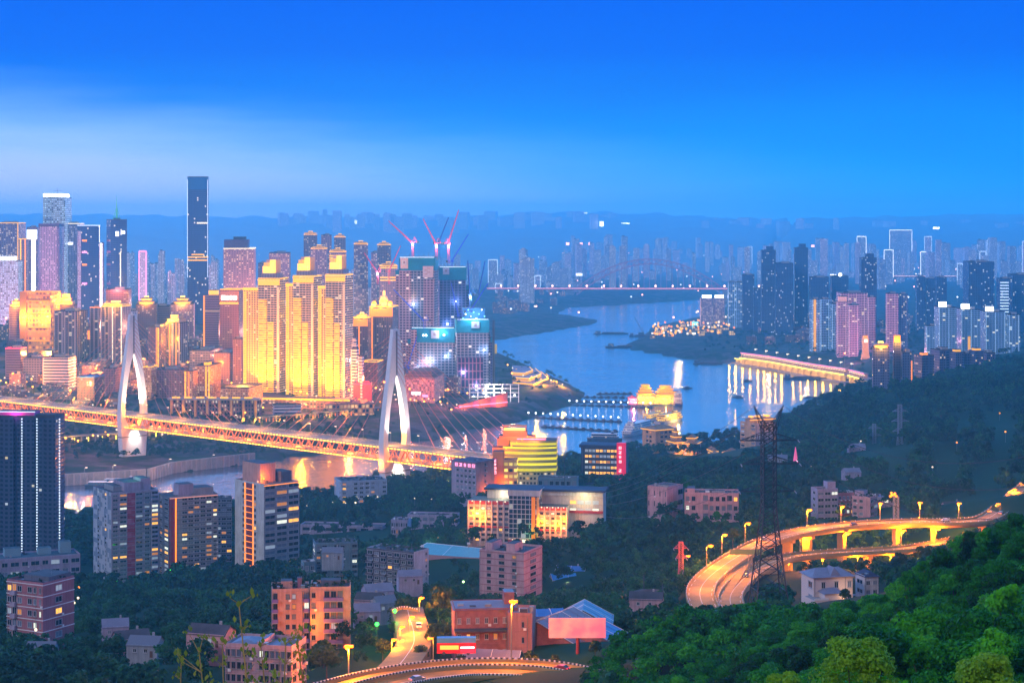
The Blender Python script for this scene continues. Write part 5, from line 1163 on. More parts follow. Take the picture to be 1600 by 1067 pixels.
zone(26, 430, 700, 327, 340, 15500, 18500, 7, 20, 'dim tower block on the far ridge above the golden towers', 'blocks on the ridge above the golden towers')
zone(20, 700, 960, 330, 342, 15500, 18500, 8, 20, 'dim tower block on the far ridge above mid river', 'blocks on the ridge above mid river')
zone(26, 1090, 1620, 340, 352, 15500, 18500, 8, 20, 'dim tower block on the far ridge at the right', 'blocks on the ridge at the right')
for px, w_, y, d, lab in [(957, 10, 385, 6900, 'pale tall slab tower beyond the arch bridge, left of twins'), (973, 10, 385, 6900, 'pale tall slab tower beyond the arch bridge, right of twins'), (818, 12, 390, 6300, 'pale block tower above the sandbank'), (824, 22, 404, 6000, 'wide pale tower group above the bridge deck left end')]:
    far_tower(px, w_, y, d, lab, None, 0)
for px, w_, y, d, lab in [(1346, 14, 370, 7600, 'tall hazy tower with white outlined open crown on the right'), (1388, 14, 391, 7400, 'hazy tower blazing with a broad white light band'), (1443, 9, 394, 7500, 'slim hazy tower with two white vertical outlines'), (1459, 11, 400, 7500, 'hazy tower with a pale outlined roof right of the slim one'), (1407, 34, 360, 8600, 'wide hazy building with a long white lit roof on the far slope')]:
    far_tower(px, w_, y, d, lab, None, 3, g_white)
far_tower(224, 11, 393, 4300, 'hazy block with pink neon outline left of the tall glass skyscraper', None, 1, g_pink)
def sign(px, py, d, w_, h_, m, label):
    q = thing('light_sign', label, 'sign', (PX(px, d), d, ZY(py, d)))
    mb = MB(); mb.box(0, 0, 0, w_ * d / F, 3, h_ * d / F, m); mb.build('panel', q); mb = MB(); mb.box(0, 2, -60, 3, 3, 60, steel_dark); mb.build('support', q)
for a in [(940, 354, 15500, 6, 8, g_white_hot, 'upright white light panel on the far hill'), (977, 351, 16500, 13, 2.6, g_white_hot, 'long white light panel on the far hill crest'), (915, 334, 17500, 6, 2, g_white, 'small white light on the highest far block'), (556, 350, 14500, 4, 6, g_white, 'white sign on the far slope above the golden towers'), (1463, 358, 14500, 10, 3, g_white_hot, 'white light panel on the far right slope'),
          (1304, 433, 6500, 14, 4, g_white_hot, 'blazing white sign beyond the dark slab'), (905, 431, 7000, 10, 4, g_white, 'white glowing panel left of the arch'), (887, 383, 11500, 5, 4, glow('rose_glow', (1, .4, .3), 6), 'rose orange light on the hazy slope, left one'), (908, 383, 11500, 4, 4, MATS['rose_glow'], 'rose orange light on the hazy slope, middle one'), (922, 383, 11500, 5, 4, MATS['rose_glow'], 'rose orange light on the hazy slope, right one'),
          (1253, 386, 11500, 5, 3, MATS['rose_glow'], 'orange light on the far right ridge, left one'), (1270, 386, 11500, 5, 3, MATS['rose_glow'], 'orange light on the far right ridge, right one')]: sign(*a)
# small scattered lights of the far shore
q0 = None
for k in range(300):
    px = float(rng.choice([rng.uniform(200, 640), rng.uniform(780, 1130), rng.uniform(1150, 1600), rng.uniform(1150, 1600)])); d = float(rng.uniform(5000, 11500))
    x = PX(px, d); z = ground(x, d)
    if z < 0: continue
    if q0 is None:
        q0 = []
        for m_, c in ((g_white, 'white'), (g_warm, 'warm'), (MATS['rose_glow'], 'rose')):
            q = thing('distant_lamp', f'{c} point of light among the hazy blocks of the far shore', 'lamp', (x, d, z), 0, f'{c} lights of the far shore')
            mb = MB(); mb.tube((0, 0, -3), (0, 0, 14), .5, steel_grey, 3); mb.build('pole', q); mb = MB(); mb.ball((0, 0, 16), 2.6, m_, 6, 4); mb.build('globe', q); q0.append(q)
    else: copy_tree(q0[k % 3], (x, d, z + float(rng.uniform(0, 30)) * 0))
# ------------------------------------------------------------------ low blocks between the named buildings of the far bank
F_low = [facade('low_block_facade_%s' % n, c, 3.2, 3.6, .5, .45, .26, lc=(1, .42, .05), lc2=(1, .8, .5), ls=2.2, glass=(.08, .05, .08)) for n, c in (('mauve', (.20, .14, .18)), ('rose', (.30, .16, .16)), ('brown', (.16, .10, .09)), ('grey', (.18, .17, .21)))]
def low(n, pa, pb, da, db, ha, hb, label, group):
    for i in range(n):
        px, d = float(rng.uniform(pa, pb)), float(rng.uniform(da, db)); x = PX(px, d); g = ground(x, d)
        if g < 8: continue
        r = thing('low_block', label, 'apartment block', (x, d, g), R(float(rng.choice([-12, -8, 10, 80]))), group)
        w_, dp, h = float(rng.uniform(16, 40)), float(rng.uniform(12, 18)), float(rng.uniform(ha, hb)); m_ = F_low[int(rng.integers(0, 4))]
        mb = MB(); mb.box(0, 0, -6, w_, dp, h + 6, m_, roof_dark); mb.build('wall', r)
        mb = MB(); mb.box(w_ * .2, 0, h, w_ * .25, dp * .5, 3, concrete, roof_dark); mb.hip(-w_ * .2, 0, h + .01, w_ * .5, dp * .9, 2.2, roof_dark); mb.build('roof', r)
low(46, -10, 300, 2620, 3300, 12, 34, 'low mauve brown block crowded between the towers left of the golden trio', 'crowded low blocks on the left city slope')
low(22, 290, 380, 2620, 3200, 10, 22, 'low block on the dark slope left of the golden trio', 'low blocks on the dark slope')
low(26, 545, 720, 2720, 3300, 10, 30, 'low mauve block behind the right bridge tower', 'low blocks behind the right bridge tower')
low(34, 775, 900, 5200, 6600, 10, 30, 'low dim block on the far bank between sandbank and bridge deck', 'low blocks of the far bank')
low(26, 1150, 1275, 3900, 5000, 8, 24, 'low dim block on the flat land behind the yellow arcade', 'low blocks behind the arcade')
low(22, 1270, 1470, 3600, 4600, 8, 26, 'low dim block between the outlined towers and the dark cluster', 'low blocks among the outlined towers')
low(24, -10, 200, 2440, 2620, 6, 12, 'low brown roofed house along the road behind the bridge', 'low houses behind the bridge')
# street lighting of the far bank (its orange glow fills the streets and the haze)
for px, d, p, c in [(20, 2600, 3e5, (1, .28, .03)), (75, 2760, 3e5, (1, .28, .03)), (110, 2450, 2e5, (1, .5, .12)), (150, 2650, 3e5, (1, .28, .06)), (215, 2700, 3e5, (1, .28, .03)), (255, 2600, 3.5e5, (1, .26, .015)), (310, 2640, 2.5e5, (1, .32, .02)), (340, 2780, 3e5, (1, .26, .10)),
                    (380, 2520, 2.5e5, (1, .32, .015)), (470, 2520, 2.5e5, (1, .34, .015)), (545, 2560, 2e5, (1, .22, .04)), (600, 2640, 2e5, (1, .22, .06)), (640, 2580, 1.2e5, (1, .16, .08)), (700, 2600, 1.2e5, (1, .22, .12)), (60, 3250, 1.2e6, (1, .34, .30)), (220, 3300, 1.2e6, (1, .36, .30)),
                    (420, 3200, 1.4e6, (1, .34, .20)), (560, 3300, 1.4e6, (1, .36, .26)), (10, 3300, 1.2e6, (1, .22, .40)), (150, 4000, 2.4e6, (1, .4, .5)), (330, 4000, 2.4e6, (1, .4, .5)), (500, 4200, 2.6e6, (1, .45, .4)), (800, 2860, 1.0e5, (1, .5, .12)), (1378, 3390, 1.2e5, (1, .3, .5)), (1320, 3370, 1.2e5, (1, .3, .4))]:
    x = PX(px, d); g = max(2, ground(x, d))
    q = thing('light_mast', 'tall street light mast glowing orange among the blocks of the far bank', 'street lamp', (x, d, g), 0, 'street light masts of the far bank')
    mb = MB(); mb.tube((0, 0, 0), (0, 0, 24), .35, steel_grey); mb.build('pole', q); mb = MB(); mb.ball((0, 0, 25.5), 1.5, g_orange, 6, 4); mb.build('globe', q)
    lamp('POINT', (0, 0, 30), p * (1.5 if d < 3100 and px < 560 else 1.0), c, q, 'street_light', 2)
# trees with warm light along the far road: lamps
q0 = None
for a, b, n, y0, y1 in ((0, 100, 14, 606, 600), (98, 190, 12, 700, 684), (100, 160, 6, 660, 640), (225, 260, 5, 672, 690), (380, 480, 10, 656, 640), (500, 700, 18, 640, 628), (620, 760, 12, 606, 626), (790, 880, 14, 582, 612), (10, 360, 34, 585, 575), (0, 380, 26, 612, 606), (290, 560, 18, 600, 640), (560, 720, 20, 615, 650)):
    for k in range(n):
        px = a + (b - a) * (k + .5) / n + float(rng.uniform(-4, 4)); py = y0 + (y1 - y0) * k / n + float(rng.uniform(-5, 5))
        p = hit(px, py, 2100)
        if q0 is None:
            q0 = []
            for m_, c in ((glow('sodium_globe', (1, .34, .03), 9), 'orange'), (g_warm, 'warm white'), (g_gold, 'golden')):
                q = thing('street_lamp', f'{c} street lamp along the roads of the far bank', 'street lamp', p, 0, f'{c} street lamps of the far bank')
                mb = MB(); mb.tube((0, 0, -1), (0, 0, 8), .2, steel_grey, 3); mb.build('pole', q); mb = MB(); mb.ball((0, 0, 9), 1.1, m_, 6, 4); mb.build('globe', q); q0.append(q)
        else: copy_tree(q0[k % 3], p)
# ------------------------------------------------------------------ near bank: blocks with modelled windows and balconies
def wallm(name, c, var=.22):
    """weathered plaster: blotches and rain streaks running down the wall"""
    if name in MATS: return MATS[name]
    m = bpy.data.materials.new(name); m.use_nodes = True; T = NT(m.node_tree); b = T.n['Principled BSDF']
    g = T.sep(T.add('ShaderNodeTexCoord').outputs['Object'])
    n1 = T.noise(T.comb(g[0], g[1], g[2]), .14, 4, .6); n2 = T.noise(T.comb(T.m('MULTIPLY', g[0], 1.1), T.m('MULTIPLY', g[1], 1.1), T.m('MULTIPLY', g[2], .09)), 1.0, 4, .65)
    f = T.m('ADD', T.m('MULTIPLY', T.maprange(n1, .3, .7), .5), T.m('MULTIPLY', T.maprange(n2, .35, .68), .5))
    T.put(b.inputs['Base Color'], T.mix(f, tuple(v * (1 - 1.6 * var) for v in c), tuple(min(1, v * (1 + .5 * var)) for v in c))); b.inputs['Roughness'].default_value = .85
    MATS[name] = m; return m
w_frame, w_frame2 = pmat('pale_window_frame', (.55, .55, .60), .6), pmat('dark_window_frame', (.10, .10, .13), .6)
pane_d = pmat('dark_window_pane', (.015, .025, .05), .08, spec=.8); pane_w = pmat('warm_lit_pane', (.5, .3, .1), .3, emit=(1, .46, .06), es=1.5); pane_c = pmat('pale_lit_pane', (.5, .5, .4), .3, emit=(.9, .95, .75), es=1.1); pane_b = pmat('curtained_pane', (.16, .20, .28), .4)
pane_v = pmat('dim_amber_pane', (.3, .16, .06), .3, emit=(1, .34, .04), es=.55); pane_u = pmat('dim_pale_pane', (.3, .32, .34), .3, emit=(.6, .75, .9), es=.35)
_win = {}
def win_mesh(w, h, kind, frame):
    k = (round(w, 2), round(h, 2), kind, frame.name)
    if k not in _win:
        mb = MB(); t = min(.14, w * .1)
        for x in (-w / 2 + t / 2, w / 2 - t / 2): mb.box(x, 0, 0, t, .16, h, frame)
        mb.box(0, 0, 0, w - 2 * t, .15, t, frame); mb.box(0, 0, h - t, w - 2 * t, .15, t, frame); mb.box(0, .0, t, t * .7, .13, h - 2 * t, frame)
        mb.box(0, -.14, -.12, w + .3, .42, .12, concrete); mb.box(0, -.1, h, w + .2, .3, .1, concrete)
        pm = {'d': pane_d, 'w': pane_w, 'c': pane_c, 'b': pane_b, 'v': pane_v, 'u': pane_u}[kind]
        m2 = MB(); m2.face([(-w / 2 + t, .03, t), (w / 2 - t, .03, t), (w / 2 - t, .03, h - t), (-w / 2 + t, .03, h - t)], pm)
        _win[k] = (mb.mesh('window'), m2.mesh('pane'))
    return _win[k]
def put_window(r, w, h, kind, frame, loc, a):
    fm, pm = win_mesh(w, h, kind, frame); o = link('window', fm, r, loc, a); link('pane', pm, o)
def wkind(lit):
    q = rng.random()
    return 'w' if q < lit * .34 else 'v' if q < lit * .62 else 'c' if q < lit * .82 else 'u' if q < lit * 1.25 else 'b' if q < lit * 1.25 + .25 else 'd'
def ac_mesh():
    if 'ac' not in _win: mb = MB(); mb.box(0, -.3, 0, .9, .5, .7, white_paint); mb.cyl(0, 0, 0, .01, .01, steel_dark); _win['ac'] = mb.mesh('air_conditioner')
    return _win['ac']
def face_windows(r, frame_pos, L, floors, fh, pattern, lit, frame, wfrac=.62, hfrac=.5, budget=None, z0=0.0, rest=None, balc=None, acc=None, sill=.9):
    """frame_pos(u, out) -> (x, y, rotation) on the wall; pattern has one letter per bay: w window, n narrow, W wide, b balcony, s accent strip, . blank"""
    n = len(pattern); cw = L / n
    for j, ch in enumerate(pattern):
        u = -L / 2 + (j + .5) * cw
        if ch == 's' and acc:
            x, y, a = frame_pos(u, .06); mb = MB(); mb.box(0, 0, -4, cw, .12, floors * fh + 4 + z0, acc); mb.build('accent_strip', r, (x, y, 0), a); continue
        if ch == '.': continue
        for i in range(floors):
            z = z0 + i * fh + fh * .26
            ww = cw * {'w': wfrac, 'n': wfrac * .6, 'W': .86, 'b': .8}[ch]; hh = fh * (hfrac if ch != 'b' else .62)
            x, y, a = frame_pos(u, .05); kd = wkind(lit)
            if budget[0] > 0: put_window(r, ww, hh, kd, frame, (x, y, z), a); budget[0] -= 1
            else:
                c, s = math.cos(a), math.sin(a); pm = {'d': pane_d, 'w': pane_w, 'c': pane_c, 'b': pane_b, 'v': pane_v, 'u': pane_u}[kd]
                rest.box(x, y, z, ww, .12, hh, frame, None, a); rest.box(x + .08 * s, y - .08 * c, z + .12, ww - .3, .1, hh - .24, pm, None, a)
            if ch == 'b' and balc:
                x2, y2, a = frame_pos(u, .75)
                key = ('balc', round(cw, 2), balc.name, round(fh, 1))
                if key not in _win:
                    mb = MB(); mb.box(0, 0, -.25, cw * .96, 1.4, .22, concrete); mb.box(0, -.66, -.02, cw * .96, .08, fh * .34, balc)
                    for sx in (-1, 1): mb.box(sx * cw * .47, .04, -.02, .08, 1.3, fh * .34, balc)
                    _win[key] = mb.mesh('balcony')
                link('balcony', _win[key], r, (x2, y2, z0 + i * fh), a)
            elif ch in 'wn' and rng.random() < .22:
                x2, y2, a = frame_pos(u + cw * .34, .05); link('air_conditioner', ac_mesh(), r, (x2, y2, z - .8), a) if budget[0] > 0 else None
def block(name, label, box, d, rot, side, wall, floors, front, flank='', lit=.12, frame=w_frame, cat='apartment block', balc=None, acc=None, roofm=roof_dark, wfrac=.62, hfrac=.48, band=None, roof=(), flankwall=None, depth=None, group=None, budget=100, garden=False):
    px0, px1, yt, yb = box; w, dep = dims(px0, px1, d, rot, side)
    if depth: dep = depth
    cx = PX((px0 + px1) / 2, d); z0 = ZY(yb, d); h = ZY(yt, d) - z0
    r = thing(name, label, cat, (cx, d + dep / 2, z0), R(rot), group); W2, D2 = w / 2, dep / 2
    mb = MB(); p = [(-W2, -D2), (W2, -D2), (W2, D2), (-W2, D2)]; ms = [wall, flankwall or wall, wall, flankwall or wall]
    for i in range(4):
        a, b = p[i], p[(i + 1) % 4]; mb.face([(*a, -12), (*b, -12), (*b, h), (*a, h)], ms[i])
    mb.face([(*q, h) for q in p], roofm); mb.build('wall', r)
    mb = MB()
    mb.box(0, -D2 + .12, h + .003, w, .24, 1.0, wall); mb.box(0, D2 - .12, h + .003, w, .24, 1.0, wall)
    for s in (-1, 1): mb.box(s * (W2 - .12), 0, h + .003, .24, dep - .5, 1.0, flankwall or wall)
    mb.build('parapet', r)
    fh = h / floors; bud = [budget]; rest = MB()
    face_windows(r, lambda u, o: (u, -D2 - o, 0.0), w, floors, fh, front, lit, frame, wfrac, hfrac, bud, 0, rest, balc, acc)
    if flank:
        if rot > 0: face_windows(r, lambda u, o: (-W2 - o, -u, R(-90)), dep, floors, fh, flank, lit, frame, wfrac, hfrac, bud, 0, rest, balc, acc)
        else: face_windows(r, lambda u, o: (W2 + o, u, R(90)), dep, floors, fh, flank, lit, frame, wfrac, hfrac, bud, 0, rest, balc, acc)
    if rest.f: tag(rest.build('window_row', r), kind='stuff')
    mb = MB(); sd_ = -1 if rot > 0 else 1
    if not band:
        for i in range(1, floors + 1): mb.box(0, -D2 - .07, i * fh - .1, w + .1, .14, .16, flankwall or wall)
    mb.build('floor_ledge', r) if mb.f else None
    for fx in (-.47, .31): mb = MB(); mb.tube((fx * w, -D2 - .16, -4), (fx * w, -D2 - .16, h), .09, steel_grey, 5); mb.build('downpipe', r)
    if band:
        mb = MB()
        for i in range(1, floors + 1):
            mb.box(0, -D2 - .12, i * fh - .12, w + .3, .24, .3, band)
            s = -1 if rot > 0 else 1; mb.box(s * (W2 + .12), .1, i * fh - .12, .24, dep - .1, .3, band)
        mb.build('floor_band', r)
    for nm, fx, fy, fw, fd, hh, m_ in roof:
        mb = MB()
        if nm == 'water_tank': mb.cyl(fx * w, fy * dep, h + .01, fw * w * .5, hh, m_, None, 12)
        elif nm == 'pitched_roof': mb.hip(fx * w, fy * dep, h + .6, fw * w, fd * dep, hh, m_, .3)
        else: mb.box(fx * w, fy * dep, h + .005, fw * w, fd * dep, hh, m_, roofm)
        mb.build(nm, r)
    for k in range(7):
        mb = MB(); x, y = float(rng.uniform(-.42, .42)) * w, float(rng.uniform(-.35, .35)) * dep; mb.box(x, y, h + .008, float(rng.uniform(.8, 2.4)), float(rng.uniform(.8, 2)), float(rng.uniform(.6, 1.9)), [concrete, steel_grey, roof_dark, white_paint][k % 4]); mb.build('roof_unit', r)
    mb = MB(); x = .3 * w; mb.tube((x, 0, h), (x, 0, h + 4), .06, steel_grey, 3); mb.tube((x - .8, 0, h + 3.4), (x + .8, 0, h + 3.4), .04, steel_grey, 3); mb.build('antenna', r)
    if garden: GARDENS.append((r, w, dep, h))
    return r, w, dep, h
GARDENS = []
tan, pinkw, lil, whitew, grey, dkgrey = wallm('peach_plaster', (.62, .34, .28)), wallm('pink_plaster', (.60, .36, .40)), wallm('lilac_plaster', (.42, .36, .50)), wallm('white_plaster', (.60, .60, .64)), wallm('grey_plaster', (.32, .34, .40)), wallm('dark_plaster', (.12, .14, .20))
teal, red_p, brickp, violet = wallm('teal_plaster', (.14, .24, .30)), wallm('crimson_panel', (.34, .02, .08), .3), wallm('pink_brick', (.42, .16, .20)), pmat('violet_balcony', (.20, .14, .42), .7)
# patched tower: pale grey panels in two tones
def patched(name, a, b):
    m = bpy.data.materials.new(name); m.use_nodes = True; T = NT(m.node_tree); bs = T.n['Principled BSDF']
    g = T.sep(T.add('ShaderNodeTexCoord').outputs['Object']); wn = T.add('ShaderNodeTexWhiteNoise', noise_dimensions='3D')
    T.put(wn.inputs[0], T.comb(T.m('FLOOR', T.m('DIVIDE', T.m('ADD', g[0], g[1]), 3.4)), T.m('FLOOR', T.m('DIVIDE', g[2], 3.2)), 1.0))
    T.put(bs.inputs['Base Color'], T.mix(T.m('GREATER_THAN', wn.outputs['Value'], .55), a, b)); bs.inputs['Roughness'].default_value = .8; return m
patch_grey = patched('patched_grey_panels', (.44, .50, .60), (.20, .27, .38)); patch_red = patched('patched_red_panels', (.34, .015, .07), (.42, .08, .14))

# --- slab towers on the left
F_navy = facade('navy_tower_facade', (.035, .06, .13), 3.1, 3.3, .55, .5, .012, lc=(1, .8, .4), lc2=(.6, .8, 1), ls=2, glass=(.012, .03, .075))
r, w, dep, h = tower('navy_apartment_tower', 'dark navy apartment slab tower with three dotted white light lines, far left', (-70, 98, 652), 1250, F_navy, -4, .1, 'apartment tower', bays=4, plant=False, depth=20, z0=40)
mb = MB(); mb.box(w * .06, 0, h + .01, 26, 12, 3.6, pmat('magenta_lit_wall', (.5, .08, .35), .7), roof_dark); mb.box(w * .06, -6.2, h + 3.2, 27, .4, .4, g_pale); mb.build('roof_house', r)
mb = MB(); mb.box(-w * .2, 0, h + .01, 20, 10, 2.4, roof_dark); mb.box(w * .36, 0, h + .01, 14, 8, 1.6, roof_dark); mb.build('roof_clutter', r)
for px in (36.5, 60.5, 96.5):
    mb = MB(); x = PX(px, 1250) - r.location.x; k = 0
    while k < h - 1: mb.box(x, -dep / 2 - .4, k, .8, .3, .9, g_pale); k += 1.9
    tag(mb.build('light_string', r), kind='stuff')
lamp('POINT', (w * .06, -10, h + 3), 4e3, (1, .15, .6), r, 'roof_light', .5)
cr_box = lambda *a: ('stair_house',) + a
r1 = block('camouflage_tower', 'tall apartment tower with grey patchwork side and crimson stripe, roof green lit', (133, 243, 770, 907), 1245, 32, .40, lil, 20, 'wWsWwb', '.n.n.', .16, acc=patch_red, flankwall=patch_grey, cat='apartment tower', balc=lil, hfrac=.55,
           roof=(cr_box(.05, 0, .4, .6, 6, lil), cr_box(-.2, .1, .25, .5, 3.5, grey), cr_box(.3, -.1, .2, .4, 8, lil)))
lamp('POINT', (4, -4, r1[3] + 11), 1.5e3, (.2, 1, .5), r1[0], 'roof_light', .4)
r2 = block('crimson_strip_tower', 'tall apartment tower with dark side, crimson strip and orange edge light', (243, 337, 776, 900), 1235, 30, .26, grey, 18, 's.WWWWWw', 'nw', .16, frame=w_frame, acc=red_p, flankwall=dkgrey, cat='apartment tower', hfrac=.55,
           roof=(cr_box(-.1, 0, .3, .5, 8, lil), cr_box(.25, 0, .4, .6, 5, grey)))
mb = MB(); mb.box(-r2[1] * .37, -r2[2] / 2 - .4, 4, .7, .5, r2[3] - 4, glow('amber_edge_tube', AMBER, 2.2)); mb.box(0, -r2[2] / 2 - .4, r2[3] - .4, r2[1] * .98, .5, .5, glow('salmon_edge_tube', (1, .4, .3), .7)); mb.build('light_strip', r2[0])
block('recessed_block', 'dark blue apartment block set back between two tall towers', (334, 362, 779, 900), 1290, 10, .12, dkgrey, 17, 'WWW', '', .08, frame=w_frame, cat='apartment tower', hfrac=.6)
r3 = block('orange_stair_tower', 'tall pale apartment tower with orange lit stair strip and glowing roof house', (360, 464, 757, 905), 1225, 42, .52, grey, 16, 'WWW', '.nsn.', .12, frame=w_frame, acc=pmat('stair_recess', (.22, .03, .05), .8), flankwall=whitew, cat='apartment tower', hfrac=.62,
           roof=(cr_box(-.15, .1, .42, .62, 13, tan), cr_box(.3, -.1, .3, .4, 7, dkgrey)))
W_, D_, H_ = r3[1], r3[2], r3[3]
mb = MB()
for yy in (-.14, .14): mb.box(-W_ / 2 - .35, yy * D_, -2, .4, .5, H_ + 2, MATS['amber_edge_tube'])
for k in range(16): mb.box(-W_ / 2 - .3, 0, k * H_ / 16, .3, D_ * .24, .3, MATS['amber_edge_tube'])
mb.box(0, -D_ / 2 - .3, H_ - .4, W_, .3, .4, MATS['amber_edge_tube']); mb.build('light_strip', r3[0])
mb = MB(); mb.ball((-W_ * .3, -D_ * .25, H_ + 3), .7, g_orange, 8, 5); mb.build('roof_lamp', r3[0]); lamp('POINT', (-W_ * .38, -D_ * .34, H_ + 4), 9e3, (1, .22, .008), r3[0], 'roof_light', .6)
# --- lower left
block('rose_terrace_block', 'long low rose walled block with terraces behind the banded block', (-30, 132, 872, 930), 1150, 24, .30, lil, 4, 'wWwWwWwW', 'w.w', .14, acc=None, roofm=pmat('teal_roof', (.05, .10, .13), .9, var=.4), roof=(cr_box(-.3, .2, .2, .3, 5, pmat('teal_roof_house', (.2, .34, .4), .8)), cr_box(.1, .2, .16, .3, 4, MATS['teal_roof_house']), cr_box(.36, .2, .14, .3, 7, MATS['teal_roof_house'])), depth=22)
rb_ = block('banded_block', 'rose apartment block with white floor bands and lit stair windows, lower left', (5, 104, 912, 1003), 715, -28, .34, brickp, 5, 'WbW.Wwn', '.w.', .30, band=white_paint, balc=lil, hfrac=.5, roof=(cr_box(.1, .1, .7, .7, 2.5, dkgrey), ('pitched_roof', .1, .1, .8, .8, .5, roof_grey)), garden=True)
rp = block('violet_balcony_block', 'peach apartment block with violet balconies, two joined sections, lower centre left', (419, 482, 924, 1018), 622, 8, .08, tan, 6, 'b.ww.b', '', .06, frame=w_frame2, balc=violet, roof=(cr_box(-.1, .1, .3, .4, 2.6, tan), cr_box(.25, .1, .12, .2, 3.4, brickp)), depth=12, garden=True)
W_, D_, H_ = rp[1], rp[2], rp[3]
rp2 = block('violet_balcony_wing', 'orange lit peach block with long violet balconies, right of its twin section', (482, 546, 921, 1020), 618, 4, .03, tan, 6, 'w.bbb.', '', .08, frame=w_frame2, balc=violet, roof=(cr_box(0, .1, .5, .4, 2.2, dkgrey),), depth=12, garden=True)
lamp('POINT', (-rp2[1] * .42, -rp2[2] / 2 - 5, 10), 6e3, (1, .22, .008), rp2[0], 'wall_lamp', .4)
block('pink_school_block', 'low pink block with rows of dark windows behind the saplings, bottom edge', (350, 472, 1012, 1090), 520, -12, .12, pinkw, 4, 'wwwww.wwwwww', 'w.w', .04, frame=w_frame2, wfrac=.7, hfrac=.55, roofm=roof_grey, roof=(('pitched_roof', -.25, 0, .4, .7, .8, roof_grey), cr_box(.0, .0, .06, .9, 1.6, pinkw)))
block('roof_garden_block', 'grey blue block with a roof garden of shrubs by the river', (519, 604, 752, 800), 1600, 18, .18, pmat('grey_blue_plaster', (.34, .42, .55), .85, var=.1), 7, 'w.wwww.w', 'n.n', .14, hfrac=.5, garden=True)
block('teal_row_block', 'dark teal old apartment block with pale stair bays', (485, 558, 850, 898), 1090, 12, .12, teal, 6, 'wb.bw.b', 'w', .08, balc=teal, frame=w_frame2, garden=True)
block('old_dark_block', 'dark weathered apartment block with white end wall and wires', (571, 669, 862, 930), 985, -30, .22, wallm('weathered_plaster', (.13, .11, .16), .3), 7, 'bwbwbwb', '..n', .10, balc=MATS['weathered_plaster'], flankwall=whitew, frame=w_frame, garden=True)
block('teal_low_house', 'small teal house beside the dark teal block', (468, 492, 880, 910), 1080, 20, .3, teal, 2, 'ww', 'w', .0)
rpk = block('pink_office_block', 'pink seven storey block with two roof boxes in the centre', (749, 848, 864, 936), 905, -24, .30, pinkw, 7, '.w.W.w.', '.W.', .03, frame=w_frame2, band=brickp, roof=(cr_box(-.36, -.1, .16, .5, 4, pinkw), cr_box(.12, -.1, .2, .4, 4, pinkw)))
# --- waterfront group
F_yel = facade('yellow_band_facade', (.30, .30, .10), 4.6, 60, .99, .46, 1.1, lc=(.80, .72, .004), lc2=(.95, .74, .01), ls=1.0, glass=(.2, .2, .03))
cyb = thing('curved_yellow_building', 'curved stepped building with glowing yellow floor bands and orange roof terraces', 'building', (PX(820, 1550), 1560, ZY(770, 1550)), R(-4))
def arc(w0, w1, dp, n=10): return [(w0 + (w1 - w0) * k / n, -dp * (.55 + .45 * math.sin(math.pi * k / n))) for k in range(n + 1)] + [(w1, 12), (w0, 12)]
zt = lambda y: ZY(y, 1550) - cyb.location.z
mb = MB(); mb.prism(arc(-13, 26, 9), -10, zt(739), facade('white_lower_facade', (.55, .52, .55), 4, 3, .6, .5, .35, lc=(1, .45, .06), lc2=(1, .9, .6), ls=2, glass=(.05, .06, .14)), concrete); mb.build('lower_floors', cyb)
mb = MB()
for k, (l, rr, y0_, y1_) in enumerate(((-24, 27, 738, 712), (-18, 27, 712, 698), (-12, 27, 698, 688))): mb.prism(arc(l, rr, 12), zt(y0_) + .01 * k, zt(y1_), F_yel, roof_dark)
mb.build('band_floors', cyb)
orw = pmat('orange_terrace_wall', (.70, .28, .10), .7)
mb = MB(); mb.box(-6, 0, zt(688) + .02, 30, 14, zt(682) - zt(688), orw, roof_dark); mb.box(-8, 1, zt(682) + .02, 20, 12, zt(675) - zt(682), orw, roof_dark); mb.box(-22, 2, zt(712), 10, 12, 6, orw, roof_dark); mb.box(-18, 2, zt(698), 10, 12, 6, orw, roof_dark); mb.build('roof_terrace', cyb)
mb = MB(); 
for x in (-17, 1): 
    for y in (-5, 6): mb.tube((x, y, zt(675)), (x, y, zt(667)), .35, orw)
mb.box(-8, .5, zt(667.5), 19, 12, .6, orw); mb.build('roof_frame', cyb)
mb = MB(); mb.box(-8, -5.4, zt(673.5), 17, .5, 2, g_gold_hot); mb.box(6, -8, zt(687), 24, .4, .8, g_pink)
for k in range(8): mb.ball((-24 + k * 4.5, -9.5, zt(711) + (k * 2.6)), .7, g_orange, 6, 4)
mb.build('terrace_lights', cyb)
for x, z, c in ((-20, zt(705), (1, .20, .008)), (-9, zt(682), (1, .20, .008)), (8, zt(684), (1, .3, .15))): lamp('POINT', (x, -16, z), 1.1e4, c, cyb, 'terrace_light', .6)
lamp('POINT', (0, -30, zt(720)), 8e3, (1, .85, .1), cyb, 'terrace_light', .6)
ob = thing('orange_sign_wing', 'orange lit stair wing with a vertical red lettered sign', 'building', (PX(783, 1530), 1530, ZY(770, 1530)), R(-4)); zt = lambda y: ZY(y, 1530) - ob.location.z
mb = MB(); mb.box(-2, 0, -8, 9, 12, zt(704) + 8, orw, roof_dark); mb.box(8, 0, -8, 11, 12, zt(716) + 8, facade('amber_stair_facade', (.5, .32, .12), 5, 4, .7, .5, .8, lc=(1, .6, .06), lc2=(1, .75, .1), ls=1.6), roof_dark); mb.build('wall', ob)
mb = MB(); mb.box(-4.6, -6.6, zt(740), 3.0, .6, zt(714) - zt(740), pmat('red_sign_panel', (.45, .03, .06), .6)); mb.build('sign_board', ob)
mb = MB()
for k in range(4): glyph(mb, -4.6, -7.2, zt(717.5 + k * 6.2), 2.5, glow('red_white_letter', (1, .45, .5), 3.0), k + 1)
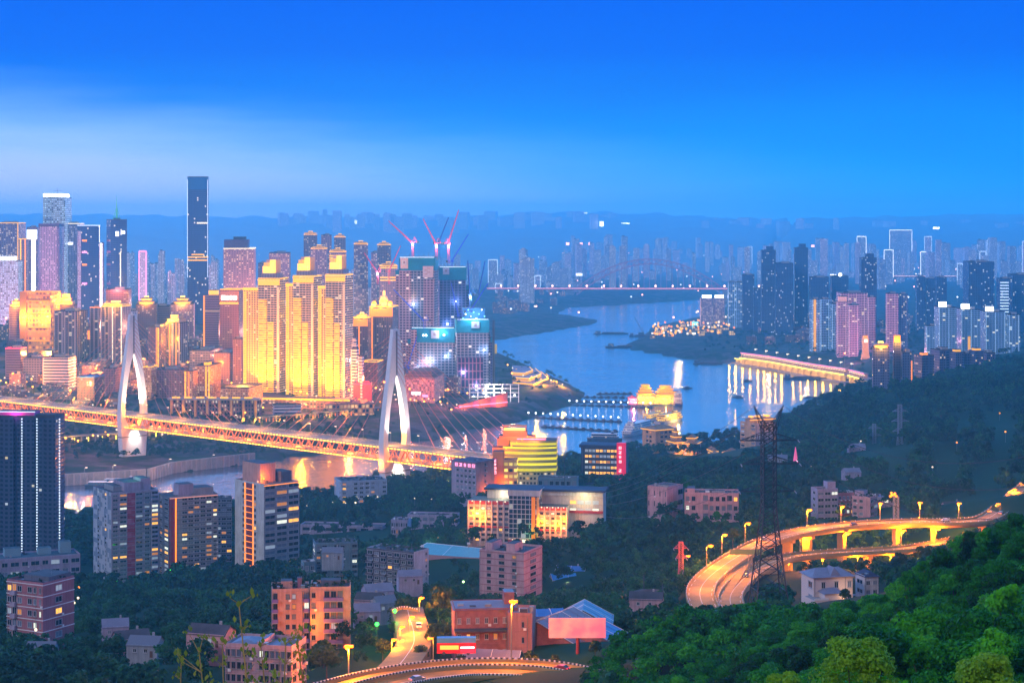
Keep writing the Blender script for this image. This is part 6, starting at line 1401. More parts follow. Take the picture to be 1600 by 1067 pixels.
mb.build('sign_letter', ob); lamp('POINT', (2, -12, 8), 6e3, (1, .22, .008), ob, 'wall_lamp', .5)
rl = block('lilac_hotel_block', 'lilac five storey block with red roof letters and orange lit gable', (705, 772, 722, 775), 1500, -38, .42, lil, 6, '.wwwww', '..n..', .06, frame=w_frame, flankwall=tan, roofm=pmat('navy_roof', (.03, .04, .10), .8), roof=(('pitched_roof', 0, 0, 1.16, 1.16, .6, MATS['navy_roof']),))
mb = MB()
for k in range(5): glyph(mb, -2 + k * 4.4 - 5, -rl[2] / 2 - .7, rl[3] - 2.4, 2.6, g_pink, k)
mb.build('sign_letter', rl[0]); lamp('POINT', (rl[1] / 2 + 6, 0, 4), 5e3, (1, .22, .008), rl[0], 'wall_lamp', .5)
rs = block('red_sign_hotel', 'dark riverside hotel with rows of lit rooms and a tall red sign pillar', (908, 984, 700, 752), 1600, -10, .10, wallm('navy_plaster', (.05, .06, .12)), 6, '.WWWWWWWWW..', '', .85, frame=w_frame2, cat='hotel', roofm=MATS['navy_roof'], roof=(cr_box(-.1, 0, .9, .9, 2.4, MATS['navy_plaster']),), hfrac=.5)
W_, D_, H_ = rs[1], rs[2], rs[3]
mb = MB(); mb.box(W_ * .42, -D_ / 2 - 1.5, 0, 7.5, 5, H_ + 5, pmat('red_pillar', (.55, .01, .05), .6, emit=(1, .01, .07), es=.55)); mb.build('sign_pillar', rs[0])
mb = MB()
for k in range(7): 
    if k != 4: glyph(mb, W_ * .40, -D_ / 2 - 4.4, H_ + 1 - k * 3.9, 2.4, MATS['red_white_letter'], k)
mb.build('sign_letter', rs[0])
gold_house = wallm('golden_plaster', (.55, .36, .20))
def gilded(label, box, d, rot, floors, front, flank, tiers=1):
    r, w, dep, h = block('riverside_house', label, box, d, rot, .35, gold_house, floors, front, flank, .2, frame=w_frame2, cat='building', roofm=MATS['crown_roof_tiles'], budget=40)
    mb = MB(); z = h + .6; f = 1.12
    for k in range(tiers):
        mb.hip(0, 0, z, w * f, dep * f, 4.2, MATS['crown_roof_tiles'], .35); mb.box(0, -dep * f / 2, z - .3, w * f, .5, .6, g_gold)
        for s in (-1, 1): mb.box(s * w * f / 2, 0, z - .3, .5, dep * f, .6, g_gold)
        z += 3; f *= .6
        if k < tiers - 1: mb.box(0, 0, z - .5, w * f * .9, dep * f * .9, 3, gold_house); z += 2.6
    mb.build('tiled_roof', r); lamp('POINT', (0, -dep / 2 - 7, h * .6), 1.1e4, (1, .36, .015), r, 'eave_light', .6)
    return r
gilded('riverside house with brown tiled roof and golden eaves, hiding the gold boat', (1005, 1058, 672, 720), 2100, 34, 7, '.wwww', '.ww.')
gilded('tiered golden pavilion roofs stepping down behind the brown roofed house', (1044, 1070, 692, 722), 2080, 20, 4, 'www', 'ww', 3)
gilded('low golden pavilion with curved roof right of the tiered one', (1068, 1098, 694, 722), 2070, -20, 3, 'www', 'ww', 2)
gilded('small golden gate pavilion on the river edge', (1108, 1122, 706, 722), 2060, 10, 2, 'ww', 'w', 1)
gilded('low golden roofed shop row along the river edge', (1100, 1132, 714, 726), 2040, -22, 2, 'wwww', 'w', 1)
gilded('low golden roofed shop row right of the gate pavilion', (1130, 1156, 708, 722), 2050, -22, 2, 'wwww', 'w', 1)
rg = block('gilded_tower_block', 'apartment block with golden roof pavilions behind the big pylon', (1160, 1216, 662, 712), 2080, 30, .35, lil, 9, '.wwww.w', 'w.w', .1, frame=w_frame2, flankwall=gold_house, budget=70)
for k, (fx, s) in enumerate(((-.36, 1.0), (-.05, 1.2), (.36, 1.3))):
    mb = MB(); mb.box(fx * rg[1], 0, rg[3], 9 * s, 9 * s, 4, gold_house); mb.hip(fx * rg[1], 0, rg[3] + 4, 12 * s, 12 * s, 3, MATS['crown_roof_tiles'], .4); mb.box(fx * rg[1], -6 * s, rg[3] + 3.6, 12 * s, .5, .7, g_gold); mb.box(fx * rg[1], 0, rg[3] + 6, 4 * s, 4 * s, 2, g_gold); mb.build('roof_pavilion', rg[0])
lamp('POINT', (0, -rg[2] / 2 - 8, rg[3] + 3), 1.2e4, (1, .36, .015), rg[0], 'roof_light', .6)
# --- right middle
block('pale_ruin_block', 'pale pink old block with open windows, left of two on the wooded slope', (1013, 1070, 763, 812), 1120, -38, .5, pinkw, 3, 'n.n.n.n', '..W', .0, frame=w_frame2, wfrac=.5, roof=(cr_box(.1, 0, .6, .5, 1.6, grey),))
block('pink_gallery_block', 'long pink old block with galleries, right of two on the wooded slope', (1070, 1158, 772, 815), 1110, -6, .05, pinkw, 3, 'ww.bwwwbw', '', .02, frame=w_frame2, balc=pinkw, roof=(cr_box(-.38, 0, .14, .7, 3, pinkw), cr_box(.1, .1, .3, .3, 1.2, grey)))
block('violet_house_block', 'violet apartment house, tallest in the group beyond the viaduct', (1271, 1310, 766, 815), 1150, 12, .15, lil, 5, 'WWW', 'n', .04, roof=(cr_box(.25, 0, .4, .6, 5, lil),))
block('violet_house_block', 'narrow violet house with lit ground windows in the group beyond the viaduct', (1306, 1335, 772, 815), 1165, 8, .1, brickp, 4, 'wwww', '', .3, garden=True)
block('violet_house_block', 'pink violet house with roof terrace in the group beyond the viaduct', (1333, 1376, 778, 818), 1140, -30, .4, pinkw, 4, 'ww.', 'WW', .02, roof=(cr_box(-.2, 0, .5, .5, 4, lil),), garden=True)
block('violet_house_block', 'blue roofed violet house at the right of the group beyond the viaduct', (1362, 1402, 778, 815), 1175, -6, .08, lil, 4, 'wwww', '', .1, roofm=roof_blue)
block('white_edge_block', 'white block cut by the right edge above the woods', (1587, 1640, 665, 700), 1700, 20, .2, whitew, 4, 'wWw', '', .02)
block('long_pink_house', 'long low pink house with a lamp on the right hillside', (1542, 1583, 692, 704), 1640, -4, .05, pinkw, 2, 'wwwwww', '', .1)
block('white_slope_house', 'small white house near the curving road lamps on the right', (1528, 1553, 774, 792), 1220, -16, .2, whitew, 2, 'ww', 'w', .0, roof=(('pitched_roof', 0, 0, 1.1, 1.1, 2, roof_grey),))
block('pink_slope_house', 'small pink house among dark trees on the right hillside', (1560, 1574, 730, 745), 1400, -16, .2, pinkw, 2, 'ww', 'w', .1)
# --- the big lit complex in the centre
d = 1150; hc = thing('lit_hotel_complex', 'wide hotel complex with glass stair tower and orange floodlit wings, centre', 'hotel', (PX(838, d), d + 14, ZY(852, d)), R(-10))
zt = lambda y: ZY(y, d) - hc.location.z; X = lambda px: PX(px, d) - hc.location.x
cream, redband = wallm('cream_plaster', (.62, .54, .52)), pmat('red_band', (.40, .04, .05), .7)
mb = MB(); xa, xb = X(758), X(944); mb.box((xa + xb) / 2, 10, -14, xb - xa, 14, zt(772) + 14, cream, MATS['navy_roof']); mb.box((xa + xb) / 2, 9, zt(772) + .02, xb - xa + 3, 18, 1.2, MATS['navy_roof']); mb.box((X(843) + xb) / 2, 2.4, zt(779), xb - X(843), .8, zt(773) - zt(779), whitew); mb.build('rear_wing', hc)
mb = MB(); xa, xb = X(733), X(799); mb.box((xa + xb) / 2, 1, -14, xb - xa, 18, zt(786) + 14, cream, pmat('olive_roof', (.16, .18, .16), .9)); mb.build('left_wing', hc)
mb = MB(); xa, xb = X(846), X(890); mb.box((xa + xb) / 2, 1, -14, xb - xa, 18, zt(793) + 14, cream, MATS['olive_roof']); mb.build('right_wing', hc)
mb = MB(); xa, xb = X(799), X(846); mb.box((xa + xb) / 2, -1, zt(843), xb - xa, 18, zt(777) - zt(843), facade('curtain_wall', (.45, .48, .55), 3.0, 2.6, .86, .84, .10, lc=(1, .7, .3), lc2=(.8, .9, 1), ls=1.1, glass=(.015, .04, .09)), MATS['navy_roof']); mb.box((xa + xb) / 2, -.5, zt(777) + .02, xb - xa + 1.5, 18, zt(768) - zt(777), whitew, MATS['navy_roof']); mb.build('glass_stair_tower', hc)
mb = MB(); mb.box(X(845), -10.4, zt(846), 1.4, 1.0, zt(778) - zt(846), pmat('orange_pier', (.75, .42, .15), .6)); mb.box(X(838), -10.3, zt(843), 2.4, .5, zt(778) - zt(843), glow('amber_glass', AMBER, .6)); mb.build('lit_pier', hc)
mb = MB(); mb.box(X(820), -9, -14, X(840) - X(800), 15, zt(843) + 14, redband, concrete); mb.box(X(812), -16.8, 1.5, 4, .3, 2.4, g_warm); mb.box(X(828), -16.8, 1.5, 4, .3, 2.4, g_warm); mb.build('entrance', hc)
bud = [100]; rest = MB(); fhh = zt(786) / 8
for (a, b, y0_, pat) in ((733, 799, 786, 'wwwwwww'), (846, 890, 793, 'wwwww')):
    xa, xb = X(a), X(b); nf = 8; face_windows(hc, lambda u, o, c=(xa + xb) / 2: (c + u, -8.0 - o, 0.0), xb - xa, nf, zt(y0_) / nf, pat, .12, w_frame2, .6, .5, bud, 0, rest)
    mb = MB()
    for k in range(len(pat) + 1): mb.box(xa + (xb - xa) * k / len(pat), -8.35, -10, .7, .7, zt(y0_) + 10, whitew)
    mb.box((xa + xb) / 2, -8.2, zt(y0_) - 2.2, xb - xa, .5, 2, redband); mb.box((xa + xb) / 2, -8.2, zt(y0_) * .36, xb - xa, .4, .8, redband); mb.build('pilaster', hc)
    mb = MB()
    for k in range(5): mb.ball((xa + (xb - xa) * (k + .5) / 5, -8.8, zt(y0_) - .4), .45, g_warm, 6, 4)
    mb.build('cornice_lamp', hc)
face_windows(hc, lambda u, o, c=(X(890) + X(938)) / 2: (c + u, 3.0 - o, 0.0), X(938) - X(890), 2, 5.0, 'WWWW', .8, w_frame, .7, .5, bud, zt(793) - 6, rest)
if rest.f: tag(rest.build('window_row', hc), kind='stuff')
mb = MB(); mb.box((X(890) + X(944)) / 2, 2.6, zt(806), X(944) - X(890), .6, 1.6, redband); mb.build('red_band', hc)
for a, y, p in ((741, 806, 7e3), (756, 811, 9e3), (852, 817, 7e3), (876, 821, 9e3), (888, 812, 5e3)):
    lamp('POINT', (X(a), -12.5, zt(y)), p * 1.2, (1, .26, .008), hc, 'wall_floodlight', .5); mb = MB(); mb.box(X(a), -9.4, zt(y) - .4, .9, .7, .8, g_orange); mb.tube((X(a), -9, zt(y)), (X(a), -8, zt(y)), .1, steel_dark); mb.build('floodlight_fitting', hc)
lamp('POINT', (X(835), -14, 8), 1.2e3, (.1, 1, .2), hc, 'green_light', .4)
lamp('POINT', (X(785), -2, zt(778)), 3e3, (1, .9, .6), hc, 'roof_light', .4); lamp('POINT', (X(915), -4, zt(782)), 5e3, (1, .85, .4), hc, 'roof_light', .5)
# ------------------------------------------------------------------ roads of the near bank
def smooth(pts, n=8):
    pts = [np.array(p, float) for p in pts]; P_ = [pts[0]] + pts + [pts[-1]]; out = []
    for i in range(1, len(P_) - 2):
        for k in range(n):
            t = k / n; a, b, c, d_ = P_[i - 1:i + 3]
            out.append(.5 * ((2 * b) + (c - a) * t + (2 * a - 5 * b + 4 * c - d_) * t * t + (3 * b - a - 3 * c + d_) * t ** 3))
    return out + [pts[-1]]
def offs(path, w):
    L, Rr = [], []
    for i, p in enumerate(path):
        t = path[min(i + 1, len(path) - 1)] - path[max(i - 1, 0)]; t = t[:2] / (np.linalg.norm(t[:2]) + 1e-9); n = np.array([-t[1], t[0], 0])
        L.append(p + n * w); Rr.append(p - n * w)
    return L, Rr
def ribbon(mb, path, w0, w1, dz0, dz1, m, top=None):
    """solid strip between offsets w0..w1 of the centre line, from dz0 to dz1 above it"""
    A, _ = offs(path, w0); B, _ = offs(path, w1); lo, hi = np.array([0, 0, dz0]), np.array([0, 0, dz1])
    for i in range(len(path) - 1):
        a, b, c, d_ = A[i], A[i + 1], B[i + 1], B[i]
        mb.face([d_ + hi, c + hi, b + hi, a + hi], top or m); mb.face([a + lo, b + lo, c + lo, d_ + lo], m)
        mb.face([a + hi, b + hi, b + lo, a + lo], m); mb.face([d_ + lo, c + lo, c + hi, d_ + hi], m)
ROADS = []
road_conc = pmat('lamp_tinted_concrete', (.42, .30, .13), .85, var=.18, vscale=.1)  # orange lamplight is put into the concrete colour
asph_w = pmat('lamp_tinted_asphalt', (.27, .18, .055), .8, var=.22, vscale=.12)  # sodium glow is mixed into the asphalt colour
def viaduct(label, path, w, th, piers, name='road_viaduct', marks=True, pier_h=20):
    o = path[0].copy(); o[2] = 0; pth = [p - o for p in path]; r = thing(name, label, 'viaduct', tuple(o)); ROADS.append((path, w / 2 + 2))
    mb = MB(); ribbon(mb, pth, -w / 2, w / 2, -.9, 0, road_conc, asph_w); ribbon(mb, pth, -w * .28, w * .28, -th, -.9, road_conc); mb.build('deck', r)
    for s in (-1, 1):
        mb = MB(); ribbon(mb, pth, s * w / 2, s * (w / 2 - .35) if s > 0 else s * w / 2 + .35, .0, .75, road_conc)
        A, _ = offs(pth, s * (w / 2 - .18))
        for i in range(0, len(A)): mb.box(A[i][0], A[i][1], A[i][2] + .75, .3, .3, .5, white_paint)
        mb.path([p + np.array([0, 0, 1.15]) for p in A], .07, steel_grey); mb.build('parapet', r)
    if marks:
        mb = MB()
        for off in (-w * .02,): ribbon(mb, pth, off, off + .18, .004, .03, road_paint)
        for off in (-w * .4, w * .39):
            for i in range(0, len(pth) - 1, 2): ribbon(mb, pth[i:i + 2], off, off + .2, .004, .03, road_paint)
        mb.build('lane_marking', r)
    for i in piers:
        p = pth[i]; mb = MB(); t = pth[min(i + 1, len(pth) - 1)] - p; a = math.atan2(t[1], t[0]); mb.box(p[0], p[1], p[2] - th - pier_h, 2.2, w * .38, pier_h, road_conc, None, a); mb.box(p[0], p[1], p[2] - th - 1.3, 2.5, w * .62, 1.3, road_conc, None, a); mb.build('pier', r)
    return r
def at(px, py, z): d = D0(py, z); return np.array([PX(px, d), d, z])
up = smooth([at(1760, 690, 127), at(1640, 738, 127), at(1600, 766, 127), at(1566, 795, 127), at(1535, 812, 127), at(1480, 815.5, 127), at(1430, 815, 127), at(1330, 820, 127), at(1250, 831, 127), at(1200, 845, 127), at(1165, 862, 126.5), at(1130, 884, 126), at(1104, 906, 126), at(1094, 926, 126), at(1102, 952, 126), at(1118, 980, 126)], 6)
viaduct('orange lit upper road viaduct sweeping round into a broad bend', up, 12, 2.4, [12, 24, 33, 38, 43, 47, 50], pier_h=26)
lo = smooth([at(1500, 842, 116), at(1463, 850, 117), at(1415, 857, 118), at(1326, 862, 119), at(1263, 866, 120), at(1220, 873, 121.5), at(1185, 888, 123.5), at(1158, 908, 125), at(1142, 930, 125.8), at(1145, 952, 125.9), at(1160, 980, 125.9)], 6)
viaduct('lower orange lit slip road running below the upper viaduct', lo, 10, 2.2, [8, 16, 24, 32], pier_h=18)
# paved apron joining the two carriageways in the bend
ap = thing('road_apron', 'orange lit paved apron with retaining wall inside the bend', 'road', tuple(at(1120, 915, 125.6)))
mb = MB(); o = np.array(ap.location); q = [at(1176, 868, 125.7), at(1150, 872, 125.7), at(1112, 895, 125.7), at(1086, 912, 125.7), at(1092, 944, 125.7), at(1112, 985, 125.7), at(1150, 985, 125.7), at(1138, 930, 125.7), at(1158, 902, 125.5)]
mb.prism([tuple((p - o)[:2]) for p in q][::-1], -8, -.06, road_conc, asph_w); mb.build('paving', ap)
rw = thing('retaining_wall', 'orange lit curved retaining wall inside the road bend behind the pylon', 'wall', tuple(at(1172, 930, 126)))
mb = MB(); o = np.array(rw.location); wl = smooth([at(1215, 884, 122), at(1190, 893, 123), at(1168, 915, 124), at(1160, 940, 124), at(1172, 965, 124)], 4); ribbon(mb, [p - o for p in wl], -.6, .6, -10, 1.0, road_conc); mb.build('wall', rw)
sb = thing('direction_sign', 'greenish direction board spanning the slip road by the pylon', 'sign', tuple(at(1170, 895, 124)))
mb = MB(); zt = ZY(866, sb.location.y) - sb.location.z; mb.box(-1, 0, zt, 15, .3, 2.4, pmat('sign_green', (.12, .22, .14), .6)); mb.build('board', sb); mb = MB(); mb.box(0, .3, -2, .5, .5, zt + 4, steel_grey); mb.build('post', sb)
roads = []
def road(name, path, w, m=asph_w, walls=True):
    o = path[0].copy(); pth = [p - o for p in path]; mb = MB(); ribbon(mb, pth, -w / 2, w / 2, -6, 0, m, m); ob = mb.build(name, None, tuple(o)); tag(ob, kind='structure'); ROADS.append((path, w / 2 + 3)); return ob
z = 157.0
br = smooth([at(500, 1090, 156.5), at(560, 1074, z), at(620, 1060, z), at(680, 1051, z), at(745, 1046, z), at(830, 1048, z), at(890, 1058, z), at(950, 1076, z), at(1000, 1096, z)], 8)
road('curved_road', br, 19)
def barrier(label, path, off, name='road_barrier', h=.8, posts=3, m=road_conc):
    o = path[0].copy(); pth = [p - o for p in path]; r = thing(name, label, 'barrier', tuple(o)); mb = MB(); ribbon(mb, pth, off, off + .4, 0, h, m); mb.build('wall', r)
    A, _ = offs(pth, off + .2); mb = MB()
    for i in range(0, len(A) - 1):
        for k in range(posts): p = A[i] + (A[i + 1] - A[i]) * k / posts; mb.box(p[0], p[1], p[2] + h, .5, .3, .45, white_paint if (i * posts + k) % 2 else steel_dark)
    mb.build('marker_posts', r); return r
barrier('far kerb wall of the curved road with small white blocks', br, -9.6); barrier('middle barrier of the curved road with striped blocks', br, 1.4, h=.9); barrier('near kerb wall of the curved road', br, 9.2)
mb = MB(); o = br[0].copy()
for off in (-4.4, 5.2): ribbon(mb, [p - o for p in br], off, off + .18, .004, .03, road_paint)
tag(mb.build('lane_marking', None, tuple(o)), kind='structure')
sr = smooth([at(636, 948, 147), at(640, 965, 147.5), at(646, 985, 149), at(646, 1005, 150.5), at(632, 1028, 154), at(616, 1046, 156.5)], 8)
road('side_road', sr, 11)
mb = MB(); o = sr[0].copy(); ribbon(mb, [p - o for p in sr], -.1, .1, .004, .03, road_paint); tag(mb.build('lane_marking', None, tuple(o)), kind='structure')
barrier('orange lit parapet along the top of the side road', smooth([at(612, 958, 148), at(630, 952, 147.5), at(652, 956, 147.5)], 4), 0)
# cars on the road
def car(label, loc, rot, paint, lights=True):
    r = thing('parked_car', label, 'car', tuple(loc), rot); mb = MB(); pm = pmat(*paint, .3)
    prof = [(-2.2, .35), (2.2, .35), (2.25, .85), (1.3, .98), (.7, 1.48), (-1.0, 1.5), (-1.9, 1.0), (-2.25, .9)]
    A = [(x, -.88, z_) for x, z_ in prof]; B = [(x, .88, z_) for x, z_ in prof]; mb.face(A, pm); mb.face(B[::-1], pm)
    for k in range(len(prof)): j = (k + 1) % len(prof); mb.face([A[k], B[k], B[j], A[j]], glass_dark if k in (3, 5) else pm)
    mb.build('body', r)
    for x in (-1.4, 1.4):
        for y in (-.82, .82): mb = MB(); mb.tube((x, y - .1, .34), (x, y + .1, .34), .34, steel_dark, 10); mb.build('wheel', r)
    for s in (-1, 1): mb = MB(); mb.box(2.25, s * .6, .66, .1, .3, .16, g_warm); mb.build('headlight', r); mb = MB(); mb.box(-2.27, s * .6, .72, .1, .3, .14, g_red); mb.build('tail_light', r)
    return r
p = sr[14]; t = sr[15] - sr[13]; car('pale car with lit headlights on the orange side road', p + np.array([2.0, 0, .03]), math.atan2(-t[1], -t[0]) + math.pi, ('pale_car_paint', (.6, .58, .55)))
p = lo[40]; t = lo[41] - lo[39]; car('dark car rounding the inside of the orange road bend', p + np.array([0, 0, .03]), math.atan2(t[1], t[0]), ('dark_car_paint', (.05, .05, .07)))
for path, i, off, rev, lab, pt in ((up, 30, -2.5, 0, 'white car driving on the upper viaduct left of the lone lamp post', ('white_car_paint', (.6, .6, .62))), (up, 42, 2.5, 1, 'dark car on the upper viaduct above the violet houses', ('dark_car_paint', (.05, .05, .07))), (up, 54, -2.5, 0, 'silver car entering the broad bend', ('silver_car_paint', (.35, .36, .38))),
                                 (br, 18, -5.5, 0, 'silver car on the far lane of the curved road', ('silver_car_paint', (.35, .36, .38))), (br, 44, 5.0, 1, 'red car on the near lane of the curved road', ('red_car_paint', (.4, .03, .03))), (up, 20, 2.5, 1, 'pale car on the upper viaduct near its right end', ('pale_car_paint', (.6, .58, .55)))):
    t = path[i + 1] - path[i - 1]; n_ = np.array([-t[1], t[0], 0]) / np.linalg.norm(t[:2]); car(lab, path[i] + n_ * off + np.array([0, 0, .03]), math.atan2(t[1], t[0]) + (math.pi if rev else 0), pt)
# bus with blue roof and red lit side
bus = thing('city_bus', 'bus with blue roof and red lit flank on the far side of the curved road', 'bus', (PX(713, 536), 536, 157.0), R(2)); ROADS.append(([np.array([PX(690, 536), 536, 157.0]), np.array([PX(735, 536), 536, 157.0])], 9))
mb = MB(); mb.box(0, 0, .5, 11.2, 2.5, 3.0, pmat('red_bus_paint', (.50, .02, .04), .4)); mb.build('body', bus); mb = MB(); mb.box(0, 0, 3.5, 11.2, 2.5, 1.4, pmat('blue_bus_roof', (.04, .22, .60), .5)); mb.build('roof', bus)
mb = MB(); mb.box(-2.0, -1.28, 1.6, 5.4, .06, 1.2, pane_w); mb.build('window', bus); mb = MB(); mb.box(3.2, -1.3, 1.9, 4.0, .08, .5, g_white); mb.build('lit_display', bus)
mb = MB(); mb.box(3.2, -1.29, .7, 4.2, .06, 1.0, pmat('red_bus_light', (.5, .02, .03), .5, emit=RED, es=1.6)); mb.build('tail_light', bus)
for x in (-3.6, 3.4): mb = MB(); mb.tube((x, -1.3, .5), (x, 1.3, .5), .5, steel_dark, 12); mb.build('wheel', bus)
lamp('POINT', (3.2, -4, 2), 900, (1, .03, .05), bus, 'tail_glow', .4)

# ------------------------------------------------------------------ street lamps of the near roads
def rlamp(label, head, base, d, arm, power, col=(1, .23, .002), group=None, s=.9):
    x, z = PX(base[0], d), ZY(base[1], d); h = ZY(head[1], d) - z; a = PX(head[0], d) - x
    r = lamp_post(h - .6, a * .8, steel_grey, g_orange, label, group, (x, d, z), 0, s)
    mb = MB(); mb.ball((a, 0, h - .2), .42 * s / .6, g_orange, 8, 5); mb.build('bulb', r)
    lamp('POINT', (a, -.3, h - 1.2), power * 2.5, col, r, 'street_light', .5); return r
VL = 'lamps along the viaduct'
for lab, hd, bs, d, pw in [('lamp post on the outer kerb of the bend, lowest of the row', (1111, 852), (1104, 884), 836, 2.2e4), ('lamp post on the outer kerb of the bend, second up', (1133, 835), (1128, 864), 868, 2.2e4), ('lamp post just left of the big pylon above the viaduct', (1170, 817), (1164, 846), 900, 2.4e4),
        ('lamp post right of the big pylon above the viaduct', (1265, 796), (1261, 826), 935, 2.4e4), ('lamp post in front of the violet house group', (1316, 791), (1314, 820), 958, 2.4e4), ('lamp post at the right of the violet house group', (1375, 786), (1375, 816), 968, 2.4e4),
        ('lone lamp post in the middle of the viaduct top', (1437, 785), (1437, 813), 972, 2.6e4), ('lamp post near the right end of the level viaduct', (1498, 786), (1498, 813), 976, 2.6e4), ('lamp post where the road turns away to the right', (1546, 799), (1541, 815), 990, 1.6e4), ('lamp post on the rising road, first beyond the turn', (1560, 787), (1556, 812), 1000, 1.6e4),
        ('lamp post on the rising road, second beyond the turn', (1576, 774), (1570, 800), 1030, 1.6e4), ('lamp post on the rising road, third beyond the turn', (1586, 764), (1580, 792), 1060, 1.6e4), ('lamp post on the rising road at the picture edge', (1597, 755), (1592, 780), 1090, 1.6e4)]:
    rlamp(lab, hd, bs, d, 0, pw, group=VL)
for a, y, d, p in ((1250, 846, 928, 2.2e4), (1322, 842, 940, 2.2e4), (1408, 838, 946, 2.2e4), (1210, 852, 905, 1.6e4), (1462, 836, 950, 1.6e4)):
    rlamp('short lamp post between the upper and lower viaduct decks', (a + 4, y - 10), (a, y + 20), d, 0, p, group='short lamps under the upper deck')
for a, y, d, p in ((1232, 876, 898, 1.3e4), (1285, 872, 908, 1.3e4), (1340, 868, 912, 1.3e4), (1392, 866, 920, 1.3e4), (1440, 864, 930, 1.0e4)):
    rlamp('short lamp post among the trees in front of the lower slip road', (a, y), (a, y + 22), d, 0, p, group='short lamps before the slip road', s=.6)
for a, y, d, p in ((1120, 905, 815, 1.6e4), (1102, 930, 785, 1.6e4), (1160, 905, 815, 1.0e4)): lamp('POINT', (PX(a, d), d, 134), p * 1.1, (1, .24, .002), None, 'street_light', .6)
rlamp('tall brilliant orange lamp mast before the brick warehouse', (801, 939), (799, 1036), 527, 0, 3.6e4, s=1.0)
rlamp('orange lamp mast beside the violet balconied block', (543, 1009), (545, 1075), 512, 0, 2.6e4, s=1.0)
for a, y, p in ((640, 985, 9e3), (655, 955, 9e3), (612, 1020, 9e3), (625, 1000, 6e3)): q = at(a, y, 150); rlamp('small curved lamp post beside the orange side road', (a + 3, y - 22), (a, y), float(q[1]), 0, p, (1, .23, .003), group='lamps of the side road', s=.7)
rlamp('thin lamp post at the left of the bus', (670, 996), (677, 1036), 528, 0, 1.2e3, s=.6)
rlamp('pale lamp post by the reddish lattice mast left of the bend', (1076, 868), (1067, 900), 845, 0, 600, s=.8)

# ------------------------------------------------------------------ billboard, warehouse, sheds
bb = thing('billboard', 'blank glowing pink billboard on a single dark red post', 'billboard', (PX(903, 545), 545, ground(PX(903, 545), 545)))
zt = lambda y: ZY(y, 545) - bb.location.z
pink_panel = bpy.data.materials.new('pink_billboard_sheet'); pink_panel.use_nodes = True; T = NT(pink_panel.node_tree); b_ = T.n['Principled BSDF']
nn_ = T.noise(T.add('ShaderNodeTexCoord').outputs['Object'], .22, 2, .5); cc = T.mix(T.maprange(nn_, .35, .68), (.62, .16, .26), (.70, .30, .30)); T.put(b_.inputs['Base Color'], cc); T.put(b_.inputs['Emission Color'], cc); b_.inputs['Emission Strength'].default_value = .55; b_.inputs['Roughness'].default_value = .6; pink_panel.cycles.emission_sampling = 'NONE'
mb = MB(); w_ = 89 * 545 / F; mb.box(-.2, 0, zt(996), w_, .5, zt(965) - zt(996), pink_panel); mb.build('panel', bb)
mb = MB(); mb.box(-.2, .55, zt(996), w_, .5, zt(965) - zt(996), steel_dark)
for k in range(9): mb.tube((-8 + k * 2, .6, zt(965)), (-8 + k * 2, 2.2, zt(965) + .4), .08, steel_dark, 3)
mb.build('frame', bb); mb = MB(); mb.cyl(0, .9, -4, .55, zt(996) + 4, pmat('red_post', (.20, .03, .04), .6), None, 12); mb.build('post', bb)
brick = pmat('warehouse_brick', (.30, .12, .12), .9, var=.2, vscale=.6)
wh = block('brick_warehouse', 'dark red brick warehouse with a row of small windows under a grey roof', (705, 808, 955, 1030), 575, 6, .04, brick, 3, 'wwwwwww', '', .05, frame=w_frame, wfrac=.4, hfrac=.36, cat='warehouse', roofm=roof_grey, roof=(('pitched_roof', 0, 0, 1.05, 1.05, 1.2, roof_grey), ('stair_house', .38, .0, .16, .4, 5, brick)), depth=14)
mb = MB(); mb.box(0, -wh[2] / 2 - 1.5, wh[3] * .62, wh[1] * 1.02, 3, .5, roof_dark); mb.build('ledge', wh[0])
wt = block('brick_warehouse_tower', 'salmon brick gable building at the right end of the warehouse', (795, 836, 962, 1034), 568, -6, .06, wallm('salmon_brick', (.42, .20, .20), .2), 3, '..w.', '', .0, frame=w_frame2, wfrac=.4, hfrac=.36, cat='warehouse', roofm=roof_grey, depth=12)
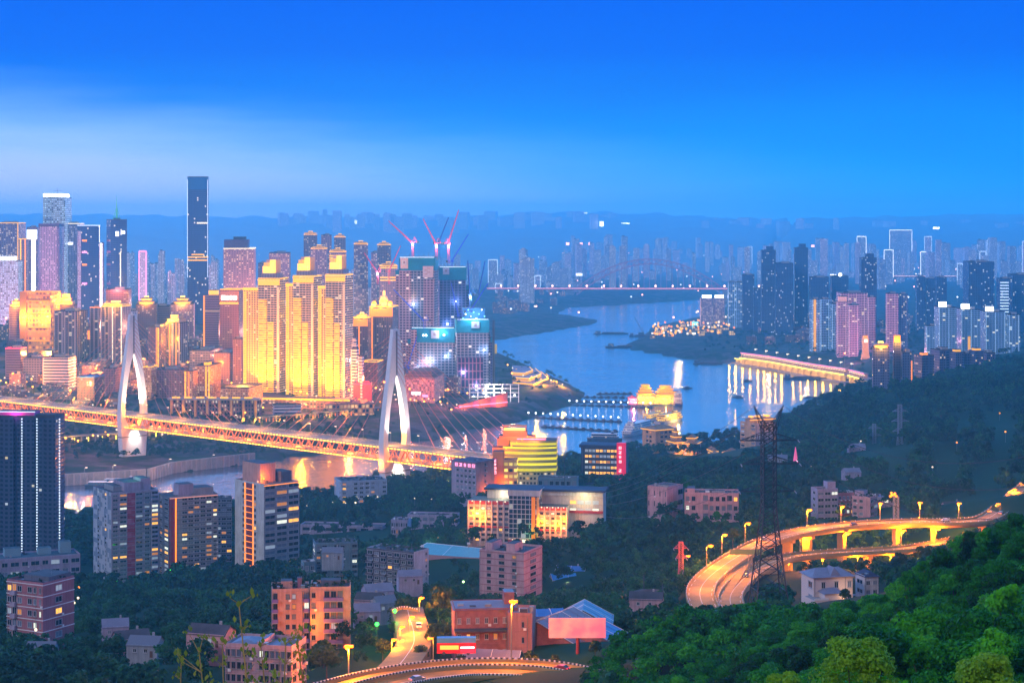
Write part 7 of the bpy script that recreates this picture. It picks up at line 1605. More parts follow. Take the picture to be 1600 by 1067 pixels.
def gable(name, label, cx_px, d, wd, dp, eave, ridge, m_roof, m_wall, rot=0, base_py=None, cat='shed', ribs=True):
    x = PX(cx_px, d); z0 = ground(x, d) if base_py is None else ZY(base_py, d); r = thing(name, label, cat, (x, d, z0), R(rot)); a, b = wd / 2, dp / 2
    mb = MB(); mb.box(0, 0, -6, wd * .96, dp * .96, eave + 6, m_wall)
    for s in (-1, 1): q = [(s * a * .96, -b * .96, eave), (s * a * .96, b * .96, eave), (s * a * .96, 0, ridge - .1)]; mb.face(q if s > 0 else q[::-1], m_wall)
    mb.build('wall', r)
    mb = MB(); t = .25
    for s in (-1, 1): 
        e = [(-a, s * b, eave - .3), (a, s * b, eave - .3), (a, 0, ridge), (-a, 0, ridge)]; mb.face(e if s < 0 else e[::-1], m_roof); mb.face([(p[0], p[1], p[2] - t) for p in (e[::-1] if s < 0 else e)], m_roof)
    if ribs:
        n = int(wd / 4)
        for k in range(n + 1):
            xx = -a + wd * k / n
            for s in (-1, 1): mb.tube((xx, s * b, eave - .2), (xx, 0, ridge + .08), .09, white_paint if k % 2 == 0 else m_roof, 3)
    mb.build('roof', r)
    if cat == 'house':
        for k in range(2): put_window(r, 1.3, 1.3, wkind(.12), w_frame, (-wd * .22 + k * wd * .34, -b * .96 - .04, eave * .36), 0)
        put_window(r, 1.2, 1.2, 'd', w_frame, (-a * .96 - .04, 0, eave * .4), R(-90)); put_window(r, 1.2, 1.2, 'd', w_frame, (a * .96 + .04, 0, eave * .4), R(90))
        mb = MB(); mb.box(wd * .3, -b * .96 - .05, 0, 1.0, .12, 2.1, pmat('brown_door', (.14, .07, .05), .6)); mb.build('door', r)
        mb = MB(); mb.box(wd * .2, b * .3, ridge - 1.0, .7, .7, 1.8, concrete); mb.build('chimney', r)
    return r
gable('sloping_shed', 'large grey blue sheet roofed shed behind the pink billboard', 868, 590, 26, 34, 5, 12, roof_grey, brick, 62, 1018)
gable('sloping_shed', 'bright blue sheet roofed shed right of the billboard post', 924, 585, 16, 30, 4, 10, roof_blue, brick, 70, 1022)
gable('truss_shed', 'open trussed shed gable with pale edge peeping over the billboard', 912, 625, 18, 20, 7, 12, pmat('pale_blue_roof', (.10, .25, .45), .5), steel_dark, 86, 1000)
gable('blue_roof_shed', 'flat blue roofed shed between warehouse and billboard', 848, 632, 14, 12, 6, 7.5, roof_blue, brick, 10, 985)
gable('grey_ramp_roof', 'low dark grey sheet roof in front of the brick warehouse', 770, 548, 17, 10, 2, 4.2, roof_grey, roof_dark, -10, 1036)
gable('blue_roof_house', 'small house with vivid blue curved roof right of the pink seven storey block', 880, 960, 13, 12, 5, 7.5, pmat('vivid_blue_roof', (.03, .25, .60), .5), pinkw, 8, 918, 'house')
gable('pink_annex', 'low pink annex with slanted roof behind the vivid blue roof', 893, 985, 16, 10, 6, 8, roof_blue, pinkw, -14, 907, 'house')
lamp('POINT', (PX(886, 950), 945, ZY(908, 945)), 500, (1, .8, .5), None, 'door_lamp', .3)
# hillside cottages between the trees
for i, (px, py, d, w_, dp, rot, lab) in enumerate([(590, 935, 760, 12, 9, 20, 'huddled grey roofed cottage right of the violet balcony block, upper'), (578, 950, 735, 11, 8, -15, 'huddled grey roofed cottage right of the violet balcony block, middle left'), (600, 955, 728, 9, 7, 30, 'huddled cottage beside the green lit slope'), (573, 968, 700, 10, 8, 10, 'huddled cottage right of the violet balcony block, lower'),
        (205, 1012, 640, 12, 9, 24, 'dim grey roofed cottage in the dark woods, middle'), (228, 1022, 615, 11, 8, -10, 'dim cottage with white front in the dark woods'), (180, 992, 690, 10, 8, 14, 'dim cottage half hidden in the dark woods, upper'), (330, 1005, 600, 14, 9, -18, 'long dim cottage left of the pink school block'), (66, 1030, 640, 10, 8, 0, 'dim cottage below the banded block'),
        (1338, 705, 1500, 14, 10, 0, 'pale roofed house in the dark wooded valley, left'), (1478, 745, 1350, 16, 10, 10, 'pale roofed house in the dark wooded valley, middle'), (1215, 722, 1500, 16, 10, -10, 'pale roofed house behind the big pylon'), (1330, 745, 1300, 12, 9, 10, 'small pale house in the valley above the violet group'), (1490, 800, 1080, 14, 8, 14, 'pale roofed low house above the viaduct right end'),
        (520, 872, 1040, 12, 8, 0, 'small pale roofed house below the dark teal block'), (640, 910, 900, 12, 9, 12, 'small dim house below the old dark block'), (1010, 948, 760, 14, 8, -8, 'dim reddish shed below the orange lit yard')]):
    gable('cottage', lab, px, d, w_, dp, 4, 6.4, [roof_grey, roof_dark, pmat('slate_roof', (.16, .18, .24), .8)][i % 3], [lil, pinkw, grey][i % 3], rot, py, 'house', ribs=False)
for px0, px1, yt, yb, d, lab in [(466, 604, 822, 842, 1420, 'long low arcaded terrace wall below the roof garden block'), (636, 718, 806, 826, 1400, 'grey violet low long house left of the hotel complex'), (612, 640, 814, 836, 1330, 'small pale house left of the grey violet long house'), (840, 905, 748, 775, 1480, 'low dark blue houses below the red sign hotel'), (800, 868, 742, 770, 1520, 'white office annex under the curved yellow building')][:4]:
    block('low_house', lab, (px0, px1, yt, yb), d, -8, .06, lil if px0 != 840 else teal, 2, 'wwwwwww', '', .05, frame=w_frame2, cat='house', depth=14)
# ball court
ct_ = thing('sports_court', 'teal painted ball court with pink end and pale rim', 'sports court', (0, 0, 0)); q = [hit(640, 868), hit(685, 846), hit(756, 856), hit(752, 872)]
zc = max(p[2] for p in q) + .8; q = [at(636, 864, zc), at(668, 848, zc), at(756, 857, zc), at(760, 872, zc)]; ctr = sum(q) / 4; ct_.location = tuple(ctr)
mb = MB(); mb.prism([tuple((p - ctr)[:2]) for p in (q[0], q[3], q[2], q[1])], -6, 0, pmat('court_wall', (.42, .22, .24), .8), pmat('teal_court', (.10, .36, .40), .7, var=.1)); mb.build('surface', ct_)
mb = MB()
for a, b in ((0, 1), (1, 2), (2, 3)): mb.tube((*(q[a] - ctr)[:2], .05), (*(q[b] - ctr)[:2], .05), .3, white_paint, 4)
e = [(q[1] + (q[2] - q[1]) * .45 - ctr), (q[0] + (q[3] - q[0]) * .45 - ctr)]; mb.tube((*e[0][:2], .03), (*e[1][:2], .03), .15, white_paint, 3); mb.build('line_marking', ct_)
for k in (.2, .8):
    mb = MB(); p = q[0] + (q[2] - q[0]) * k - ctr; mb.tube((p[0], p[1], 0), (p[0], p[1], 3.4), .12, steel_grey); mb.box(p[0], p[1], 3.0, 1.8, .1, 1.2, white_paint); mb.build('basketball_hoop', ct_)
ROADS.append((q + [q[0]], 8)); ROADS.append(([(q[0] + q[1]) / 2, (q[2] + q[3]) / 2], 18))
rlamp('white lamp post at the far side of the ball court', (686, 839), (686, 852), 1130, 0, 2.5e3, (.85, .95, 1), s=.8)
# white villa
vl = block('white_villa', 'white two storey villa with grey tiled roofs and terrace by the woods', (1258, 1334, 903, 945), 722, 14, .16, pmat('villa_plaster', (.72, .58, .54), .8), 2, '.w.w.w', '.w', .1, frame=w_frame, cat='villa', depth=12, roof=(('pitched_roof', 0, 0, 1.12, 1.2, 2.6, roof_grey), ('pitched_roof', .05, -.2, .3, .7, 3.4, roof_grey)))
mb = MB(); mb.box(-vl[1] * .12, -vl[2] / 2 - 3, -8, vl[1] * .5, 6, vl[3] * .55 + 8, MATS['villa_plaster']); mb.hip(-vl[1] * .12, -vl[2] / 2 - 3, vl[3] * .55, vl[1] * .58, 7.4, 1.8, roof_grey); mb.build('front_bay', vl[0])
mb = MB(); mb.box(-vl[1] * .48, -vl[2] / 2 - 2, -8, vl[1] * .36, 10, vl[3] * .34 + 8, MATS['villa_plaster'], concrete); mb.box(-vl[1] * .48, -vl[2] / 2 - 7, vl[3] * .34, vl[1] * .36, .2, .8, white_paint); mb.build('terrace', vl[0])
lamp('POINT', (vl[1] * .2, -vl[2] / 2 - 7, 5), 1.3e3, (1, .6, .3), vl[0], 'garden_lamp', .4)
v2 = block('white_annex_house', 'small white house with dark blue roof right of the villa', (1344, 1371, 903, 932), 735, 16, .15, whitew, 2, 'ww', 'w', .05, cat='house', depth=8, roof=(('pitched_roof', 0, 0, 1.15, 1.2, 2, MATS['navy_roof']),))
vf = thing('purple_fence', 'purple panel fence at the edge of the villa yard', 'fence', (PX(1374, 700), 700, ZY(942, 700))); mb = MB(); mb.box(0, 0, -4, 33 * 700 / F, .2, 6, pmat('purple_panel', (.16, .03, .22), .7)); mb.build('panel', vf); mb = MB()
for k in range(5): mb.box(-3.8 + k * 1.9, .2, -4, .14, .14, 6.3, steel_grey)
mb.build('post', vf)
vy = at(1350, 937, 131.5); mb = MB(); mb.box(0, 4, -4, 20, 16, 4, concrete, concrete); tag(mb.build('villa_yard', None, tuple(vy)), kind='structure')
car('dark red car parked in the villa yard', at(1358, 931, 131.55), R(10), ('dark_red_car_paint', (.12, .02, .03)))
rlamp('small lamp post in the villa yard before the woods', (1404, 907), (1398, 928), 690, 0, 1.5e3, s=.7)
# orange lit yard and footbridge on the slope left of the bend
yd = thing('lit_yard_hut', 'small hut glowing orange on the slope left of the bend', 'hut', (PX(1015, 790), 790, ZY(938, 790))); mb = MB(); mb.box(0, 0, -5, 12, 6, 8.5, pmat('hut_wall', (.5, .22, .16), .8)); mb.build('wall', yd); mb = MB(); mb.hip(0, 0, 3.5, 13, 7, 1.4, roof_dark); mb.build('roof', yd); lamp('POINT', (-2, -5, 2.6), 2.6e3, (1, .10, .006), yd, 'yard_lamp', .3)
fb = thing('footbridge', 'thin pale railed footbridge on the dark slope', 'footbridge', (PX(965, 800), 800, ZY(938, 800)), R(14)); mb = MB(); mb.box(0, 0, 0, 26, 1.6, .4, concrete); mb.build('deck', fb); mb = MB()
for k in range(8): mb.box(-12.5 + k * 3.5, -.8, -5 if k % 3 == 0 else 0, .2, .2, 6.4 if k % 3 == 0 else 1.4, white_paint)
mb.box(0, -.8, 1.3, 26, .1, .1, white_paint); mb.build('railing', fb)

# ------------------------------------------------------------------ lattice pylons and wires
def pylon(label, px, base_py, top_py, d, m, col_scale=1.0, horns=True, arms=((.90, 9, 9), (.775, 8.5, 9.5), (.63, 9, 8)), w0=5.4, w1=1.9, r0=.145, name='lattice_pylon'):
    x = PX(px, d); z0 = ZY(base_py, d); H = ZY(top_py, d) - z0; r = thing(name, label, 'pylon', (x, d, z0), R(6)); body = H * (.92 if horns else 1.0)
    wid = lambda t: w0 + (w1 - w0) * min(1, t / .55) ** .8 if t < .55 else w1
    lv = [0.0]; 
    while lv[-1] < body - .5: lv.append(min(body, lv[-1] + max(2.0, wid(lv[-1] / body) * 1.15)))
    c4 = lambda t: [np.array([sx * wid(t / body), sy * wid(t / body), t]) for sx, sy in ((-1, -1), (1, -1), (1, 1), (-1, 1))]
    for k in range(4): mb = MB(); mb.path([c4(t)[k] for t in lv], r0 * 1.5, m); mb.build('leg', r)
    mb = MB()
    for a, b in zip(lv[:-1], lv[1:]):
        A, B = c4(a), c4(b)
        for k in range(4): mb.tube(A[k], B[(k + 1) % 4], r0 * .8, m, 3); mb.tube(A[(k + 1) % 4], B[k], r0 * .8, m, 3); mb.tube(B[k], B[(k + 1) % 4], r0 * .7, m, 3)
    tag(mb.build('bracing', r), kind='stuff')
    for t, l, rr in arms:
        zz = body * t
        for s, L in ((-1, l), (1, rr)):
            mb = MB(); tip = np.array([s * L, 0, zz])
            for sy in (-1, 1):
                mb.tube((s * w1, sy * w1 * .9, zz), tip, r0, m, 3); mb.tube((s * w1, sy * w1 * .9, zz + 2.2), tip, r0 * .8, m, 3)
                for q in (.25, .5, .75): mb.tube((s * (w1 + (L - w1) * q), sy * w1 * .9 * (1 - q), zz), (s * (w1 + (L - w1) * q * .8), sy * w1 * .9 * (1 - q * .8), zz + 2.2 * (1 - q * .8)), r0 * .6, m, 3)
            mb.build('cross_arm', r); mb = MB(); mb.tube(tip, tip + (s * .1, -2.0, -.5), .16, pmat('insulator', (.25, .3, .35), .4), 5); mb.build('insulator', r)
    if horns:
        for s in (-1, 1):
            mb = MB(); tip = np.array([s * 4.6, 0, H]); 
            for sx, sy in ((-1, -1), (1, -1), (1, 1), (-1, 1)): mb.tube((s * w1 * .4 + sx * w1 * .6, sy * w1 * .8, body * .95), tip, r0, m, 3)
            for q in (.3, .6): mb.tube((s * 4.6 * q, -w1 * .8 * (1 - q), body * .95 + (H - body * .95) * q), (s * 4.6 * q + 1.2 * (1 - q), w1 * .8 * (1 - q), body * .95 + (H - body * .95) * q), r0 * .7, m, 3)
            mb.build('earth_wire_horn', r)
    return r
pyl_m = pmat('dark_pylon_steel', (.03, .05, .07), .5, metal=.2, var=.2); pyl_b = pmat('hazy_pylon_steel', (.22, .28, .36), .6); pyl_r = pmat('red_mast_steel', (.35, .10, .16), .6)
pylon('big dark lattice pylon with two horns standing in the near woods', 1201, 952, 633, 560, pyl_m)
pylon('slender hazy pylon on the wooded hill, taller of the two', 1406, 735, 632, 1500, pyl_b, arms=((.9, 6, 6), (.75, 7, 7), (.6, 6, 6)), w0=4.5, w1=1.4, r0=.14, horns=False)
pylon('slender hazy pylon on the wooded hill, shorter left one', 1366, 735, 662, 1560, pyl_b, arms=((.9, 6, 6), (.75, 7, 7)), w0=4, w1=1.2, r0=.13, horns=False)
pylon('reddish lattice mast left of the orange bend', 1064, 932, 846, 850, pyl_r, arms=((.88, 3.5, 3), (.7, 2.5, 2.5)), w0=2.2, w1=.9, r0=.10, horns=False, name='lattice_mast')
lm = pylon('grey lattice mast behind the viaduct with an orange lamp cluster on top', 1400, 858, 775, 1010, pyl_b, arms=(), w0=2.6, w1=1.2, r0=.11, horns=False, name='lattice_mast')
mb = MB()
for k in range(6): mb.ball((math.cos(k) * 1.6 - 1.5, math.sin(k) * 1.4, ZY(775, 1010) - lm.location.z + (k % 3) * .8), .7, g_orange, 6, 4)
mb.build('lamp_cluster', lm)
def wire(label, a, b, sag):
    a, b = np.array(a), np.array(b); r = thing('power_line', label, 'power line', tuple(a)); mb = MB(); pts = [(b - a) * t + np.array([0, 0, -4 * sag * t * (1 - t)]) for t in np.linspace(0, 1, 15)]; mb.path(pts, .09, pyl_m, 3); mb.build('wire', r)
for lab, a, b in [('earth wire sweeping left from the pylon horn', P(1181, 633, 560), P(900, 760, 1400)), ('upper power line sweeping left from the pylon', P(1155, 669, 560), P(880, 768, 1400)), ('second power line close under the upper one', P(1156, 671, 562), P(895, 775, 1420)), ('middle power line sweeping left from the pylon', P(1164, 708, 560), P(890, 780, 1400)), ('lowest power line sweeping left from the pylon', P(1150, 765, 560), P(905, 790, 1400)),
                  ('earth wire running right from the pylon horn', P(1227, 636, 560), P(1660, 700, 420)), ('upper power line running right from the pylon', P(1247, 671, 560), P(1680, 745, 420)), ('middle power line running right from the pylon', P(1253, 717, 560), P(1690, 790, 420))]: wire(lab, a, b, 9)
for px, yt, yb, d, lab in [(882, 712, 775, 1450, 'tall grey pole rising by the curved yellow building'), (1006, 898, 940, 800, 'thin pole at the orange lit hut'), (1035, 912, 948, 770, 'thin pole left of the bend'), (872, 880, 910, 960, 'thin pole beside the vivid blue roof')]:
    r = thing('utility_pole', lab, 'pole', (PX(px, d), d, ZY(yb, d))); mb = MB(); h = ZY(yt, d) - ZY(yb, d); mb.tube((0, 0, -3), (0, 0, h), .22, steel_dark, 6); mb.build('pole', r); mb = MB(); mb.box(0, 0, h - 1.6, 2, .15, .15, steel_dark); mb.build('cross_arm', r)
# pink lit spire signs on the hillside
for px, yt, yb, d, lab in [(1243, 698, 722, 1500, 'pink glowing cone shaped lamp behind the pylon'), (1507, 686, 704, 1640, 'pink glowing cone shaped lamp on the right hillside')]:
    r = thing('cone_lamp', lab, 'lamp', (PX(px, d), d, ZY(yb, d))); mb = MB(); h = ZY(yt, d) - ZY(yb, d); mb.cyl(0, 0, -3, 2.6, h + 3, pmat('pink_cone', (.5, .12, .25), .6, emit=(1, .12, .3), es=.7), None, 8, .2); mb.build('cone', r); mb = MB(); mb.ball((1, -2.6, 1.5), .6, g_white, 6, 4); mb.build('bulb', r)
# small lamps in the near woods
q0 = None
for px, py, c in [(462, 806, 0), (480, 801, 0), (500, 797, 0), (520, 795, 0), (540, 796, 0), (560, 790, 0), (575, 785, 0), (590, 788, 0), (598, 790, 0), (632, 791, 0), (648, 790, 0), (661, 789, 0), (674, 789, 0), (702, 754, 1), (705, 771, 1), (686, 785, 1), (561, 867, 0), (724, 928, 2), (1042, 745, 1), (1268, 742, 0), (1457, 743, 0), (1495, 704, 1), (1530, 705, 1), (1534, 703, 1), (1571, 688, 1), (56, 1010, 0), (122, 955, 0), (116, 963, 0), (123, 936, 1), (1052, 742, 1), (1345, 700, 0), (1562, 655, 1)]:
    p = hit(px, py + 4, 500)
    if q0 is None:
        q0 = []
        for m_, cn in ((g_warm, 'warm white'), (glow('sodium_small', (1, .25, .01), 4), 'orange'), (glow('greenish_lamp', (.5, 1, .3), 5), 'greenish')):
            q = thing('garden_lamp', f'{cn} small lamp among the dark trees of the near bank', 'lamp', p, 0, f'{cn} lamps in the near woods'); mb = MB(); mb.tube((0, 0, -1), (0, 0, 7), .1, steel_grey, 4); mb.build('pole', q); mb = MB(); mb.ball((0, 0, 7.4), .6, m_, 6, 4); mb.build('globe', q); q0.append(q)
        q0[0]['used'] = 0
    copy_tree(q0[c], p)
for q in q0: bpy.data.objects.remove(q.children[0]); 
for q in list(q0):
    for ch in list(q.children): bpy.data.objects.remove(ch)
    bpy.data.objects.remove(q)
for px, py, p, c in [(268, 905, 4e3, (.05, 1, .05)), (185, 925, 4e3, (.05, 1, .05)), (618, 990, 2.5e3, (.05, 1, .08)), (612, 962, 2.5e3, (.05, 1, .08)), (590, 1010, 2.5e3, (.05, 1, .08)), (556, 795, 1.5e3, (1, .75, .4)), (702, 760, 5e3, (1, .3, .05))]:
    g = hit(px, py + 8, 500); q = thing('green_floodlight' if c[1] == 1 else 'garden_floodlight', f"small {'green' if c[1] == 1 else 'warm'} floodlight glowing among the trees " + {268: 'below the crimson strip tower', 185: 'below the camouflage tower', 618: 'left of the side road', 612: 'at the top of the side road', 590: 'on the slope by the violet balcony block', 556: 'in front of the roof garden block', 702: 'left of the lilac hotel block'}[px], 'lamp', (g[0], g[1] - 3, g[2]))
    mb = MB(); mb.tube((0, 0, -1), (0, 0, 9), .12, steel_dark, 4); mb.build('pole', q); mb = MB(); mb.ball((0, 0, 9.5), .7, g_green if c[1] == 1 else g_warm, 6, 4); mb.build('globe', q); lamp('POINT', (0, -2, 9.5), p, c, q, 'floodlight', .3)
# ------------------------------------------------------------------ vegetation
def leafmat(name, a, b, c, tr=.25):
    m = bpy.data.materials.new(name); m.use_nodes = True; T = NT(m.node_tree); bs = T.n['Principled BSDF']
    g = T.add('ShaderNodeNewGeometry'); pos = g.outputs['Position']; ri = g.outputs['Random Per Island']; oi = T.add('ShaderNodeObjectInfo').outputs['Random']
    n = T.m('ADD', T.m('MULTIPLY', T.noise(pos, .11, 2, .5), 1.15), T.m('MULTIPLY', T.m('SUBTRACT', T.noise(pos, .018, 3, .6), .5), 1.2)); n = T.m('SUBTRACT', n, .075); f = T.m('ADD', T.m('MULTIPLY', ri, .36), T.m('ADD', T.m('MULTIPLY', oi, .55), T.m('MULTIPLY', T.m('SUBTRACT', n, .5), 1.1)), clamp=True)
    col = T.ramp(f, [(0, a), (.5, b), (1, c)])
    T.put(bs.inputs['Base Color'], col); bs.inputs['Roughness'].default_value = .6; bs.inputs['Specular IOR Level'].default_value = .25
    t = T.add('ShaderNodeBsdfTranslucent'); T.put(t.inputs[0], col); mx = T.add('ShaderNodeMixShader'); mx.inputs[0].default_value = tr
    T.l.new(bs.outputs[0], mx.inputs[1]); T.l.new(t.outputs[0], mx.inputs[2]); T.l.new(mx.outputs[0], T.n['Material Output'].inputs[0]); return m
L_near = leafmat('green_leaves', (.002, .036, .001), (.014, .21, .002), (.10, .50, .006))
L_mid = leafmat('dark_green_leaves', (.002, .024, .013), (.004, .048, .024), (.030, .150, .045))
L_lime = leafmat('lime_leaves', (.07, .20, .006), (.17, .40, .012), (.34, .58, .03), .35)
L_shrub = leafmat('shrub_leaves', (.02, .05, .012), (.05, .09, .02), (.10, .13, .03))
bark = pmat('bark', (.07, .055, .04), .9, var=.3, vscale=1.5)
def crown_quads(g, H, Rc, nc, nl, ls, flat=.75, low=.25, r0=.42):
    """leaf quads spread over many small clumps: returns (n,4,3)"""
    cs = []
    for i in range(nc):
        a = g.uniform(0, 2 * math.pi); u = g.uniform(low, 1.0); rr = Rc * math.sqrt(g.uniform(.05, 1)) * (1 - .55 * max(0, u - .45) / .55) * .86
        cs.append((rr * math.cos(a), rr * math.sin(a), H * (.30 + .64 * u), Rc * g.uniform(.6, 1.15) * r0))
    cs = np.array(cs); k = g.integers(0, nc, nl); v = g.normal(size=(nl, 3)); v /= np.linalg.norm(v, axis=1)[:, None]; v[:, 2] = np.where(v[:, 2] < -.35, -v[:, 2], v[:, 2])
    p = cs[k, :3] + v * cs[k, 3:4] * g.uniform(.72, 1.08, (nl, 1)) * np.array([1, 1, flat])
    nrm = v + g.normal(size=(nl, 3)) * .45; nrm /= np.linalg.norm(nrm, axis=1)[:, None]
    a = np.cross(nrm, g.normal(size=(nl, 3))); a /= np.linalg.norm(a, axis=1)[:, None] + 1e-9; b = np.cross(nrm, a); s = ls * g.uniform(.55, 1.25, (nl, 1))
    return np.stack([p - a * s * .5 - b * s * .12, p + b * s * -.45, p + a * s * .6, p + b * s * .45], 1), cs
def quad_mesh(name, Q, m):
    n = len(Q); me = bpy.data.meshes.new(name); me.vertices.add(n * 4); me.vertices.foreach_set('co', Q.reshape(-1).astype(np.float32))
    me.loops.add(n * 4); me.loops.foreach_set('vertex_index', np.arange(n * 4, dtype=np.int32)); me.polygons.add(n); me.polygons.foreach_set('loop_start', np.arange(0, n * 4, 4, dtype=np.int32))
    me.materials.append(m); me.update(calc_edges=True); return me
def trunk_mesh(g, H, r, cs):
    mb = MB(); top = np.array([g.uniform(-.3, .3), g.uniform(-.3, .3), H * .55]); mb.tube((0, 0, -1.2), top, r, bark, 6, r * .5)
    for i in g.choice(len(cs), min(7, len(cs)), replace=False): b0 = top * g.uniform(.5, 1.0); mb.tube(b0, cs[i, :3], r * .38, bark, 4, r * .12)
    return mb.mesh('trunk')
gq = np.random.default_rng(5)
def proto(H, Rc, nc, nl, ls, m, **kw):
    Q, cs = crown_quads(gq, H, Rc, nc, nl, ls, **kw); return quad_mesh('crown', Q, m), trunk_mesh(gq, H, H * .028, cs)
NEARP = [proto(gq.uniform(7.5, 10), gq.uniform(3.2, 4.4), 30, 6500, .36, L_near, r0=.36) for _ in range(4)] + [proto(gq.uniform(10, 12), gq.uniform(2.4, 3.0), 24, 5200, .34, L_near, r0=.40, low=.0), proto(gq.uniform(6, 7.5), 4.4, 16, 5200, .40, L_near, r0=.30), proto(9.5, 3.6, 14, 5600, .32, L_near, r0=.46, flat=.55)]
MIDP = [proto(gq.uniform(7, 10), gq.uniform(3.2, 4.4), 20, 900, .9, L_mid) for _ in range(5)]
def tree(kind, label, loc, pr, s, group, cat='tree'):
    r = thing(kind, label, cat, loc, float(gq.uniform(0, 6.28)), group); r.scale = (s, s, s * float(gq.uniform(.9, 1.12)))
    link('crown', pr[0], r); link('trunk', pr[1], r); return r
# footprints that trees keep clear of
FOOT = []
bpy.context.view_layer.update()
for o in COL.objects:
    if o.parent is None and o.type == 'EMPTY' and 40 < o.location.y < 2500:
        for ch in o.children:
            if ch.type == 'MESH' and ch.name.split('.')[0] in ('wall', 'facade', 'lower_floors', 'rear_wing', 'left_wing', 'right_wing', 'glass_stair_tower', 'terrace', 'front_bay', 'deck_house', 'panel'):
                bb_ = np.array([ch.matrix_world @ Vector(c) for c in ch.bound_box]); FOOT.append((bb_[:, 0].min(), bb_[:, 0].max(), bb_[:, 1].min(), bb_[:, 1].max()))
FA = np.array(FOOT)
RP = []; 
for path, rad in ROADS:
    for a, b in zip(path[:-1], path[1:]):
        n = max(1, int(np.linalg.norm(b - a) / 4))
        for k in range(n): q = a + (b - a) * k / n; RP.append((q[0], q[1], rad, q[2]))
RPA = np.array(RP)
VIEW = [(1245, 1345, 715, 942), (1338, 1376, 730, 930), (1205, 1445, 915, 872), (1068, 1168, 800, 946), (749, 848, 900, 926), (5, 104, 710, 988), (419, 546, 612, 1008), (345, 474, 515, 1075), (598, 662, 640, 1045), (640, 752, 1075, 870), (733, 892, 1145, 838), (1013, 1157, 1105, 800), (1271, 1402, 1140, 806), (133, 240, 1240, 893), (240, 462, 1225, 872), (-20, 98, 1245, 856), (-20, 132, 1145, 895),
        (571, 669, 980, 912), (485, 558, 1085, 888), (705, 836, 565, 1028), (836, 962, 580, 1022), (855, 950, 540, 1042), (682, 745, 532, 1032), (555, 895, 512, 1075), (519, 604, 1595, 772), (770, 870, 1545, 766), (705, 772, 1495, 758), (908, 985, 1595, 740), (1004, 1156, 2030, 712), (1160, 1218, 2070, 700), (1536, 1605, 985, 806), (565, 615, 690, 965), (170, 240, 610, 1020), (462, 610, 1390, 834), (630, 720, 1370, 824), (845, 915, 940, 914)]
VIEW2 = [(1325, 1352, 1490, 703), (1464, 1494, 1340, 743), (1203, 1232, 1490, 720), (1318, 1344, 1290, 743), (1478, 1504, 1070, 798), (1540, 1584, 1630, 701), (1558, 1576, 1395, 742), (1526, 1555, 1210, 788), (1500, 1514, 1630, 702), (1236, 1250, 1490, 720), (1398, 1414, 1490, 730), (1358, 1374, 1550, 730), (995, 1026, 755, 946)]
def free(x, y, gz, top, pad):
    ppx = CX + x * F / y;  py = HY + (HC - gz - top) * F / y; hw = 3.5 * F / y
    for a, b, d_, yb in VIEW:
        if y < d_ and ppx + hw > a and ppx - hw < b and py < yb: return False
    for a, b, d_, yb in VIEW2:
        if d_ - 230 < y < d_ and ppx + hw > a and ppx - hw < b and py < yb: return False
    if np.any((x > FA[:, 0] - pad) & (x < FA[:, 1] + pad) & (y > FA[:, 2] - pad) & (y < FA[:, 3] + pad)): return False
    d2 = np.hypot(RPA[:, 0] - x, RPA[:, 1] - y)
    near = d2 < RPA[:, 2] + pad
    if np.any(near & (RPA[:, 3] < gz + top + 1)): return False
    # nor stand right in front of a road so that it would vanish from the hill above
    fr = (RPA[:, 1] > y) & (RPA[:, 1] < y + 34) & (np.abs(RPA[:, 0] - x * RPA[:, 1] / y) < 5)
    if y > 470 and np.any(fr & (HY + (HC - gz - top) * F / y < HY + (HC - RPA[:, 3]) * F / RPA[:, 1] + 3)): return False
    return True
# --- the near wooded slope: one object per tree
SIL = np.array([(860, 1085), (890, 1064), (950, 1002), (1010, 972), (1060, 948), (1110, 935), (1170, 938), (1240, 946), (1330, 946), (1400, 920), (1450, 882), (1500, 840), (1540, 815), (1570, 806), (1600, 792), (1700, 750)])
cand = []
cell = {}
for _ in range(26000):
    d = 96 + 400 * gq.uniform(0, 1) ** .8; px = gq.uniform(850, 1680); x = px * 0 + PX(px, d); key = (int(x // 4.6), int(d // 4.6))
    if any((key[0] + i, key[1] + j) in cell and (cell[(key[0] + i, key[1] + j)][0] - x) ** 2 + (cell[(key[0] + i, key[1] + j)][1] - d) ** 2 < 21 for i in (-1, 0, 1) for j in (-1, 0, 1)): continue
    cell[key] = (x, d); cand.append((px, d, x))
arr = np.array(cand); gz_ = height(arr[:, 2], arr[:, 1])[0]
keep = []
for (px, d, x), gz in zip(cand, gz_):
    s = gq.uniform(.75, 1.15); top = 9 * s; ys = HY + (HC - gz - top) * F / d; yb = HY + (HC - gz) * F / d
    if ys < np.interp(px, SIL[:, 0], SIL[:, 1]) - 3 or ys > 1075: continue
    if (px - 1201) ** 2 < 30 ** 2 and 548 < d < 572: continue
    keep.append((d, px, x, gz, s))
keep.sort()
WOOD = 'trees of the near wooded slope'
zones_ = lambda px, d: ('deep green tree on the near slope below the big pylon' if px < 1200 else 'deep green tree on the near slope below the villa' if px < 1390 else 'deep green tree on the steep right hand slope')
for i, (d, px, x, gz, s) in enumerate(keep[:300]): tree('broadleaf_tree', zones_(px, d), (x, d, gz), NEARP[i % 7], s, zones_(px, d).replace('deep green tree', 'trees'))
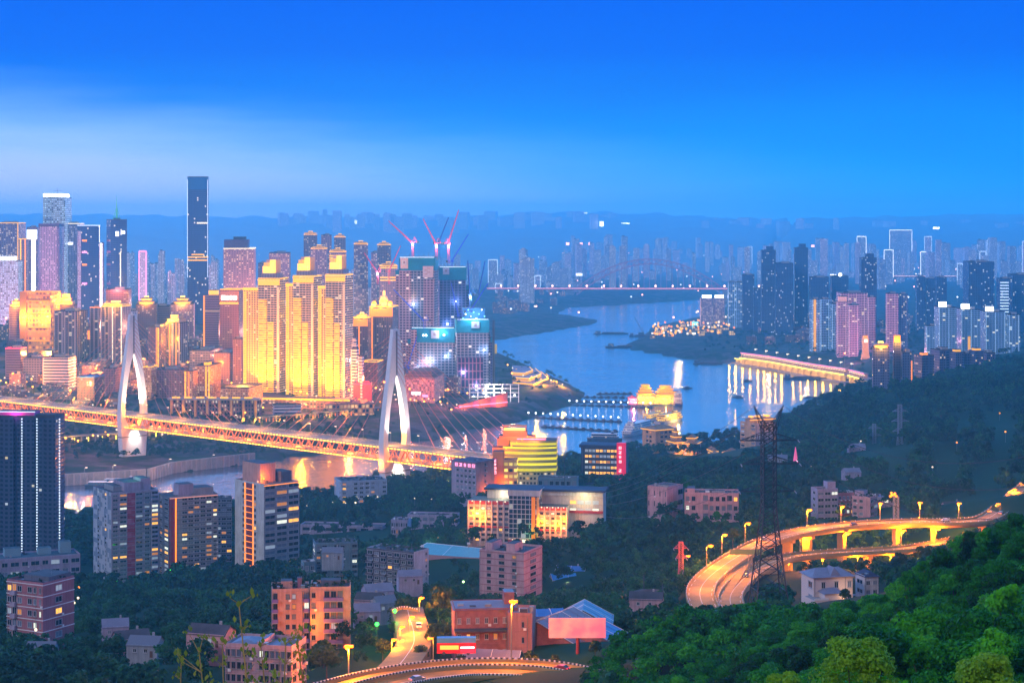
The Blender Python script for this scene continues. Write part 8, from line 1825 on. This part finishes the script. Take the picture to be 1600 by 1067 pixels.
# --- all further trees as woodland
def forest(name, spots, m, nl, ls, label=None):
    out = []
    protos = [crown_quads(gq, 9, 3.9, 14, nl, ls)[0] for _ in range(6)]
    for i, (x, y, z_, s) in enumerate(spots):
        a = gq.uniform(0, 6.28); c, n_ = math.cos(a), math.sin(a); Q = protos[i % 6] * s; X_ = Q[..., 0] * c - Q[..., 1] * n_ + x; Y_ = Q[..., 0] * n_ + Q[..., 1] * c + y
        out.append(np.stack([X_, Y_, Q[..., 2] + z_], -1))
    ob = link(name, quad_mesh(name, np.concatenate(out), m)); tag(ob, label, 'woodland', None, 'stuff'); return ob
rest = [(x, d, gz, s) for d, px, x, gz, s in keep[300:]]
for _ in range(260):                                     # the same slope carries on beyond the right edge
    d = float(gq.uniform(120, 470)); x = PX(float(gq.uniform(1690, 2150)), d); rest.append((x, d, ground(x, d), float(gq.uniform(.8, 1.15))))
sp1, sp2, sp3 = [], [], []
n1 = np.random.default_rng(3)
def scatter(n, da, db, pa, pb, pw=1.0):
    d = (da ** pw + (db ** pw - da ** pw) * n1.uniform(0, 1, n)) ** (1 / pw); px = n1.uniform(pa, pb, n); x = PX(px, d); z_, sn, sy, sf = height(x, d)
    return px, d, x, z_, sn, sy, sf
px, d, x, z_, sn, sy, sf = scatter(5200, 430, 1000, -60, 1660, 2.0)
mask = np.sin(x / 31) + np.sin(d / 43 + x / 60) + n1.normal(size=len(x)) * .7
for i in range(len(x)):
    if sn[i] < 12 or mask[i] < -1.0: continue
    s = n1.uniform(.55, 1.1)
    if px[i] > 850 and HY + (HC - z_[i] - 9 * s) * F / d[i] < np.interp(px[i], SIL[:, 0], SIL[:, 1]) - 3 and d[i] < 520: continue
    if free(x[i], d[i], z_[i], 9 * s, 3): sp1.append((x[i], d[i], z_[i], s))
px, d, x, z_, sn, sy, sf = scatter(15000, 1000, 2420, -60, 1680, 2.0)
for i in range(len(x)):
    if sn[i] < 6: continue
    s = n1.uniform(.7, 1.5)
    if free(x[i], d[i], z_[i], 9 * s, 4): sp2.append((x[i], d[i], z_[i], s))
px, d, x, z_, sn, sy, sf = scatter(4200, 2080, 4400, -60, 1680, 2.0)
for i in range(len(x)):
    if (sy[i] > 8 and (n1.uniform() < .55)) or (sn[i] > 10 and px[i] > 1100 and d[i] > 2420): 
        s = n1.uniform(.6, 1.2)
        if d[i] > 2500 or free(x[i], d[i], z_[i], 9 * s, 4): sp3.append((x[i], d[i], z_[i], s))
px, d, x, z_, sn, sy, sf = scatter(1500, 2130, 2480, 60, 560, 1.0)
for i in range(len(x)):
    s = n1.uniform(.5, 1.0)
    if sy[i] > 14 and free(x[i], d[i], z_[i], 9 * s, 4) and (d[i] < 2180 or n1.uniform() < .55): sp3.append((x[i], d[i], z_[i], s))
if rest: forest('slope_woodland', rest, L_near, 900, .62)
forest('woodland', sp1, L_mid, 260, 1.15); forest('hillside_woodland', sp2, L_mid, 120, 1.7); forest('city_trees', sp3, L_mid, 70, 2.0)
# --- single trees that stand out
for px, py, dd, s, lab in [(628, 935, 665, 1.2, 'tree lit deep orange at the top of the side road, left one'), (650, 938, 668, 1.25, 'tree lit deep orange at the top of the side road, right one'), (690, 960, 640, 1.3, 'large olive tree right of the side road, upper'), (690, 1000, 590, 1.25, 'large olive tree right of the side road, lower'), (655, 1025, 560, .8, 'low yellow lit tree at the bend of the side road'), (598, 1008, 575, .9, 'yellow green tree left of the side road'),
        (615, 975, 620, .7, 'small tree lit orange and green beside the side road'), (720, 1040, 540, .5, 'small bush tree left of the bus'), (830, 1030, 535, .6, 'small olive tree left of the billboard post'), (868, 1040, 530, .42, 'small olive bush tree at the billboard post'), (930, 1035, 530, .62, 'reddish olive tree right of the billboard post'), (510, 1040, 545, 1.2, 'brown dark tree beside the lamp mast'), (505, 1000, 575, 1.1, 'dark tree in front of the violet balconied block'),
        (1320, 945, 690, .7, 'small yellow lit tree in front of the villa'), (1430, 905, 720, 1.0, 'orange lit tree at the edge of the woods right of the villa'), (1405, 880, 780, 1.0, 'grey green tree between villa and viaduct'), (1445, 875, 800, 1.1, 'tree lit orange under the right end of the viaduct'), (1070, 755, 1200, 1.1, 'bright green round tree behind the two old pink blocks'), (1120, 808, 1060, .9, 'bright green small tree before the long pink gallery block'), (1145, 838, 960, 1.0, 'pale green tree behind the bend lamps'), (955, 955, 700, .6, 'small tree lit orange on the dark slope')]:
    x = PX(px, dd); pr = MIDP[int(gq.integers(0, 5))]; z0 = ground(x, dd)
    r = tree('broadleaf_tree', lab, (x, dd, max(z0, ZY(py + 14, dd)) if py < 900 else z0), pr, s, None)
    if 'green' in lab and 'bright' in lab or 'olive' in lab:
        me2 = pr[0].copy(); me2.materials.clear(); me2.materials.append(L_near if 'bright' in lab else L_shrub); r.children[0].data = me2
    else: me2 = pr[0].copy(); me2.materials.clear(); me2.materials.append(L_shrub); [c for c in r.children if c.name.startswith('crown')][0].data = me2
# bright bushes at the bottom right, close to the viewer
for (px, ytop, dd, Rc, H, lab) in [(1345, 996, 92, 2.9, 5.6, 'large lime green leafy bush at the bottom edge, left of two'), (1545, 1022, 84, 2.0, 4.2, 'lime green leafy bush at the bottom edge near the right corner'), (1225, 1052, 100, 1.6, 3.6, 'small lime green bush at the bottom edge')]:
    x = PX(px, dd); ztop = ZY(ytop, dd); g0 = ztop - H * 1.02; Q, cs = crown_quads(gq, H, Rc, 40, 11000, .15, low=.0, r0=.30)
    r = thing('leafy_bush', lab, 'bush', (x, dd, g0), 0); link('crown', quad_mesh('crown', Q, L_lime), r); mb = MB(); gg = ground(x, dd) - g0 - 1
    for k in range(5): c = cs[k * 5, :3]; mb.tube((0, 0, gg), c, .07, bark, 5, .03)
    mb.build('stem', r)
# saplings at the bottom, lit from below
def sapling(px, yt, yb, dd, lab, heavy=1.0):
    x = PX(px, dd); zt_, zb_ = ZY(yt, dd), ZY(yb, dd); r = thing('young_sapling', lab, 'sapling', (x, dd, zb_ - 6)); H = zt_ - zb_ + 6; lean = float(gq.uniform(-.12, .05)) * H; mb = MB()
    pts = [np.array([lean * (t - 1), 0.15 * math.sin(5 * t), H * t]) for t in np.linspace(0, 1, 9)]
    for i in range(8): mb.tube(pts[i], pts[i + 1], .075 * (1.1 - i * .09), pmat('yellow_bark', (.30, .22, .07), .8, var=.2, vscale=3), 6, .075 * (1.1 - (i + 1) * .09))
    Q = []
    tips = [pts[k] for k in (4, 5, 6, 7, 8)]
    for k in range(3, 9):
        for s in range(2):
            a = gq.uniform(0, 6.28); L = gq.uniform(.25, .75) * heavy; t0 = pts[k]; t1 = t0 + np.array([math.cos(a) * L, math.sin(a) * L * .6, L * gq.uniform(.3, .9)]); mb.tube(t0, t1, .03, MATS['yellow_bark'], 4, .015); tips.append(t1)
    mb.build('stem', r)
    for t in tips:
        for _ in range(int(3 * heavy) + 2):
            c = t + gq.normal(size=3) * .16; n = gq.normal(size=3) + np.array([0, -.8, .3]); n /= np.linalg.norm(n); a = np.cross(n, (0, 0, 1.0)); a /= np.linalg.norm(a) + 1e-6; b = np.cross(n, a); s = gq.uniform(.16, .34)
            Q.append([c + b * s * .1, c - b * s * .5 - a * s * .38, c - b * s * 1.1, c - b * s * .5 + a * s * .38])
    link('leaves', quad_mesh('leaves', np.array(Q), leafmat('sapling_leaves', (.10, .17, .02), (.20, .26, .03), (.32, .34, .05), .4) if 'sapling_leaves' not in bpy.data.materials else bpy.data.materials['sapling_leaves']), r)
for a in [(374, 942, 1085, 96, 'tallest young sapling with a leafy tip and bare golden stem', 1.0), (312, 1018, 1085, 98, 'broad leaved young sapling left of the tallest one', 1.8), (348, 1006, 1090, 100, 'thin sapling just left of the tallest one', .9), (408, 1008, 1085, 97, 'leaning sapling just right of the tallest one', 1.1), (447, 1004, 1088, 99, 'upright sapling in front of the pink school block', 1.1), (465, 996, 1090, 103, 'rightmost young sapling by the pink school block', 1.0), (284, 1030, 1090, 99, 'small leaning sapling at the left of the group', .8)]: sapling(*a)
lamp('SPOT', (PX(380, 88), 86, ZY(1140, 86)), 900, (1, .72, .3), None, 'terrace_light', .4, 110, P(380, 990, 98))
# roof gardens
for r, w, dep, h in GARDENS:
    n = int(8 + w * .6); Q = []
    for k in range(n): q, _ = crown_quads(gq, 2.4, 1.2, 6, 60, .5); Q.append(q + np.array([float(gq.uniform(-.46, .46)) * w, float(gq.uniform(-.42, .42)) * dep, h - .5]))
    o = link('roof_shrubs', quad_mesh('roof_shrubs', np.concatenate(Q), L_mid), r); tag(o, kind='stuff')
